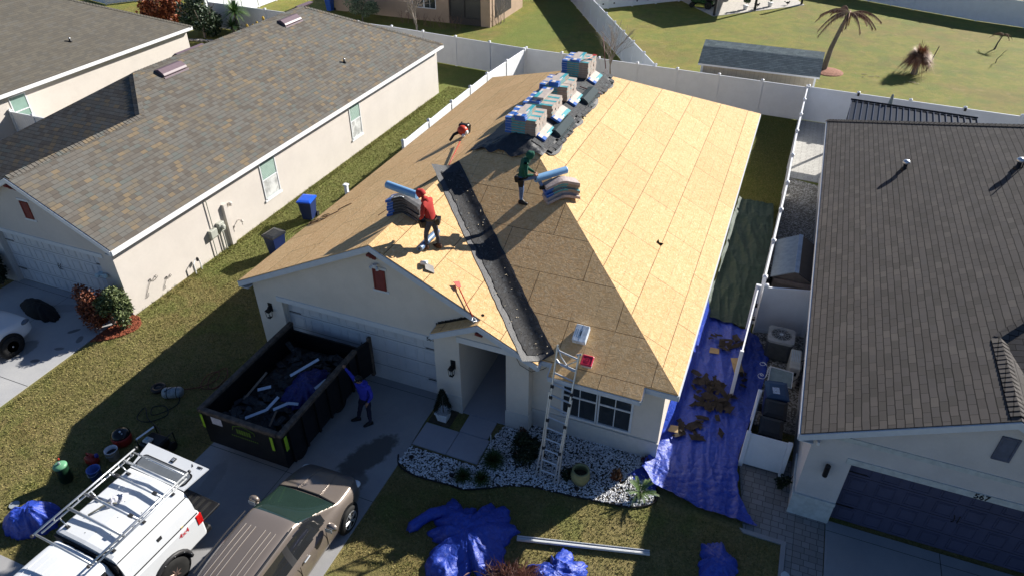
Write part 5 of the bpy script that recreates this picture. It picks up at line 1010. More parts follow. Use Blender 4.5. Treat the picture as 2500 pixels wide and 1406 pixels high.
# ---- tan SUV: local y=0 at nose, body runs to -y
suv_T = Matrix.Translation((5.32, -3.62, .03)) @ Matrix.Rotation(R(.5), 4, 'Z')
suv = thing('suv', 'bronze tan SUV with ribbed roof parked nose in on the driveway', 'car', (5.32, -5.9, .03))
def suvst(y, w, zb, zs, zh, rt_, zt, rx=None):
    """w half width, zb bottom, zs shoulder height, zh crown of hood/belt, rt_ half width of roof, zt roof height"""
    return (y, [(0, zb), (w*.8, zb), (w*.97, zb+.08), (w, zs*.62), (w*.985, zs*.88), (w*.93, zs), (rt_*1.03, zs+(zt-zs)*.45), (rt_*.98, zs+(zt-zs)*.88), (rt_*.80, zt-.004), (rt_*.4, zt+.012), (0, zt+.016)])
SS = [suvst(-.0, .58, .35, .62, .7, .50, .70), suvst(-.05, .76, .28, .70, .7, .64, .80), suvst(-.28, .88, .24, .78, .8, .74, .90), suvst(-.75, .915, .22, .87, .9, .78, .985), suvst(-.97, .92, .22, .92, 1, .79, 1.03), suvst(-1.09, .92, .22, .94, 1, .77, 1.08),
      suvst(-1.58, .92, .22, .96, 1, .70, 1.36), suvst(-2.05, .92, .22, .97, 1, .65, 1.60), suvst(-2.25, .92, .22, .975, 1, .645, 1.655), suvst(-2.9, .92, .22, .98, 1, .645, 1.69), suvst(-3.8, .92, .22, 1.0, 1, .63, 1.67), suvst(-4.3, .90, .26, 1.02, 1, .56, 1.58), suvst(-4.6, .86, .3, 1.0, 1, .55, 1.20), suvst(-4.72, .78, .35, .8, 1, .5, .85)]
TANP = paint('bronze_paint', (.215, .18, .155), .45, .30)
def gsuv(c, n):
    if -2.12 < c.y < -1.06 and abs(c.x) < .80-.17*(-c.y-1.06)/1.06 and c.z > 1.04 and n.z > .2 and abs(n.x) < .62: return 1
    if abs(n.x) > .42 and c.z > 1.035 and c.z < 1.50 and -4.35 < c.y < -1.52:
        if c.z-1.04 > (-c.y-1.30)*.80: return 0
        if -2.72 < c.y < -2.60 or -3.62 < c.y < -3.52: return 2
        return 3
    return 0
SCL = Matrix.Diagonal((1, 1, 1, 1))
car_body(SS, gsuv, [TANP, glass('windscreen', (.010, .020, .017), .04), DKPL, glass('side_glass', (.012, .013, .014), .06)], suv_T, 'body', suv, 3)
b = MB(suv_T)
for k in range(-3, 4):
    if k == 0: continue
    x = k*.125; b.tube([(x, -2.55, 1.703-abs(x)*.045), (x, -3.1, 1.712-abs(x)*.045), (x, -4.0, 1.688-abs(x)*.045)], .009, 5)
b.build('roof_rib', paint('bronze_light', (.31, .27, .235), .4), suv)
for s in (-1, 1):
    b = MB(suv_T); b.tube([(s*.605, -2.3, 1.68), (s*.615, -2.9, 1.70), (s*.60, -3.9, 1.675)], .018, 6); b.build('roof_rail', DKPL, suv)
    b = MB(suv_T); b.sphere((s*1.05, -1.62, 1.06), (.14, .09, .095), 12, 8); b.tube([(s*.90, -1.66, 1.0), (s*.98, -1.66, 1.04)], .03, 6); mr = b.build('mirror', TANP, suv, True); MB(suv_T).bbox(s*1.03-.09, s*1.03+.09, -1.74, -1.727, 1.0, 1.12, .004).build('mirror_glass', glass('mirror_glass', (.25, .28, .3), .03), mr)
    for yy in (-.88, -3.72):
        wheel_t = None; b = MB(suv_T); b.lathe([(.40, 0), (.40, s*.012), (.30, s*.012)], (s*.905, yy, .37), 28, ax='X'); b.build('wheel_well_shade', BLACK, suv)  # flat black ring paints the shade of a hollow wheel well
        wh = None
        bx_ = MB(suv_T); r = .345; x = s*.86
        bx_.lathe([(r*.62, -.11), (r*.93, -.11), (r, -.08), (r, .08), (r*.93, .11), (r*.62, .11)], (x, yy, r), 28, ax='X'); wo = bx_.build('wheel', RUBBER, suv, True); bb = MB(suv_T); xo = x+s*.11
        bb.lathe([(r*.66, -s*.05), (r*.68, s*.006), (r*.61, s*.006), (r*.60, -s*.04), (.01, -s*.04)], (xo, yy, r), 28, ax='X')
        for k in range(5):
            for o_ in (-.14, .14): a = 2*math.pi*k/5+.4; bb.tube([(xo, yy+math.cos(a+o_*.4)*.04, r+math.sin(a+o_*.4)*.04), (xo, yy+math.cos(a+o_)*r*.63, r+math.sin(a+o_)*r*.63)], [.02, .017], 5)
        bb.lathe([(.05, -s*.02), (.05, s*.01), (.01, s*.012)], (xo, yy, r), 12, ax='X'); bb.build('rim', ALU, wo)
    b = MB(suv_T); b.sphere((s*.70, -.15, .69), (.13, .12, .06), 12, 8); b.build('headlight', glass('headlamp_glass', (.45, .48, .5), .08), suv, True)
    for yy in (-2.42, -3.45): MB(suv_T).bbox(s*.915-.018, s*.915+.022, yy-.10, yy+.10, .90, .935, .008).build('door_handle', ALU, suv)
b = MB(suv_T)
for yy in (-1.70, -2.66, -3.56): b.box(.916, .924, yy-.005, yy+.005, .32, .95)
b.build('door_seam', BLACK, suv)
MB(suv_T).tube([(-.76, -1.06, 1.04), (-.3, -1.0, 1.075), (.3, -1.0, 1.075), (.76, -1.06, 1.04)], .03, 6).build('wiper_cowl', BLACK, suv)
b = MB(suv_T); b.tube([(-.22, -.12, .86), (-.28, -.6, .985), (-.30, -1.05, 1.085)], .006, 4); b.tube([(.22, -.12, .86), (.28, -.6, .985), (.30, -1.05, 1.085)], .006, 4); b.build('hood_crease', paint('bronze_light', (1, 1, 1)) if False else TANP, suv)
b = MB(suv_T); b.box(-.5, .5, -.03, .012, .45, .62); b.build('grille', BLACK, suv)
b = MB(suv_T); b.slab([(.12, -1.62, 1.42), (.40, -1.48, 1.30), (.42, -1.50, 1.31), (.14, -1.66, 1.44)], .003)
b = MB(suv_T); b.box(-.78, .78, -2.1, -1.3, .9, .93); b.build('dashboard', DKPL, suv)
# ---- white hatchback nose at the left
wc = thing('car', 'white car with black wheels, only its nose in view at the left edge', 'car', (-7.78, -4.4, .03)); wc_T = Matrix.Translation((-7.80, -1.95, .03))
WP = paint('white_paint', (.66, .68, .70), 0, .25)
SC = [(y, [(x*.98, z*(.95 if z > .6 else 1)) for x, z in pr]) for y, pr in SS]
car_body(SC, gsuv, [WP, glass('windscreen', (.010, .020, .017), .04), DKPL, glass('side_glass', (0, 0, 0))], wc_T, 'body', wc, 2)
for s in (-1, 1):
    b = MB(wc_T); b.lathe([(.42, 0), (.42, s*.012), (.30, s*.012)], (s*.892, -.95, .35), 28, ax='X'); b.build('wheel_well_shade', BLACK, wc)  # black ring on the body side, painted shade of the wheel well
    for yy in (-.95, -3.7):
        bx_ = MB(wc_T); r = .34; bx_.lathe([(r*.62, -.11), (r*.93, -.11), (r, -.08), (r, .08), (r*.93, .11), (r*.62, .11)], (s*.85, yy, r), 28, ax='X'); wo = bx_.build('wheel', RUBBER, wc, True); bb = MB(wc_T); bb.lathe([(r*.66, s*.0), (r*.62, s*.004), (.03, -s*.02)], (s*.96, yy, r), 20, ax='X'); bb.build('rim', BLACK, wo)
        MB(wc_T).lathe([(.03, 0), (.03, s*.012), (.005, s*.013)], (s*.95, yy, r), 10, ax='X').build('hub_cap', ALU, wo)
    b = MB(wc_T); b.sphere((s*.72, -.26, .72), (.11, .2, .06), 12, 8); b.build('headlight', glass('smoked_lamp', (.05, .07, .10), .08), wc, True)
crumple('car_cover', 'black crumpled sheet lying on the driveway beside the nose of the white car', 'car cover', (-8.15, -1.0, .03), 1.0, .36, .45, M('black_cover_cloth', (.01, .01, .011), .8), 3.8, -.2, sc=.9, ex=.15)
# ---- white pickup with topper (local y: rear face at 0, front toward -y)
pk_T = Matrix.Translation((2.55, -6.06, .03)) @ Matrix.Rotation(R(-3.2), 4, 'Z')
pk = thing('pickup_truck', 'white pickup with camper topper, open rear hatch and aluminium ladder rack', 'pickup', (2.5, -8.5, .03))
b = MB(pk_T)
def sect(y, w, zb, zt, c=.10): return [(-w+.06, y, zb), (w-.06, y, zb), (w, y, zb+.1), (w, y, zt-c), (w-.03, y, zt), (-w+.03, y, zt), (-w, y, zt-c), (-w, y, zb+.1)]
b.loft([sect(0, .98, .52, 1.30)[::-1], sect(-.04, 1.0, .48, 1.32)[::-1], sect(-1.88, 1.0, .48, 1.34)[::-1]]); b.build('bed', WP, pk)
b = MB(pk_T); b.box(-.90, .90, -1.85, .004, .80, .83); b.box(-.96, -.90, -1.85, .006, .83, 1.3); b.box(.90, .96, -1.85, .006, .83, 1.3); b.build('bed_liner', BLACK, pk)
def capsec(y, dz=0): return [(-.985, y, 1.335), (.985, y, 1.335), (.95, y, 1.62), (.86, y, 1.90+dz), (.78, y, 1.965+dz), (0, y, 2.0+dz), (-.78, y, 1.965+dz), (-.86, y, 1.90+dz), (-.95, y, 1.62)]
tp_ = MB(pk_T).loft([capsec(-.07, -.01)[::-1], capsec(-.12)[::-1], capsec(-1.83)[::-1], capsec(-1.90, -.015)[::-1]]).build('topper', WP, pk)
b = MB(pk_T)
for s in (-1, 1):
    MB(pk_T).tube([(s*.992, -.06, 1.335), (s*.992, -1.9, 1.345)], .016, 5).build('trim_seal', BLACK, tp_); MB(pk_T).tube([(s*.885, -.10, 1.862), (s*.885, -1.86, 1.862)], .012, 5).build('trim_seal', BLACK, tp_)
b = MB(pk_T); b.box(-.9, .9, -.062, -.05, 1.36, 1.93); b.build('opening_shade_panel', BLACK, tp_)  # solid black panel painted as the shade inside the open topper
MB(pk_T).bbox(.945, .965, -1.06, -.94, 1.52, 1.62, .006).build('side_latch', DKPL, tp_)
b = MB(pk_T); b.box(.985, 1.0, -.52, -.46, 1.33, 1.365); b.build('clip', M('brass', (.5, .4, .15), .4), tp_)
# raised rear hatch
Ht = pk_T @ Matrix.Translation((0, -.05, 1.97)) @ Matrix.Rotation(R(7), 4, 'X')
b = MB(Ht); b.slab([(-.80, 0, 0), (.80, 0, 0), (.92, .66, 0), (-.92, .66, 0)], .03); ht = b.build('rear_hatch', WP, pk)
def rrect(x0, x1, y0, y1, r, z, n=5):
    o_ = []
    for (cx_, cy_, a0) in ((x1-r, y1-r, 0), (x0+r, y1-r, 90), (x0+r, y0+r, 180), (x1-r, y0+r, 270)):
        for k in range(n+1): a = R(a0+90*k/n); o_.append((cx_+r*math.cos(a), cy_+r*math.sin(a), z))
    return o_
MB(Ht).slab(rrect(-.76, .74, .06, .40, .10, .012), .012).build('hatch_seal', BLACK, ht); MB(Ht).slab(rrect(-.72, .70, .09, .37, .08, .017), .005).build('hatch_glass', glass('grey_glass', (.10, .11, .12), .2), ht)
b = MB(Ht); b.bbox(-.06, .06, .46, .58, .0, .02, .008); b.build('hatch_latch', BLACK, ht); MB(Ht).bbox(-.035, .035, .485, .555, .02, .03, .005).build('latch_plate', ALU, ht)
text('hatch_lettering', 'LEER', .07, BLACK, Ht @ frame_T((.72, .60, .006), (-1, 0, 0), (0, -1, 0)), ht); 
b = MB(Ht); b.poly([(.55, .57, .005), (.50, .60, .005), (.53, .53, .005)]); b.poly([(.50, .60, .005), (.46, .62, .005), (.52, .545, .005)]); b.build('eagle_mark', BLACK, ht)
tg = MB(pk_T).bbox(-.90, .90, .02, .58, .80, .87, .015).build('tailgate', BLACK, pk)
b = MB(pk_T)
for k in range(9): b.box(-.8+k*.18, -.72+k*.18, .08, .52, .87, .880)
b.build('tailgate_rib', RUBBER, tg)
for s in (-1, 1):
    b = MB(pk_T); b.bbox(s*1.0-.05, s*1.0+.012, -.14, .012, .98, 1.27, .01); b.build('taillight', M('red_lens', (.55, .012, .012), .15, var=.2, sc=20), pk)
    b = MB(pk_T); pts = [(s*1.015, -1.05+.50*math.cos(a), .42+.50*math.sin(a)) for a in [math.pi*k/12 for k in range(13)]]; b.tube(pts, .055, 6); fl = b.build('fender_flare', DKPL, pk, True)
    bb = MB(pk_T)
    for k in range(1, 12, 2): a = math.pi*k/12; bb.sphere((s*1.072, -1.05+.50*math.cos(a), .42+.50*math.sin(a)), .012, 6, 4)
    bb.build('flare_bolt', ALU, fl); b = MB(pk_T); b.lathe([(.47, 0), (.47, s*.01), (.3, s*.01)], (s*.998, -1.05, .42), 28, ax='X'); b.build('wheel_well_shade', BLACK, pk)  # ring behind the wheel is the well's shade painted black
    r = .41; b = MB(pk_T); b.lathe([(r*.6, -.14), (r*.92, -.14), (r, -.10), (r, .10), (r*.92, .14), (r*.6, .14)], (s*.90, -1.05, r), 30, ax='X'); wo = b.build('wheel', RUBBER, pk, True)
    bb = MB(pk_T)
    for k in range(30):
        a = 2*math.pi*k/30
        for xx in (-.10, -.035, .03, .095): bb.T = pk_T @ Matrix.Translation((s*.90+xx, -1.05, r)) @ Matrix.Rotation(a+xx, 4, 'X'); bb.box(-.024, .024, r-.004, r+.008, -.022, .022)
    bb.build('tyre_tread', RUBBER, wo); bb = MB(pk_T); xo = s*1.035
    bb.lathe([(r*.61, -s*.08), (r*.62, s*.004), (r*.56, s*.004), (r*.55, -s*.06), (.01, -s*.06)], (xo, -1.05, r), 28, ax='X')
    for k in range(8): a = 2*math.pi*k/8; bb.tube([(xo-s*.01, -1.05+math.cos(a)*.05, r+math.sin(a)*.05), (xo-s*.015, -1.05+math.cos(a+.12)*r*.57, r+math.sin(a+.12)*r*.57)], [.03, .016], 5)
    bb.lathe([(.065, -s*.03), (.065, s*.005), (.01, s*.008)], (xo, -1.05, r), 12, ax='X'); bb.build('rim', M('bronze_rim', (.28, .19, .16), .3, metal=.6), wo)
b = MB(pk_T); b.bbox(-.95, .95, -.02, .17, .45, .62, .03); b.build('bumper', BLACK, pk)
text('side_decal', '4x4', .18, M('red_decal', (.45, .03, .04), .4), pk_T @ frame_T((1.003, -.50, 1.16), (0, 1, 0), (0, 0, 1)), pk, .002)
# cab
CS = [(-1.95, .93, 1.28, .70, 1.84), (-2.02, .97, 1.30, .74, 1.90), (-2.5, .98, 1.30, .75, 1.93), (-3.3, .98, 1.28, .74, 1.92), (-3.6, .98, 1.27, .72, 1.87), (-4.2, .98, 1.22, .78, 1.32), (-5.2, .96, 1.18, .80, 1.2), (-5.6, .9, 1.05, .75, 1.1)]
cst = [(y, [(0, .4), (w_*.9, .4), (w_, .55), (w_, 1.0), (w_*.99, zs), (rw_*1.12, zs+(zt-zs)*.45), (rw_, zt-.03), (rw_*.9, zt), (rw_*.4, zt+.02), (0, zt+.022)]) for y, w_, zs, rw_, zt in CS]
def gcab(c, n):
    if c.y > -2.1 and n.y > .5 and c.z > 1.4 and abs(c.x) < .6: return 1
    if abs(n.x) > .5 and 1.36 < c.z < 1.80 and -3.7 < c.y < -2.1: return 0 if -2.95 < c.y < -2.85 else 1
    if -4.2 < c.y < -3.62 and n.z > .3 and n.y < -.2 and abs(c.x) < .7: return 1
    return 0
car_body(cst, gcab, [WP, glass('side_glass', (0, 0, 0))], pk_T, 'cab', pk, 3)
b = MB(pk_T)
for k in range(-3, 4): x = k*.19; b.tube([(x, -2.15, 1.935-abs(x)*.03), (x, -2.8, 1.957-abs(x)*.03), (x, -3.45, 1.93-abs(x)*.03)], .006, 4)
b.build('roof_rib', WP, pk); MB(pk_T).box(-.9, .9, -1.955, -1.905, 1.32, 1.82).build('gap_seal', BLACK, pk)
# ladder rack
rk = thing('ladder_rack', 'tubular aluminium ladder rack fixed on the topper of the white pickup', 'ladder rack', (2.5, -7.1, 2.2)); RH = 2.26
b = MB(pk_T)
def bar(pts, r=.022, nm='bar', n=7): return MB(pk_T).tube(pts, r, n).build(nm, ALU, rk, True)
for s in (-1, 1):
    bar([(s*.80, .22, RH+.04), (s*.80, -2.30, RH+.04)], .022, 'side_rail'); bar([(s*.80, .12, RH-.07), (s*.80, -2.15, RH-.07)], .02, 'side_rail')
    for y in (.05, -.28, -.72, -1.3, -1.86): bar([(s*.80, y, RH-.07), (s*.80, y+.03, RH+.04)], .012, 'rail_strut')
    for y in (-.22, -1.0, -1.75):
        bar([(s*.80, y, RH-.07), (s*.70, y, RH-.18), (s*.66, y, 1.985)], .014, 'foot_strut'); MB(pk_T).bbox(s*.66-.06, s*.66+.06, y-.035, y+.035, 1.975, 2.0, .006).build('foot_clamp', DKPL, rk)
    MB(pk_T).lathe([(.032, -.02), (.04, 0), (.032, .03)], (s*.80, .23, RH+.04), 12, ax='Y').build('end_cap', DKPL, rk); MB(pk_T).lathe([(.032, -.03), (.04, 0), (.032, .02)], (s*.80, -2.31, RH+.04), 12, ax='Y').build('end_cap', DKPL, rk)
for y, r in ((.14, .022), (-.12, .034), (-.50, .028), (-1.12, .032), (-1.52, .034), (-2.24, .024)): bar([(-.80, y, RH-.01), (.80, y, RH-.01)], r, 'cross_bar', 8)
for y in (-.5, -1.12):
    for x in (-.62, .5): MB(pk_T).bbox(x, x+.12, y-.04, y+.04, RH-.02, RH+.035, .01).build('clamp', DKPL, rk)
b = MB(pk_T); b.tube([(-.5, -1.38, 2.01), (-.3, -1.0, 2.08), (-.18, -.92, 2.03)], .02, 6); b.tube([(.62, -1.5, 2.0), (.66, -1.8, 2.04), (.5, -2.0, 2.0)], .018, 6); b.build('strap', M('camo_strap', (.16, .16, .13), .8, var=.5, sc=30), rk)
cr = crumple('rag', 'white and grey rag bunched under the ladder rack on the topper', 'rag', tuple(pk_T @ Vector((-.28, -.88, 2.0))), .11, .24, .14, M('white_cloth', (.55, .55, .60), .9, var=.35, sc=14), 6.6, -.4, 20, 24, 6, .4)
b = MB(pk_T)
for (x, y) in ((-.1, -.8), (.1, -1.15), (-.35, -1.45), (.3, -1.5), (.0, -1.6), (.45, -.85), (-.2, -1.7), (.2, -.4)): b.lathe([(.010, 0), (.010, .004)], (x, y, 2.0-abs(x)*.035), 6)
b.build('rivet', BLACK, tp_)
# ================================================================== YARD GEAR
def bucket(label, x, y, r, hh, m, fill=None, tilt=0):
    t = thing('bucket', label, 'bucket', (x, y, 0)); T = Matrix.Translation((x, y, 0)) @ Matrix.Rotation(tilt, 4, 'X'); MB(T).lathe([(.01, .01), (r*.86, 0), (r*.97, hh-.03), (r*1.04, hh-.03), (r*1.04, hh), (r*.95, hh), (r*.84, .03), (.01, .03)], n=24, cap=False).build('bucket_body', m, t, True)
    MB(T).tube([(r*1.0, 0, hh-.05), (r*.9, -r*.7, hh-.1), (0, -r*1.12, hh-.14), (-r*.9, -r*.7, hh-.1), (-r, 0, hh-.05)], .006, 5).build('bail', ALU, t, True)
    if fill: MB(T).lathe([(r*.9, hh*.62), (r*.5, hh*.7), (.02, hh*.66)], n=18, cap=False).build('contents', fill, t, True)
    return t
bucket('white plastic bucket with dark tools inside on the shaded lawn', -.76, -4.92, .16, .34, M('white_plastic', (1, 1, 1)), BLACK); bucket('blue plastic bucket beside the red fuel can', -.62, -5.60, .16, .38, M('blue_plastic', (.06, .13, .42), .4)); 
tk = thing('gas_tank', 'tall dark green gas bottle with light green top on the shaded lawn', 'gas bottle', (-1.30, -5.92, 0)); MB().lathe([(.10, 0), (.15, .03), (.16, .08), (.16, .50), (.14, .56)], (-1.3, -5.92, 0), 24).build('tank_body', M('dark_green_paint', (.006, .024, .012), .4), tk, True)
MB().lathe([(.165, .0), (.17, .03), (.13, .07), (.06, .09), (.02, .10)], (-1.3, -5.92, .53), 24).build('tank_top', M('pale_green_paint', (.12, .30, .17), .4), tk, True); b = MB(); b.lathe([(.03, 0), (.03, .06), (.012, .07)], (-1.28, -5.92, .62), 10); b.build('tank_valve', ALU, tk); MB().lathe([(.022, 0), (.022, .04), (.006, .05)], (-1.33, -5.86, .70), 10).build('valve_cap', RED, tk)
fc = thing('fuel_can', 'red plastic fuel can with blue cap beside the blue bucket', 'fuel can', (-1.10, -5.25, 0)); b = MB(); b.bbox(-1.30, -.98, -5.36, -5.14, 0, .26, .035); b.tube([(-1.26, -5.25, .25), (-1.24, -5.25, .34), (-1.08, -5.25, .35), (-1.02, -5.25, .26)], .022, 8); b.build('can_body', M('dark_red_plastic', (.28, .025, .02), .45), fc, True); MB().lathe([(.045, 0), (.05, .02), (.045, .09), (.02, .10)], (-.98, -5.19, .25), 12).build('cap', M('blue_cap', (.04, .04, .22), .4), fc, True)
hv = thing('shop_vacuum', 'round red and black shop vacuum on the shaded lawn', 'vacuum', (-.98, -4.40, 0)); MB().lathe([(.18, .02), (.23, .05), (.25, .20), (.25, .28), (.24, .30)], (-.95, -4.42, 0), 26).build('drum', M('dark_red_plastic', (1, 1, 1)), hv, True); MB().lathe([(.25, .0), (.24, .05), (.17, .13), (.06, .17), (.01, .17)], (-.97, -4.40, .29), 24).build('motor_lid', M('gloss_black', (.012, .012, .014), .12), hv, True)
b = MB(); b.lathe([(.03, 0), (.03, .03)], (-.9, -4.43, .44), 8); b.lathe([(.02, 0), (.02, .03)], (-.82, -4.45, .41), 8); b.build('chrome_knob', ALU, hv)
gn = thing('compressor', 'small engine compressor on a frame with silver plate beside the dumpster nose', 'compressor', (.15, -4.25, 0)); b = MB(); b.bbox(-.18, .42, -4.55, -4.05, .1, .42, .04); b.build('engine_block', BLACK, gn)
b = MB(); b.tube([(-.25, -4.5, .05), (-.25, -4.5, .5), (-.15, -3.95, .5), (-.15, -3.95, .05)], .018, 6); b.tube([(.45, -4.5, .05), (.45, -4.5, .5), (.45, -3.95, .5), (.45, -3.95, .05)], .018, 6); b.tube([(-.25, -4.5, .05), (.45, -4.5, .05), (.45, -3.95, .05), (-.15, -3.95, .05), (-.25, -4.5, .05)], .018, 6); b.build('tube_frame', BLACK, gn, True)
b = MB(); b.bbox(-.10, .14, -4.48, -4.28, .42, .50, .03); b.build('fuel_tank', M('dirty_white', (.45, .43, .40), .5, var=.3, sc=14), gn); MB().lathe([(.035, 0), (.035, .03), (.01, .035)], (0.0, -4.38, .50), 12).build('fuel_cap', M('pale_blue_cap', (.25, .40, .50), .4), gn); b = MB(); b.slab([(-.26, -4.5, .52), (-.21, -4.52, .52), (-.08, -4.02, .56), (-.13, -4.0, .56)], .02); b.build('silver_plate', TRIM, gn)
MB().lathe([(.1, -.04), (.13, -.04), (.13, .04), (.1, .04)], (.48, -4.1, .13), 14, ax='X').build('wheel', RUBBER, gn); MB().lathe([(.01, 0), (.05, .02), (.05, .07), (.02, .08)], (-.12, -4.66, .1), 10).build('air_filter', M('dirty_white', (1, 1, 1)), gn)
ct = thing('gas_cylinder', 'grey horizontal air tank with black hose lying on the shaded lawn', 'air tank', (-.98, -2.52, 0)); T = Matrix.Translation((-1.25, -2.66, .17)) @ Matrix.Rotation(R(28), 4, 'Z'); MB(T).lathe([(.03, 0), (.11, .02), (.16, .09), (.165, .15), (.165, .46), (.16, .52), (.11, .58), (.03, .60)], n=22, ax='X').build('tank_body', M('galvanised_grey', (.22, .26, .28), .45, var=.25, sc=9), ct, True)
b = MB(T)
for x in (.18, .44): b.lathe([(.168, -.012), (.172, 0), (.168, .012)], (x, 0, 0), 22, ax='X')
b.tube([(.12, -.1, .14), (.3, .02, .17), (.42, .12, .12)], .012, 5); b.build('band', BLACK, ct)
def hose(label, pts, r, m, nm='hose'):
    P = [Vector(q) for q in pts]; out = []
    for i in range(len(P)-1):
        p0 = P[max(i-1, 0)]; p1 = P[i]; p2 = P[i+1]; p3 = P[min(i+2, len(P)-1)]
        for k in range(6): t = k/6; out.append(.5*((2*p1)+(-p0+p2)*t+(2*p0-5*p1+4*p2-p3)*t*t+(-p0+3*p1-3*p2+p3)*t**3))
    out.append(P[-1]); return tag(MB().tube([(q.x, q.y, q.z) for q in out], r, 5).build(nm, m, smooth=True), label, 'hose')
z = .04
hose('black air hose looped on the lawn between the air tank and the compressor', [(-.85, -2.4, .2), (-.65, -2.7, z), (-.75, -3.1, z), (-1.0, -3.35, z), (-1.2, -3.1, z), (-.9, -2.95, z), (-.6, -3.2, z), (-.9, -3.6, z), (-1.3, -3.6, z), (-1.4, -3.2, z), (-1.0, -3.5, z), (-.4, -3.7, z), (-.1, -3.95, .2)], .014, BLACK)
hose('dark red air hose coiled on the lawn near the house corner', [(-.9, -2.2, z), (-.5, -1.9, z), (-.3, -1.5, z), (-.5, -1.2, z), (-.7, -1.5, z), (-.5, -1.95, z), (-.1, -1.8, z), (-.1, -1.3, z), (-.4, -1.0, z), (-.55, -1.5, z), (-.2, -1.9, z), (.1, -1.4, z), (.1, -.6, z), (.2, .1, z), (.25, .5, z)], .013, M('dark_red_hose', (.12, .02, .015), .5))
wr = thing('tyre', 'dark hose reel lying flat on the lawn left of the air tank', 'hose reel', (-1.62, -2.45, 0)); MB().lathe([(.12, 0), (.20, 0), (.22, .05), (.20, .1), (.12, .1), (.12, 0)], (-1.62, -2.45, .02), 22, cap=False).build('reel_rim', BLACK, wr, True); MB().lathe([(.03, .02), (.12, .03), (.12, .06), (.03, .09)], (-1.62, -2.45, .02), 12).build('reel_hub', DKPL, wr); wr.name = 'hose_reel'
b = MB(); b.lathe([(.12, 0), (.12, .02), (.02, .022)], (-1.86, -6.98, .01), 20); tag(b.build('valve_cover', M('grey_lid', (.30, .33, .36), .7)), 'round grey utility lid in the grass by the wrapped tarp', 'utility cover')
b = MB(); b.lathe([(.085, 0), (.085, .02), (.02, .022)], (16.0, -1.95, .03), 20); b.lathe([(.12, 0), (.12, .012)], (16.0, -1.95, .028), 20); tag(b.build('drain_cover', GREYTR), 'small round utility lid set in the kerb of the paver path', 'utility cover')
gl = thing('work_glove', 'tan leather glove dropped on the grass beside the pickup', 'glove', (-.32, -6.1, 0)); b = MB(); b.bbox(-.37, -.27, -6.15, -6.05, .02, .05, .012)
for k in range(4): b.tube([(-.36+k*.028, -6.06, .035), (-.38+k*.035, -5.97+.01*(k % 2), .03)], .012, 5)
b.tube([(-.27, -6.1, .035), (-.21, -6.06, .03)], .012, 5); b.build('glove_body', M('tan_leather', (.40, .27, .10), .8), gl, True)
b = MB(); b.bbox(3.92, 4.02, -5.98, -5.94, .034, .05, .006); b.bbox(3.95, 3.99, -6.02, -5.9, .035, .052, .006); tag(b.build('tape_scrap', BLACK), 'small black scrap on the driveway between pickup and SUV', 'scrap')
# wheelie bins
def bin_(label, x, y, m, lidm, rz=0, zt=1.0, logo=None):
    t = thing('wheelie_bin', label, 'bin', (x, y, 0), rz); T = Matrix.Translation((x, y, 0)) @ Matrix.Rotation(rz, 4, 'Z')
    MB(T).loft([[(-.2, -.22, .06), (.2, -.22, .06), (.2, .22, .06), (-.2, .22, .06)], [(-.27, -.30, zt-.08), (.27, -.30, zt-.08), (.27, .28, zt-.08), (-.27, .28, zt-.08)], [(-.29, -.33, zt-.07), (.29, -.33, zt-.07), (.29, .32, zt-.07), (-.29, .32, zt-.07)], [(-.29, -.33, zt-.03), (.29, -.33, zt-.03), (.29, .32, zt-.03), (-.29, .32, zt-.03)]]).build('bin_body', m, t)
    l = MB(T).loft([[(-.30, -.36, zt-.03), (.30, -.36, zt-.03), (.30, .32, zt-.03), (-.30, .32, zt-.03)], [(-.29, -.35, zt+.02), (.29, -.35, zt+.02), (.29, .32, zt+.03), (-.29, .32, zt+.03)], [(-.2, -.24, zt+.05), (.2, -.24, zt+.05), (.2, .2, zt+.06), (-.2, .2, zt+.06)]]).build('lid', lidm, t)
    MB(T).tube([(-.2, .34, zt-.06), (-.2, .39, zt-.03), (.2, .39, zt-.03), (.2, .34, zt-.06)], .018, 6).build('handle', lidm, t)
    for s in (-1, 1): MB(T).lathe([(.02, -.03), (.11, -.03), (.11, .03), (.02, .03)], (s*.24, .26, .11), 14, ax='X').build('wheel', RUBBER, t)
    if logo: b = MB(T); b.box(-.13, .05, -.2, .05, zt+.056, zt+.062); b.build('lid_label', logo, l)
    return t
BB = M('bright_blue_plastic', (.015, .10, .62), .35, var=.06); NB = M('navy_plastic', (.02, .035, .12), .4)
bin_('wheelie bin with bright blue lid, farther one on the grass strip', -3.42, 7.75, NB, BB, R(12), .9); t = bin_('dark wheelie bin with black lid on the grass strip nearer the camera', -2.95, 5.0, NB, M('gloss_black_lid', (.03, .032, .035), .25), R(-8), .9)
bin_('blue recycling bin standing at the corner of the tan house', -21.2, 36.15, M('recycling_blue', (.02, .08, .35), .4), M('recycling_blue', (1, 1, 1)), 0, 1.2)
bin_('navy blue bin with white label on its lid behind the grey house screen', 15.22, 3.05, NB, M('slate_blue_plastic', (.025, .06, .13), .4), R(10), 1.05, M('pale_label', (.40, .48, .60), .5, var=.4, sc=40)); bin_('middle black bin in the screened corner of the grey house', 15.25, 2.32, DKPL, BLACK, 0, 1.02); bin_('front black bin in the screened corner of the grey house', 15.2, 1.6, DKPL, BLACK, 0, 1.02)
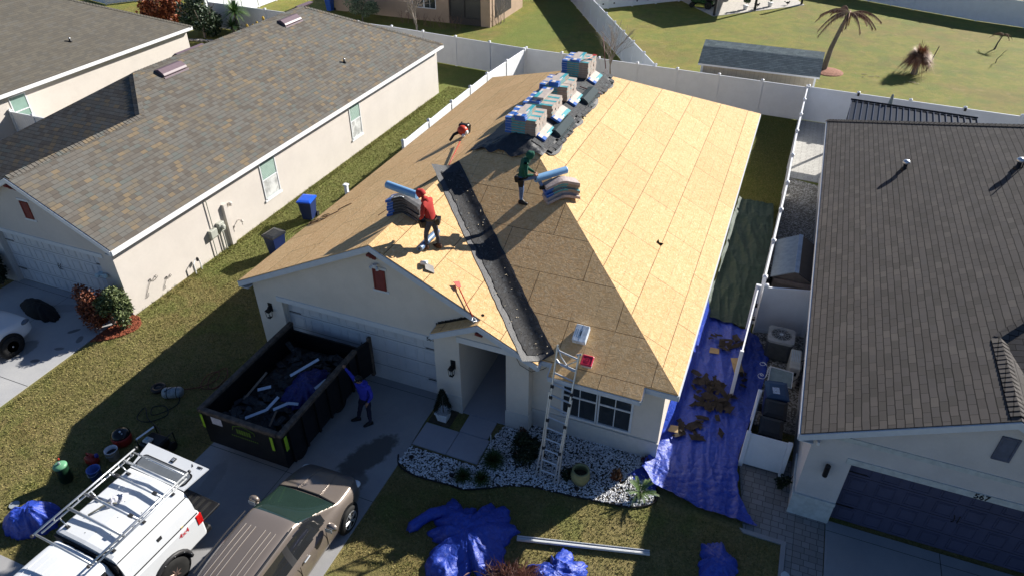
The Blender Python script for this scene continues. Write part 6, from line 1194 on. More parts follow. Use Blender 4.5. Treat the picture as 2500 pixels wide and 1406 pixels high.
# HVAC
ac = thing('air_conditioner', 'square grey outdoor air conditioner with round fan grille between fence and house', 'air conditioner', (15.17, 5.95, 0)); b = MB(); b.loft([[(x, y, z) for x, y, _ in rrect(14.80, 15.55, 5.58, 6.33, .1, 0)] for z in (.08, .76)]); b.build('cabinet', M('dark_louvre_grey', (.10, .10, .095), .6), ac)
b = MB(); ring0 = rrect(14.78, 15.57, 5.56, 6.35, .12, 0); ring1 = [(15.17+.30*math.cos(R(90*(i//6)+90*(i % 6)/5)), 5.955+.30*math.sin(R(90*(i//6)+90*(i % 6)/5)), 0) for i in range(24)]
b.loft([[(x, y, .72) for x, y, _ in ring0], [(x, y, .80) for x, y, _ in ring0], [(x, y, .82) for x, y, _ in ring1], [(x, y, .74) for x, y, _ in ring1]], 0, cap=False); b.build('top_panel', M('light_machine_grey', (.38, .38, .37), .5), ac)
b = MB(); b.lathe([(.30, 0), (.05, .0), (.01, .01)], (15.17, 5.955, .66), 20, cap=False); b.build('fan_well', BLACK, ac); b = MB()
for k in range(5): a = 2*math.pi*k/5; T = Matrix.Translation((15.17, 5.955, .70)) @ Matrix.Rotation(a, 4, 'Z') @ Matrix.Rotation(.4, 4, 'X'); b.T = T; b.box(.05, .25, -.05, .05, -.004, .004)
b.build('fan_blade', M('dull_metal', (.25, .27, .33), .5), ac); b = MB()
for k in range(12): a = 2*math.pi*k/12; b.tube([(15.17+.05*math.cos(a), 5.955+.05*math.sin(a), .815), (15.17+.3*math.cos(a+.15), 5.955+.3*math.sin(a+.15), .822)], .005, 4)
for r_ in (.12, .2, .27): b.tube([(15.17+r_*math.cos(2*math.pi*k/24), 5.955+r_*math.sin(2*math.pi*k/24), .82) for k in range(25)], .004, 4)
b.lathe([(.06, 0), (.06, .02), (.01, .03)], (15.17, 5.955, .81), 14); b.build('fan_grille', ALU, ac)
ms = thing('heat_pump', 'slim pale mini split unit between the air conditioner and the wall', 'heat pump', (15.65, 5.0, 0)); b = MB(); b.bbox(15.50, 15.80, 4.45, 5.35, .12, .84, .02); b.build('cabinet', M('warm_white_metal', (.50, .48, .42), .5), ms); b = MB()
for k in range(5): b.box(15.53+k*.05, 15.55+k*.05, 4.75, 5.3, .841, .846)
b.build('top_slot', GREYTR, ms); b = MB(); b.tube([(15.60, 4.44, .6), (15.55, 4.38, .5), (15.68, 4.38, .35), (15.78, 4.42, .5)], .012, 5); b.box(15.66, 15.73, 4.442, 4.448, .55, .68); b.build('cable', BLACK, ms); b = MB(); b.tube([(15.8, 4.95, .75), (15.88, 4.95, .8), (15.92, 4.9, .4)], .025, 6); b.build('line_set', BLACK, ms)
sg = thing('trellis', 'white scrollwork garden frame with glass panel behind the navy bin', 'garden frame', (15.2, 3.7, 0)); b = MB()
for s in (1, -1):
    pts = []
    for k in range(26): a = k*.42; r_ = .115*(1-k/30); pts.append((14.78-.05*s*0+r_*math.cos(a)-.02, 3.85+s*(.26)+s*r_*math.sin(a), .95+.004*k))
    b.tube(pts, .009, 5)
for k in range(4): b.tube([(14.93+.035*math.cos(a), 3.66+k*.11+.05*math.sin(a), 1.0) for a in [2*math.pi*j/10 for j in range(11)]], .006, 4)
b.tube([(14.88, 3.55, .98), (14.92, 3.9, 1.0), (14.98, 4.15, .98)], .009, 5); b.build('scroll', TRIM, sg, True); b = MB(); b.slab([(14.98, 4.12, .95), (14.98, 3.45, .88), (15.6, 3.45, .9), (15.6, 4.05, .97)], .02); b.build('glass_panel', M('frosted_panel', (.22, .27, .26), .2), sg); b = MB(); b.tube([(14.98, 4.12, .96), (14.98, 3.45, .89), (15.6, 3.45, .91), (15.6, 4.05, .98), (14.98, 4.12, .96)], .014, 5); b.tube([(15.0, 4.1, 0), (15.0, 4.1, .95)], .015, 5); b.tube([(15.58, 4.03, 0), (15.58, 4.03, .97)], .015, 5); b.build('panel_frame', TRIM, sg)
# storage shed by the grey house
sd_ = thing('storage_shed', 'small resin storage shed with pale grey roof against the side fence', 'shed', (15.2, 9.4, 0)); b = MB(); b.box(14.62, 15.82, 8.3, 10.5, 0, 1.35); b.slab([(14.62, 8.3, 1.35), (15.82, 8.3, 1.35), (15.27, 8.3, 1.66)], 0, 0, (0, .04, 0)); b.build('shed_wall', M('taupe_resin', (.20, .165, .14), .6), sd_)
b = MB(); b.slab([(14.52, 8.15, 1.42), (15.20, 8.15, 1.76), (15.20, 10.62, 1.76), (14.52, 10.62, 1.42)], .04); b.slab([(15.34, 8.15, 1.74), (15.90, 8.15, 1.42), (15.90, 10.62, 1.42), (15.34, 10.62, 1.74)], .04, 1); b.build('shed_roof', [M('pale_resin_roof', (.30, .34, .36), .5), M('shaded_resin_roof', (.05, .048, .05), .5)], sd_); MB().slab([(15.20, 8.13, 1.79), (15.34, 8.13, 1.78), (15.34, 10.64, 1.78), (15.20, 10.64, 1.79)], .04).build('ridge_cap', M('blue_grey_cap', (.34, .44, .55), .5), sd_)  # slope by the house wall: darker resin copy, shade put into its colour
MB().box(14.66, 15.84, 8.2, 8.29, 1.18, 1.34).build('door_header', M('taupe_light', (.26, .21, .18), .6), sd_)
# metal roofed pergola behind the grey house
pg = thing('metal_pergola', 'black ribbed metal canopy behind the grey house', 'canopy', (19.3, 22.6, 0)); KB = M('black_ribbed_metal', (.018, .020, .026), .35); b = MB(); b.slab([(16.70, 23.5, 2.36), (16.55, 20.6, 2.05), (21.9, 20.2, 2.05), (21.95, 23.1, 2.36)], .05); pr_ = b.build('canopy_roof', KB, pg)
b = MB()
for k in range(22):
    t = k/21; x0_ = 16.70+(21.95-16.70)*t; y0_ = 23.5-.4*t; x1_ = 16.55+(21.9-16.55)*t; y1_ = 20.6-.4*t; b.tube([(x0_, y0_, 2.39), (x1_, y1_, 2.08)], .022, 4)
b.build('roof_seam', M('blue_black_metal', (.06, .07, .10), .3), pr_)
MB().tube([(16.66, 23.54, 2.40), (21.98, 23.14, 2.40)], .05, 6).build('roof_cap', KB, pr_)
for (x, y) in ((16.75, 23.4), (21.8, 23.0), (16.65, 20.8), (21.7, 20.4)): MB().box(x-.06, x+.06, y-.06, y+.06, 0, 2.2).build('post', KB, pg)
ub = thing('closed_umbrella', 'folded grey patio umbrella above the black canopy', 'umbrella', (18.4, 23.75, 0)); MB().tube([(18.4, 23.8, 0), (18.4, 23.8, 2.2)], .025, 6).build('pole', ALU, ub); MB().lathe([(.05, 1.6), (.13, 1.75), (.10, 2.3), (.05, 2.75), (.02, 2.8)], (18.4, 23.8, 0), 10).build('canopy', M('grey_canvas', (.20, .24, .24), .8), ub, True)
# beige shed behind the back fence
bs = thing('garden_shed', 'long beige shed with blue grey shingle roof beyond the back fence', 'shed', (12, 29, 0)); b = MB(); b.box(9.05, 15.0, 27.55, 27.62, 0, 2.02); b.box(9.05, 9.12, 27.62, 30.6, 0, 2.02); b.box(14.93, 15.0, 27.62, 30.6, 0, 2.02); b.box(9.12, 14.93, 30.5, 30.6, 0, 2.02); b.build('shed_wall', M('beige_siding', (.42, .37, .29), .8, var=.05), bs)
b = MB()
for k in range(24): b.box(9.3+k*.235, 9.31+k*.235, 27.543, 27.549, 0, 1.95)
b.build('siding_groove', M('dark_beige', (.24, .21, .17), .8), bs); b = MB(); b.box(9.0, 9.12, 27.52, 27.549, 0, 2.0); b.box(14.95, 15.05, 27.52, 27.549, 0, 2.0); b.box(8.85, 15.2, 27.3, 27.34, 1.98, 2.07); b.build('trim', TRIM, bs)
b = MB(); b.slab([(8.85, 27.32, 2.12), (15.2, 27.32, 2.12), (15.2, 28.45, 2.72), (8.85, 28.45, 2.72)], .05); b.slab([(8.85, 28.45, 2.72), (15.2, 28.45, 2.72), (15.2, 29.1, 2.9), (8.85, 29.1, 2.9)], .05); b.slab([(8.85, 29.1, 2.9), (15.2, 29.1, 2.9), (15.2, 30.8, 2.1), (8.85, 30.8, 2.1)], .05); b.build('roof', SH_S, bs)
# ================================================================== PLANTS
def leaves(b, c, rad, n, s0, s1, rg, mi=0, shell=.5, ell=(1, 1, 1), lumps=7, droop=0):
    """leaf quads clustered in lumps so the outline is uneven and holes stay"""
    c = Vector(c); L_ = []
    for _ in range(lumps):
        d = Vector((rg.gauss(0, 1), rg.gauss(0, 1), rg.gauss(0, 1))).normalized(); L_.append((c+Vector((d.x*rad*ell[0], d.y*rad*ell[1], d.z*rad*ell[2]))*rg.uniform(.35, .75), rad*rg.uniform(.28, .5)))
    L_.append((c, rad*.6))
    for _ in range(n):
        q, r_ = L_[rg.randrange(len(L_))]; d = Vector((rg.gauss(0, 1), rg.gauss(0, 1), rg.gauss(0, 1))).normalized(); P = q+Vector((d.x*ell[0], d.y*ell[1], d.z*ell[2]))*r_*(shell+(1-shell)*rg.random())
        s = rg.uniform(s0, s1); u = Vector((rg.gauss(0, 1), rg.gauss(0, 1), rg.gauss(0, .6)-droop)).normalized(); w_ = u.cross(Vector((rg.gauss(0, 1), rg.gauss(0, 1), rg.gauss(0, 1)))).normalized()
        b.faces([tuple(P), tuple(P+u*s*.5+w_*s*.28), tuple(P+u*s), tuple(P+u*s*.5-w_*s*.28)], [(0, 1, 2, 3)], mi)
def branchy(b, p0, d, L_, r_, depth, rg, spread=.55, mi=0, n=3):
    p0 = Vector(p0); d = Vector(d).normalized(); p1 = p0+d*L_*.5+Vector((rg.gauss(0, .04), rg.gauss(0, .04), 0))*L_; p2 = p1+(d+Vector((rg.gauss(0, .12), rg.gauss(0, .12), .05))).normalized()*L_*.5
    b.tube([p0, p1, p2], [r_, r_*.8, r_*.6], 4 if r_ < .02 else 6, mi)
    if depth <= 0: return
    for k in range(n):
        nd = (d+Vector((rg.gauss(0, spread), rg.gauss(0, spread), rg.gauss(.1, spread*.6)))).normalized(); q = p2 if k < n-1 else p1; branchy(b, q, nd, L_*rg.uniform(.6, .85), r_*.55, depth-1, rg, spread, mi, n)
def tree(name, label, x, y, hgt, cr, leafmat, n, s0, s1, ell=(1, 1, 1), seed=1, trunk=.06, cz=None, lumps=9, cat='tree'):
    rg = random.Random(seed); t = thing(name, label, cat, (x, y, 0)); b = MB(); cz = cz or hgt-cr*ell[2]
    b.tube([(x, y, 0), (x+.03, y, cz*.5), (x, y+.02, cz)], [trunk, trunk*.8, trunk*.5], 7)
    for k in range(6): a = k*1.05; b.tube([(x, y, cz*.55), (x+math.cos(a)*cr*.4, y+math.sin(a)*cr*.4, cz), (x+math.cos(a)*cr*.7, y+math.sin(a)*cr*.7, cz+cr*.4)], [trunk*.5, trunk*.35, trunk*.15], 5)
    b.build('trunk', BARK, t); b = MB(); leaves(b, (x, y, cz), cr, n, s0, s1, rg, ell=ell, lumps=lumps); b.build('crown', leafmat, t); return t
GRN = leafm('dark_green_leaf', (.012, .035, .010), (.035, .075, .022), (.10, .15, .05)); REDL = leafm('rust_red_leaf', (.10, .022, .010), (.28, .075, .03), (.42, .16, .06)); GRY = leafm('grey_green_leaf', (.06, .09, .045), (.15, .20, .11), (.24, .28, .17))
tree('shrub_tree', 'rust red leaved small tree behind the far left roof', -29.6, 27.4, 3.4, 1.75, REDL, 5600, .14, .32, (1.25, 1, 1), 3, .09, 1.5)
tree('shrub_tree', 'dark glossy green tall shrub between red tree and yucca', -25.3, 26.6, 3.4, 1.65, leafm('glossy_green_leaf', (.008, .022, .008), (.03, .06, .02), (.20, .24, .18)), 8500, .12, .26, (1.1, 1, 1.05), 4, .09, 1.5)
def spiky(name, label, x, y, z, n, L_, w_, m, seed, up=.5, trunk=0, cat='plant', droop=.5, seg=4):
    rg = random.Random(seed); t = thing(name, label, cat, (x, y, 0)); b = MB()
    if trunk: MB().tube([(x, y, 0), (x, y, z)], [trunk, trunk*.7], 7).build('trunk', BARK, t)
    for k in range(n):
        a = rg.uniform(0, 6.283); e = rg.uniform(-.15, 1.25)*up+rg.uniform(0, .5); Lk = L_*rg.uniform(.7, 1.1); d = Vector((math.cos(a)*math.cos(e), math.sin(a)*math.cos(e), math.sin(e))); sd = d.cross(Vector((0, 0, 1))).normalized(); pts = []
        for j in range(seg+1): s = j/seg; q = Vector((x, y, z))+d*Lk*s+Vector((0, 0, -droop*Lk*s*s*math.cos(e))); ww = w_*(1-s)**.6*(.4+.6*min(1, s*4)); pts += [tuple(q-sd*ww), tuple(q+sd*ww)]
        b.faces(pts, [(2*j, 2*j+1, 2*j+3, 2*j+2) for j in range(seg)])
    b.build('leaves', m, t); return t
spiky('yucca', 'tall yucca with long pointed leaves beside the dark shrub', -23.1, 27.6, 1.7, 260, 1.25, .035, leafm('yucca_leaf', (.03, .07, .015), (.08, .16, .04), (.22, .32, .10)), 5, .8, .12)
spiky('yucca', 'shorter dark yucca crown at the foot of the taller yucca', -23.2, 27.2, .8, 170, 1.1, .035, leafm('yucca_leaf_dark', (.015, .035, .01), (.03, .07, .02), (.05, .1, .03)), 6, .7, .12)
pf = thing('potted_cactus', 'pale stubby frangipani branches with yellow tips by the left back fence', 'shrub', (-19.6, 24.6, 0)); rg = random.Random(4); b = MB()
for k in range(9):
    a = rg.uniform(0, 6.28); q0 = Vector((-20.3, 26.4, .1)); q1 = q0+Vector((math.cos(a)*.4, math.sin(a)*.3, .6)); q2 = q1+Vector((math.cos(a)*.4, math.sin(a)*.2, rg.uniform(.4, 1.1))); b.tube([q0, q1, q2], [.06, .05, .045], 6); MB().sphere(tuple(q2), (.09, .09, .16), 7, 5).build('leaf_tip', M('yellow_tip', (.45, .30, .05), .8, var=.4, sc=4), pf)
b.build('stems', M('pale_bark', (.40, .36, .33), .9, var=.2), pf); pf.name = 'frangipani'
st_ = thing('garden_edging', 'pale stone edging round the shrub bed behind the left houses', 'edging', (-24.5, 25.6, 0)); b = MB(); rg = random.Random(8)
for k in range(16): t_ = k/15; x = -27+5.2*t_; y = 25.2+.3*math.sin(t_*3)+(.9*t_); b.bbox(x-.17, x+.17, y-.1, y+.1, 0, .13, .03)
b.build('stones', M('pale_stone', (.42, .39, .36), .9, var=.15), st_)
tree('shrub', 'grey green leafy bush in front of the tan house wall', -17.2, 34.4, 2.4, 1.2, GRY, 4200, .07, .15, (1.3, 1, .85), 9, .05, 1.1, cat='shrub')
def bare(label, x, y, hgt, seed, n=3, spread=.42, depth=4, r_=.06, lean=(0, 0, 1), m=None, stems=1):
    rg = random.Random(seed); t = thing('bare_tree', label, 'tree', (x, y, 0)); b = MB()
    for s in range(stems): b.tube([(x, y, 0), (x+.02*s, y, hgt*.22)], [r_, r_*.85], 8); branchy(b, (x, y, hgt*.2), Vector(lean)+Vector((rg.gauss(0, .25), rg.gauss(0, .25), 0))*(stems > 1), hgt*.28, r_*.8, depth, rg, spread, 0, n)
    b.build('trunk', m or M('pale_twig', (.27, .23, .20), .9, var=.2), t); return t
bare('bare multi stemmed tree in front of the tan house', -11.6, 32.6, 3.6, 12, 4, .5, 4, .08, stems=3)
bare('leafless young tree behind the rearmost bundle stack', 4.35, 25.6, 4.2, 5, 4, .40, 4, .07)
rg = random.Random(2); tw = thing('dry_bush', 'low bare brown hedge along the foot of the tan house', 'shrub', (-12, 35.3, 0)); b = MB()
for k in range(26): branchy(b, (-14.5+k*.2, 35.2+rg.uniform(-.3, .3), 0), (rg.gauss(0, .3), rg.gauss(0, .3), 1), .45, .015, 2, rg, .5, 0, 3)
b.build('twigs', M('brown_twig', (.20, .12, .09), .9, var=.2), tw)
vn = thing('bare_vine', 'bare climbing stems at the corner of the tan house', 'shrub', (-7.3, 37.2, 0)); b = MB()
for k in range(7): branchy(b, (-7.3+rg.uniform(-.1, .1), 37.2+k*.2, 0), (rg.gauss(0, .1), rg.gauss(0, .1), 1), 1.0, .02, 2, rg, .3, 0, 2)
b.build('stems', M('pale_twig', (.27, .23, .20), .9), vn)
# frosted palms
def palm(label, x, y, hgt, n, Lf, seed, lean=(0, 0), lm=None, trunk=.14, upr=.5, nm='palm_tree', sub=44, blade=.46):
    rg = random.Random(seed); t = thing(nm, label, 'palm', (x, y, 0)); top = Vector((x+lean[0], y+lean[1], hgt)); b = MB(); b.tube([(x, y, 0), (x+lean[0]*.2, y+lean[1]*.2, hgt*.4), (x+lean[0]*.7, y+lean[1]*.7, hgt*.8), tuple(top)], [trunk*1.3, trunk, trunk*.8, trunk*.55], 9); b.build('trunk', M('palm_trunk', (.18, .155, .13), .9, var=.2, sc=5, bump=.5), t)
    for k in range(n):
        a = 2*math.pi*k/n+rg.uniform(-.3, .3); e = rg.uniform(.1, 1.1)*upr+.15; L_ = Lf*rg.uniform(.75, 1.1); d = Vector((math.cos(a)*math.cos(e), math.sin(a)*math.cos(e), math.sin(e))); dr = rg.uniform(.75, 1.3); P = [top+d*L_*s+Vector((0, 0, -dr*L_*s*s*.75)) for s in [j/10 for j in range(11)]]
        b = MB(); b.tube(P, [.025*(1-.8*j/10) for j in range(11)], 4, 0); sd = d.cross(Vector((0, 0, 1))).normalized()
        for j in range(sub):
            s = .12+.88*j/sub; i = min(9, int(s*10)); q = P[i].lerp(P[i+1], s*10-i); tt = (P[i+1]-P[i]).normalized()
            for sg in (-1, 1):
                ln = blade*(1-.5*s)*rg.uniform(.6, 1.1); f = (sd*sg*.55+tt*.5+Vector((0, 0, -.75-rg.random()*.5))).normalized(); e_ = q+f*ln; wv_ = tt*.034; b.faces([tuple(q-wv_), tuple(q+wv_), tuple(e_)], [(0, 1, 2)], 1)
        b.build('frond', [M('brown_rib', (.22, .15, .09), .9), lm or leafm('dead_palm_leaf', (.10, .035, .02), (.26, .13, .08), (.40, .26, .17))], t)
    return t
palm('tall palm with drooping frost browned fronds on the back lawn', 15.6, 35.5, 3.5, 14, 2.2, 3, (.6, 0))
dp_ = spiky('dead_palm', 'short dead reddish palm with a dense round skirt of fronds on the back lawn', 20.85, 36.9, 1.05, 900, 1.15, .035, leafm('dead_red_leaf', (.14, .05, .025), (.32, .15, .08), (.48, .30, .18)), 7, .75, .2, 'palm', .9)
MB().tube([(21.6, 37.8, 0), (21.9, 38.0, 1.5)], .03, 5).build('stake', M('old_wood', (1, 1, 1))); tag(bpy.data.objects['stake'], 'thin wooden stake behind the short dead palm', 'stake')
b = MB(); b.lathe([(.01, .12), (.5, .10), (.85, .04), (.9, .0)], (15.9, 35.3, .0), 18, cap=False)
tag(b.build('mulch_mound', M('reddish_mulch', (.30, .14, .09), .9, var=.3, sc=9, bump=.8)), 'round mound of reddish mulch at the foot of the tall palm', 'mulch')
palm('small withered palm sapling near the far fence', 26.3, 44.6, 1.0, 6, .9, 9, (.2, 0), None, .05, .8, 'dead_palm', 12, .2)
bare('thin leafless sapling on the back lawn at the far right', 25.9, 41.2, 1.3, 15, 3, .5, 2, .025, (.5, 0, 1), M('dark_twig', (.05, .05, .03), .9))
b = MB(); rg = random.Random(6)
for k in range(9): x = 18.2+rg.uniform(-.7, 3); y = 35.3-(x-18.2)*.15+rg.uniform(-.5, .4); b.tube([(x, y, .03), (x+rg.uniform(-.5, .5), y+rg.uniform(-.1, .1), .06)], .018, 4)
t = tag(b.build('fallen_twigs', M('pale_dead_frond', (.45, .38, .26), .9)), 'pale fallen frond pieces scattered on the back lawn', 'twigs'); t['kind'] = 'stuff'
# front bed plants
def bush(label, x, y, r_, hgt, m, n, s0, s1, seed, name='bush', lumps=8):
    rg = random.Random(seed); t = thing(name, label, 'shrub', (x, y, 0)); b = MB()
    for k in range(6): a = k*1.05+.3; b.tube([(x, y, 0), (x+math.cos(a)*r_*.4, y+math.sin(a)*r_*.4, hgt*.5), (x+math.cos(a)*r_*.6, y+math.sin(a)*r_*.6, hgt*.75)], [.02, .014, .006], 5)
    b.build('stems', BARK, t); b = MB(); leaves(b, (x, y, hgt*.5), 1, n, s0, s1, rg, ell=(r_, r_, hgt*.52), lumps=lumps); b.build('foliage', m, t); return t
def bushE(label, x, y, r_, hgt, m, n, s0, s1, seed, name='bush', lumps=8): return bush(label, x, y, r_, hgt, m, n, s0, s1, seed, name, lumps)
DKG = leafm('deep_green_leaf', (.006, .014, .005), (.014, .028, .010), (.03, .04, .015))
bushE('large dark round bush in the middle of the white gravel bed', 9.32, -1.02, .55, .95, DKG, 4600, .05, .10, 1); bushE('reddish brown upright plant behind the large dark bush', 9.05, -.42, .17, .75, leafm('brown_leaf', (.04, .015, .008), (.09, .04, .02)), 500, .06, .12, 2, 'plant')
bushE('small dark bush between the ladder foot and the clay pot', 10.62, -1.10, .22, .45, DKG, 600, .05, .1, 3); bushE('small red and orange croton in the gravel below the twin window', 11.8, -.72, .16, .42, leafm('croton_leaf', (.05, .03, .01), (.16, .05, .02), (.28, .13, .03)), 350, .06, .12, 4, 'croton'); bushE('tiny dark red plant at the house corner by the blue tarp', 12.35, .08, .09, .3, leafm('wine_leaf', (.05, .008, .01), (.10, .02, .02)), 160, .05, .1, 5, 'plant')
for (x, y, r_, n, lb, sd_s) in ((8.62, -1.35, .48, 620, 'largest green grass clump beside the end of the walkway', 11), (8.10, -2.12, .38, 460, 'left one of two green grass clumps near the bed edge', 12), (8.58, -2.02, .36, 440, 'right one of two green grass clumps near the bed edge', 13)):
    spiky('grass_clump', lb, x, y, .05, n, r_*1.2, .006, leafm('liriope_leaf', (.012, .03, .008), (.05, .085, .02), (.10, .14, .04)), sd_s, .9, 0, 'plant', .8)
rg = random.Random(12); sg_ = thing('sago_palm', 'small sago palm with stiff green fronds at the tip of the gravel bed', 'palm', (12.45, -1.02, 0)); MB().lathe([(.07, 0), (.09, .1), (.05, .2)], (12.45, -1.02, 0), 10).build('trunk', BARK, sg_)
for k in range(17):
    a = 2*math.pi*k/17+rg.uniform(-.15, .15); e = rg.uniform(.25, 1.1); L_ = rg.uniform(.45, .62); d = Vector((math.cos(a)*math.cos(e), math.sin(a)*math.cos(e), math.sin(e))); b = MB(); P = [Vector((12.45, -1.02, .18))+d*L_*s+Vector((0, 0, -.35*L_*s*s)) for s in [j/6 for j in range(7)]]; b.tube(P, .007, 4); sd = d.cross(Vector((0, 0, 1))).normalized()
    for j in range(22):
        s = .15+.85*j/22; i = min(5, int(s*6)); q = P[i].lerp(P[i+1], s*6-i); tt = (P[i+1]-P[i]).normalized()
        for sg in (-1, 1): e_ = q+(sd*sg+tt*.6+Vector((0, 0, .15))).normalized()*.12*(1-.6*s); b.faces([tuple(q-tt*.008), tuple(q+tt*.008), tuple(e_)], [(0, 1, 2)])
    b.build('frond', leafm('sago_leaf', (.03, .07, .015), (.07, .13, .03), (.14, .20, .06)), sg_)
pt = thing('clay_pot', 'large empty olive clay pot in the white gravel bed', 'pot', (10.93, -1.12, 0)); MB().lathe([(.12, 0), (.17, .03), (.235, .17), (.25, .27), (.225, .38), (.20, .42), (.225, .44), (.225, .465), (.18, .47), (.17, .42), (.20, .3), (.15, .12), (.01, .10)], (10.93, -1.12, .02), 30, cap=False).build('pot_body', M('olive_clay', (.26, .25, .12), .6, var=.15, sc=5), pt, True); MB().lathe([(.19, .26), (.1, .28), (.01, .28)], (10.93, -1.12, .02), 20, cap=False).build('soil', DIRT, pt, True)
MB().lathe([(.04, 0), (.045, .22), (.07, .24), (.01, .28)], (10.98, -1.44, .02), 10)
for (x, y, lb) in ((10.96, -1.50, 'small black path light in front of the clay pot'), (6.62, -2.12, 'small black path light at the left end of the gravel bed'), (7.86, -2.27, 'small black path light beside the left grass clump')):
    t = thing('path_light', lb, 'lamp', (x, y, 0)); MB().tube([(x, y, 0), (x, y, .16)], .01, 5).build('stake', BLACK, t); MB().lathe([(.035, 0), (.045, .06), (.07, .065), (.01, .10)], (x, y, .15), 10).build('lamp_head', BLACK, t, True)
pp = thing('potted_conifer', 'small cone shaped conifer in a white square planter by the garage pier', 'potted tree', (6.72, -.42, 0)); MB(Matrix.Translation((6.72, -.42, .03))).loft([[(-.13, -.13, 0), (.13, -.13, 0), (.13, .13, 0), (-.13, .13, 0)], [(-.17, -.17, .27), (.17, -.17, .27), (.17, .17, .27), (-.17, .17, .27)], [(-.19, -.19, .28), (.19, -.19, .28), (.19, .19, .28), (-.19, .19, .28)], [(-.19, -.19, .32), (.19, -.19, .32), (.19, .19, .32), (-.19, .19, .32)], [(-.15, -.15, .32), (.15, -.15, .32), (.15, .15, .32), (-.15, .15, .32)], [(-.14, -.14, .27), (.14, -.14, .27), (.14, .14, .27), (-.14, .14, .27)]]).build('planter', WHT, pp)
MB().tube([(6.72, -.42, .3), (6.72, -.42, .9)], [.02, .008], 5).build('trunk', BARK, pp); b = MB(); rg = random.Random(31)
for k in range(1500):
    s = rg.random()**1.4; z = .36+.75*s; r_ = .24*(1-s)**.8+.02; a = rg.uniform(0, 6.283); q = Vector((6.72+r_*rg.uniform(.5, 1)*math.cos(a), -.42+r_*rg.uniform(.5, 1)*math.sin(a), z)); d = Vector((math.cos(a), math.sin(a), .9)).normalized()*.07; w_ = Vector((-math.sin(a), math.cos(a), 0))*.012; b.faces([tuple(q-w_), tuple(q+w_), tuple(q+d)], [(0, 1, 2)])
b.build('foliage', leafm('conifer_leaf', (.012, .022, .010), (.03, .045, .018)), pp)
# corner shrub of the left house: reddish left half, green right half
cs = thing('shrub', 'rounded shrub half copper red half green at the left house corner', 'shrub', (-5.3, -.55, 0)); rg = random.Random(17); b = MB()
for k in range(8): a = k*.8; b.tube([(-5.25, -.62, 0), (-5.25+.2*math.cos(a), -.6+.2*math.sin(a), .6), (-5.25+.45*math.cos(a), -.6+.4*math.sin(a), 1.15)], [.025, .018, .008], 5)
b.build('stems', BARK, cs); b = MB(); leaves(b, (-5.62, -.74, .92), 1, 6500, .06, .13, rg, ell=(.62, .58, .95), lumps=14); b.build('copper_foliage', leafm('copper_leaf', (.07, .02, .01), (.22, .07, .035), (.36, .14, .07)), cs); b = MB(); leaves(b, (-4.98, -.55, .85), 1, 6000, .06, .13, rg, ell=(.52, .55, .85), lumps=14); b.build('green_foliage', leafm('shrub_green', (.03, .05, .015), (.09, .12, .04), (.18, .21, .09)), cs)
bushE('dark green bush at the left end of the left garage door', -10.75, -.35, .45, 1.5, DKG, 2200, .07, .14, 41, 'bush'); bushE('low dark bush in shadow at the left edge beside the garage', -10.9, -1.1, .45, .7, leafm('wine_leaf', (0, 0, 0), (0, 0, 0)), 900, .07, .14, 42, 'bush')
bushE('dark leafy garden hose pot plant at the corner of the grey house', 15.72, .55, .16, .6, DKG, 420, .05, .12, 43, 'plant')
rg = random.Random(44); og_ = thing('fountain_grass', 'ornamental grass with pinkish plumes at the bottom edge of the lawn', 'ornamental grass', (10.55, -4.35, 0)); b = MB()
for k in range(900):
    a = rg.uniform(0, 6.283); e = rg.uniform(.7, 1.5); L_ = rg.uniform(.35, .62); q = Vector((10.5+rg.gauss(0, .30), -4.35+rg.gauss(0, .13), 0)); d = Vector((math.cos(a)*math.cos(e), math.sin(a)*math.cos(e), math.sin(e))); sd = d.cross(Vector((0, 0, 1))).normalized()*.006; m1 = q+d*L_*.6; m2 = q+d*L_+Vector((0, 0, -.08)); b.faces([tuple(q-sd), tuple(q+sd), tuple(m1+sd), tuple(m2), tuple(m1-sd)], [(0, 1, 2, 3, 4)])
b.build('blades', leafm('pink_grass', (.22, .13, .08), (.42, .24, .20), (.60, .46, .40)), og_)
# back patio things
mw = thing('lawn_mower', 'green riding mower with yellow wheels on the covered patio', 'mower', (6.0, 48.6, 0)); T = Matrix.Translation((6.0, 48.4, 0)) @ Matrix.Rotation(R(-8), 4, 'Z'); MG = M('mower_green', (.012, .06, .012), .4); MY = M('mower_yellow', (.55, .50, .10), .4)
MB(T).bbox(-1.0, .2, -.32, .32, .35, .75, .08).build('hood', MG, mw); MB(T).bbox(-.1, .9, -.45, .45, .35, .55, .06).build('deck_body', MG, mw); MB(T).bbox(.25, .7, -.25, .25, .55, .95, .08).build('seat', BLACK, mw); MB(T).bbox(-.55, .45, -.55, .55, .1, .28, .06).build('mower_deck', MY, mw)
for (x, y, r_) in ((-.8, -.42, .2), (-.8, .42, .2), (.55, -.5, .29), (.55, .5, .29)): wo = MB(T).lathe([(.02, -.09), (r_, -.09), (r_, .09), (.02, .09)], (x, y, r_), 18, ax='Y').build('wheel', RUBBER, mw); MB(T).lathe([(r_*.5, -.1), (r_*.5, .1), (.01, .1), (.01, -.1)], (x, y, r_), 14, ax='Y', cap=False).build('rim', MY, wo)
for (x, y, lb, c) in ((9.25, 48.9, 'shaded potted plant on the covered patio', GRY), (11.0, 50.6, 'tall potted plant in a pale pot on the sunny patio', leafm('lime_leaf', (.10, .14, .03), (.25, .30, .08)))):
    t = thing('potted_plant', lb, 'potted plant', (x, y, 0)); MB().lathe([(.14, 0), (.2, .3), (.22, .32), (.01, .32)], (x, y, .03), 14).build('pot', WHT, t, True); rg = random.Random(int(x)); b = MB(); leaves(b, (x, y, .85), 1, 300, .1, .22, rg, ell=(.25, .25, .5)); b.build('foliage', c, t)
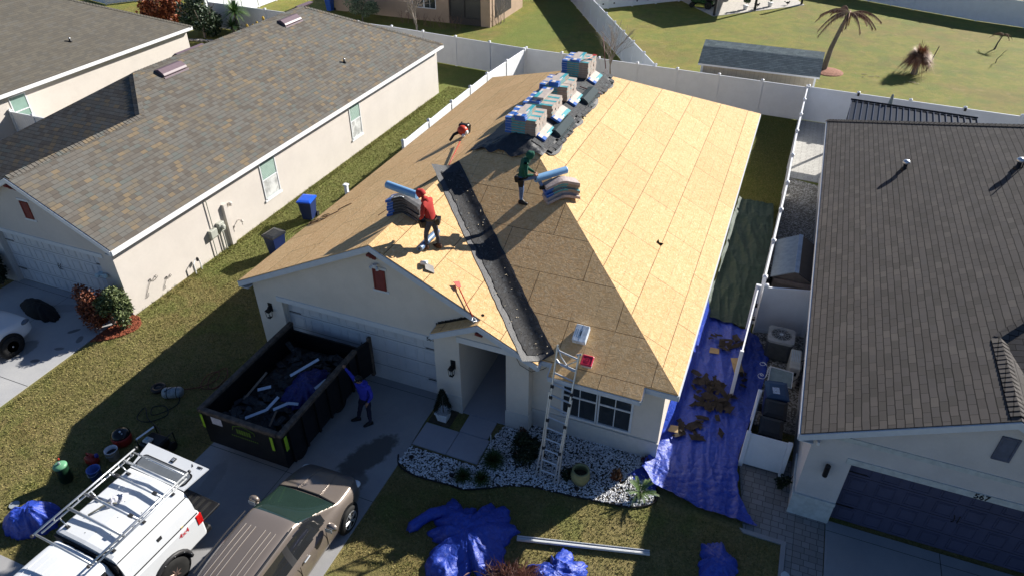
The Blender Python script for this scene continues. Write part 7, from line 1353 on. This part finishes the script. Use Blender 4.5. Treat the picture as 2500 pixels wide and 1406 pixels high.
for (x, y, a, lb) in ((10.1, 50.0, .3, 'small dark bird statue on the patio, left one'), (12.3, 51.6, 1.2, 'small dark bird statue on the patio, right one'), (9.3, 50.6, .6, 'small dark bird statue at the back of the patio')):
    b = MB(); b.sphere((x, y, .22), (.14, .09, .09), 8, 6); b.sphere((x+.12, y, .33), .055, 7, 5); b.tube([(x-.1, y, .24), (x-.3, y, .30)], [.05, .02], 5); b.tube([(x, y, .03), (x, y, .16)], .02, 5); tag(b.build('bird_statue', DKPL, smooth=True), lb, 'ornament')
# ================================================================== PEOPLE
SKIN = M('skin', (.36, .20, .13), .6, var=.08); 
def person(label, J, mats, hood=None, seed=0, hands=None, headdir=(0, -1, 0), sc=1.0, cap=None):
    """J: joint dict -> world position. One continuous body grown with a skin modifier."""
    J = {k: Vector(v) for k, v in J.items()}; t = thing('person', label, 'person', J['footL'].lerp(J['footR'], .5))
    names_ = list(J); idx = {k: i for i, k in enumerate(names_)}
    E_ = [('pelvis', 'spine'), ('spine', 'chest'), ('chest', 'neck'), ('neck', 'head')]
    for s in 'LR': E_ += [('chest', 'sh'+s), ('sh'+s, 'el'+s), ('el'+s, 'wr'+s), ('pelvis', 'hip'+s), ('hip'+s, 'kn'+s), ('kn'+s, 'an'+s), ('an'+s, 'foot'+s)]
    rad = dict(pelvis=(.145, .115), spine=(.135, .105), chest=(.165, .12), neck=(.060, .060), head=(.055, .055)); 
    for s in 'LR': rad.update({'sh'+s: (.072, .072), 'el'+s: (.055, .055), 'wr'+s: (.036, .036), 'hip'+s: (.095, .095), 'kn'+s: (.068, .068), 'an'+s: (.052, .052), 'foot'+s: (.045, .04)})
    me = bpy.data.meshes.new('body'); me.from_pydata([tuple(J[k]) for k in names_], [(idx[a], idx[b_]) for a, b_ in E_], []); ob = bpy.data.objects.new('body', me); COL.objects.link(ob)
    md = ob.modifiers.new('skin', 'SKIN'); md.use_smooth_shade = True; sb_ = ob.modifiers.new('sub', 'SUBSURF'); sb_.levels = 2; sb_.render_levels = 2
    if not me.skin_vertices: raise RuntimeError('no skin layer')
    for k in names_: me.skin_vertices[0].data[idx[k]].radius = rad[k]; me.skin_vertices[0].data[idx[k]].use_root = (k == 'pelvis')
    bpy.context.view_layer.update(); dg = bpy.context.evaluated_depsgraph_get(); m2 = bpy.data.meshes.new_from_object(ob.evaluated_get(dg)); bpy.data.objects.remove(ob)
    vs = [v_.co.copy() for v_ in m2.vertices]; b = MB(); part = []
    segs = [(J[a], J[c], a, c) for a, c in E_]
    def cls(q):
        best = None
        for A, C, a, c in segs:
            d = C-A; tt = max(0, min(1, (q-A).dot(d)/max(d.length_squared, 1e-9))); dist = (A+d*tt-q).length/(.06+(.08 if a in ('pelvis', 'spine', 'chest') else 0))
            if best is None or dist < best[0]: best = (dist, a, c, tt)
        _, a, c, tt = best
        if c.startswith('foot') or (c.startswith('an') and tt > .93): return 2
        if c[:2] in ('hi', 'kn', 'an') : return 1
        if a == 'pelvis' and q.z < J['pelvis'].z+.02: return 1
        if c.startswith('wr') and tt > .96: return 3
        if a == 'neck' or c == 'head': return 3
        return 0
    for q in vs: b.v.append(tuple(q+Vector((fbm(q.x*9, q.y*9+q.z*7, 1, 3, seed), fbm(q.y*9, q.z*9, 1, 3, seed+1), 0))*.012))
    for po in m2.polygons: b.f.append(list(po.vertices)); b.mi.append(cls(po.center))
    hd = J['head']; f = Vector(headdir).normalized(); up = (J['head']-J['neck']).normalized(); up = (up-f*up.dot(f)).normalized(); sd = f.cross(up); T = Matrix(((sd.x, f.x, up.x, hd.x), (sd.y, f.y, up.y, hd.y), (sd.z, f.z, up.z, hd.z), (0, 0, 0, 1)))
    b.T = T; b.sphere((0, .0, .045), (.074, .092, .115), 16, 12, 3); b.sphere((0, .092, .03), (.014, .02, .022), 6, 5, 3); b.sphere((0, .085, -.022), (.026, .012, .008), 6, 4, 4)
    for s in (-1, 1): b.sphere((s*.030, .082, .058), (.012, .010, .008), 6, 4, 4); b.sphere((s*.074, .0, .04), (.01, .02, .03), 6, 4, 3)
    b.T = Matrix.Identity(4)
    for s in 'LR':     # palms, four unequal bent fingers and a thumb
        w_ = J['wr'+s]; d = Vector(hands[s]) if hands and s in hands else (J['wr'+s]-J['el'+s]); d.normalize(); side = d.cross(Vector((0, 0, 1)) if abs(d.z) < .9 else Vector((0, 1, 0))).normalized(); n_ = side.cross(d).normalized(); b.tube([w_, w_+d*.05, w_+d*.095], [.030, .040, .032], 8, 3)
        for k, ln in enumerate((.065, .078, .072, .055)):
            o_ = w_+d*.09+side*(.030-.02*k); c1 = o_+d*ln*.5+n_*-.008; c2 = c1+(d*.5-n_*.8).normalized()*ln*.5; b.tube([o_, c1, c2], [.0095, .009, .007], 6, 3)
        o_ = w_+d*.03+side*.035; b.tube([o_, o_+(d*.6+side*.7).normalized()*.035, o_+(d*.8+side*.4-n_*.4).normalized()*.065], [.012, .0105, .008], 6, 3)
    body = b.build('body', [mats['top'], mats['legs'], mats['shoes'], SKIN, BLACK], t, True)
    for s in 'LR':    # boots with soles
        a = J['an'+s]; fo = J['foot'+s]; d = (fo-a); d.z = 0; d = d.normalized() if d.length > 1e-4 else f; sd2 = Vector((-d.y, d.x, 0)); z0 = fo.z-.045; bb = MB(); rings = []
        for (q, w2, hh) in ((-.07, .035, .09), (-.02, .045, .12), (.06, .048, .10), (.13, .050, .075), (.19, .042, .06), (.215, .02, .045)):
            c_ = Vector((a.x, a.y, z0))+d*q; rings.append([c_+sd2*w2, c_+sd2*w2+Vector((0, 0, hh*.6)), c_+sd2*w2*.5+Vector((0, 0, hh)), c_-sd2*w2*.5+Vector((0, 0, hh)), c_-sd2*w2+Vector((0, 0, hh*.6)), c_-sd2*w2])
        bb.loft(rings); bb.build('boot', mats['shoes'], t, True)
    if hood:    # raised hood: open shell around the head with a collar behind the neck
        b = MB(T); rings = []
        for k in range(11):
            el_ = -.55+2.12*k/10; ring = []
            for j in range(19):
                az_ = R(40)+R(280)*j/18; q = max(.03, math.cos(el_)); x = .105*q*math.sin(az_); y = .115*q*math.cos(az_); 
                ring.append((x, y-.01+(.05 if el_ > .6 else 0)*(1-abs(j-9)/9), .045+.14*math.sin(el_)))
            rings.append(ring)
        b.loft(rings, cap=False, close=False); hb = b.build('hood', mats['top'], t, True); so_ = hb.modifiers.new('t', 'SOLIDIFY'); so_.thickness = .012
        b = MB(); nk = J['neck']; b.lathe([(.11, -.06), (.10, .0), (.085, .05), (.075, .06)], tuple(nk), 14); b.build('collar', mats['top'], t, True)
    return t, J, T
def pouch(t, c, w_, d_, h_, m, seed=0, a=0):
    T = Matrix.Translation(c) @ Matrix.Rotation(a, 4, 'Z'); return MB(T).loft([[(-w_*.7, -d_*.7, -h_), (w_*.7, -d_*.7, -h_), (w_*.7, d_*.7, -h_), (-w_*.7, d_*.7, -h_)], [(-w_, -d_, -h_*.4), (w_, -d_, -h_*.4), (w_, d_, -h_*.4), (-w_, d_, -h_*.4)], [(-w_*1.1, -d_*1.1, 0), (w_*1.1, -d_*1.1, 0), (w_*1.1, d_*1.1, 0), (-w_*1.1, d_*1.1, 0)]]).build('tool_pouch', m, t)
DENIM = M('blue_denim', (.13, .19, .34), .9, var=.35, sc=7); SLATE = M('slate_work_trousers', (.055, .058, .075), .9, var=.3, sc=7); RHD = M('red_hoodie', (.38, .030, .024), .85, var=.12, sc=6); GHD = M('green_hoodie', (.010, .085, .055), .85, var=.15, sc=6); BHD = M('blue_hoodie', (.045, .05, .42), .85, var=.12, sc=6); DKN = M('navy_trousers', (.020, .022, .045), .9, var=.2, sc=6); BRB = M('brown_boot', (.08, .035, .02), .7)
zf = lambda x: zG(x)
fl = Vector((5.70, 1.08, zf(5.70)+.075)); fr_ = Vector((5.92, 1.40, zf(5.92)+.075)); pel = Vector((5.83, 1.27, 5.36))
t1, J1, T1 = person('roofer in red hoodie and dark trousers looking down at a bundle pile', dict(pelvis=pel, spine=pel+Vector((-.02, .01, .18)), chest=pel+Vector((-.07, .02, .38)), neck=pel+Vector((-.14, .03, .54)), head=pel+Vector((-.23, .04, .64)), shL=pel+Vector((-.10, -.16, .46)), shR=pel+Vector((-.08, .21, .46)), elL=pel+Vector((-.12, -.23, .18)), elR=pel+Vector((-.13, .26, .18)), wrL=pel+Vector((-.24, -.14, .02)), wrR=pel+Vector((-.26, .14, .04)),
    hipL=pel+Vector((-.01, -.10, -.07)), hipR=pel+Vector((.01, .11, -.07)), knL=(5.74, 1.13, 5.00), knR=(5.90, 1.39, 4.96), anL=fl+Vector((.04, -.0, .05)), anR=fr_+Vector((.04, 0, .05)), footL=fl+Vector((-.08, .0, -.02)), footR=fr_+Vector((-.08, .0, -.02))), dict(top=RHD, legs=SLATE, shoes=BRB), True, 1, headdir=(-.75, .15, -.65))
b = MB(); b.lathe([(.165, -.03), (.17, .03)], tuple(pel+Vector((0, 0, .05))), 18, cap=False); b.build('tool_belt', M('tan_belt', (.10, .07, .05), .8), t1)
pouch(t1, pel+Vector((-.20, -.08, .03)), .085, .10, .26, BLACK, a=.3); pouch(t1, pel+Vector((.16, .10, .03)), .055, .09, .2, BLACK, a=.2); pouch(t1, pel+Vector((-.14, -.16, .0)), .07, .06, .18, BLACK, a=.8)
fl = Vector((7.31, 4.03, zH(4.03)+.065)); fr_ = Vector((7.86, 4.24, 5.27)); pel = Vector((7.32, 4.02, 5.56))
t2, J2, T2 = person('roofer in green hoodie and jeans with one foot raised on a bundle pile', dict(pelvis=pel, spine=pel+Vector((.0, .01, .18)), chest=pel+Vector((.04, .03, .38)), neck=pel+Vector((.09, .06, .53)), head=pel+Vector((.17, .09, .63)), shL=pel+Vector((-.05, .19, .45)), shR=pel+Vector((.15, -.14, .45)), elL=pel+Vector((.06, .24, .20)), elR=pel+Vector((.17, -.17, .17)), wrL=pel+Vector((.30, .16, .14)), wrR=pel+Vector((.33, .02, .13)),
    hipL=pel+Vector((.00, -.09, -.07)), hipR=pel+Vector((.03, .10, -.06)), knL=(7.31, 4.0, 5.13), knR=(7.72, 4.14, 5.62), anL=fl+Vector((-.03, 0, .06)), anR=fr_+Vector((-.02, -.02, .03)), footL=fl+Vector((.09, .0, -.02)), footR=fr_+Vector((.09, .05, -.02))), dict(top=GHD, legs=DENIM, shoes=BLACK), True, 4, headdir=(.72, .25, -.62))
b = MB(); b.lathe([(.165, -.03), (.17, .03)], tuple(pel+Vector((0, 0, .04))), 18, cap=False); b.build('tool_belt', BLACK, t2)
pouch(t2, pel+Vector((.02, -.17, .02)), .08, .05, .22, BLACK, a=.3); pouch(t2, pel+Vector((-.16, .0, .02)), .05, .08, .18, BLACK)
fl = Vector((4.44, -1.36, .09)); fr_ = Vector((4.87, -1.40, .09)); pel = Vector((4.79, -1.30, .90))
t3, J3, T3 = person('worker in bright blue hoodie reaching up to the dumpster rim', dict(pelvis=pel, spine=pel+Vector((.0, .01, .17)), chest=pel+Vector((.0, .02, .36)), neck=pel+Vector((-.01, .02, .53)), head=pel+Vector((-.05, .0, .64)), shL=pel+Vector((-.16, .02, .46)), shR=pel+Vector((.17, .05, .44)), elL=pel+Vector((-.38, .12, .60)), elR=pel+Vector((.27, .0, .20)), wrL=pel+Vector((-.62, .20, .76)), wrR=pel+Vector((.19, -.12, .03)),
    hipL=pel+Vector((-.09, .0, -.07)), hipR=pel+Vector((.10, .0, -.07)), knL=(4.62, -1.33, .48), knR=(4.90, -1.33, .48), anL=fl+Vector((.08, .02, .03)), anR=fr_+Vector((.05, .04, .03)), footL=fl+Vector((-.03, -.05, -.03)), footR=fr_+Vector((-.05, -.08, -.03))), dict(top=BHD, legs=DKN, shoes=BLACK), False, 7, hands=dict(L=(-.9, .3, .1)), headdir=(-.5, -.7, -.3))
b = MB(T3); b.sphere((0, -.012, .062), (.084, .096, .112), 14, 10); b.build('hair', BLACK, t3, True); b = MB(T3); b.lathe([(.088, 0), (.09, .05), (.07, .10), (.01, .12)], (0, -.005, .07), 16); b.slab([(-.06, .07, .085), (.06, .07, .085), (.05, .15, .075), (-.05, .15, .075)], .01); b.build('cap', BLACK, t3, True); b = MB(T3); b.bbox(-.03, .03, .08, .094, .10, .125, .004); b.build('cap_badge', WHT, t3)
b = MB(); nk = J3['neck']; b.lathe([(.11, -.06), (.12, .0), (.10, .04), (.07, .03)], tuple(nk+Vector((.03, .03, 0))), 14); b.build('folded_hood', BHD, t3, True)
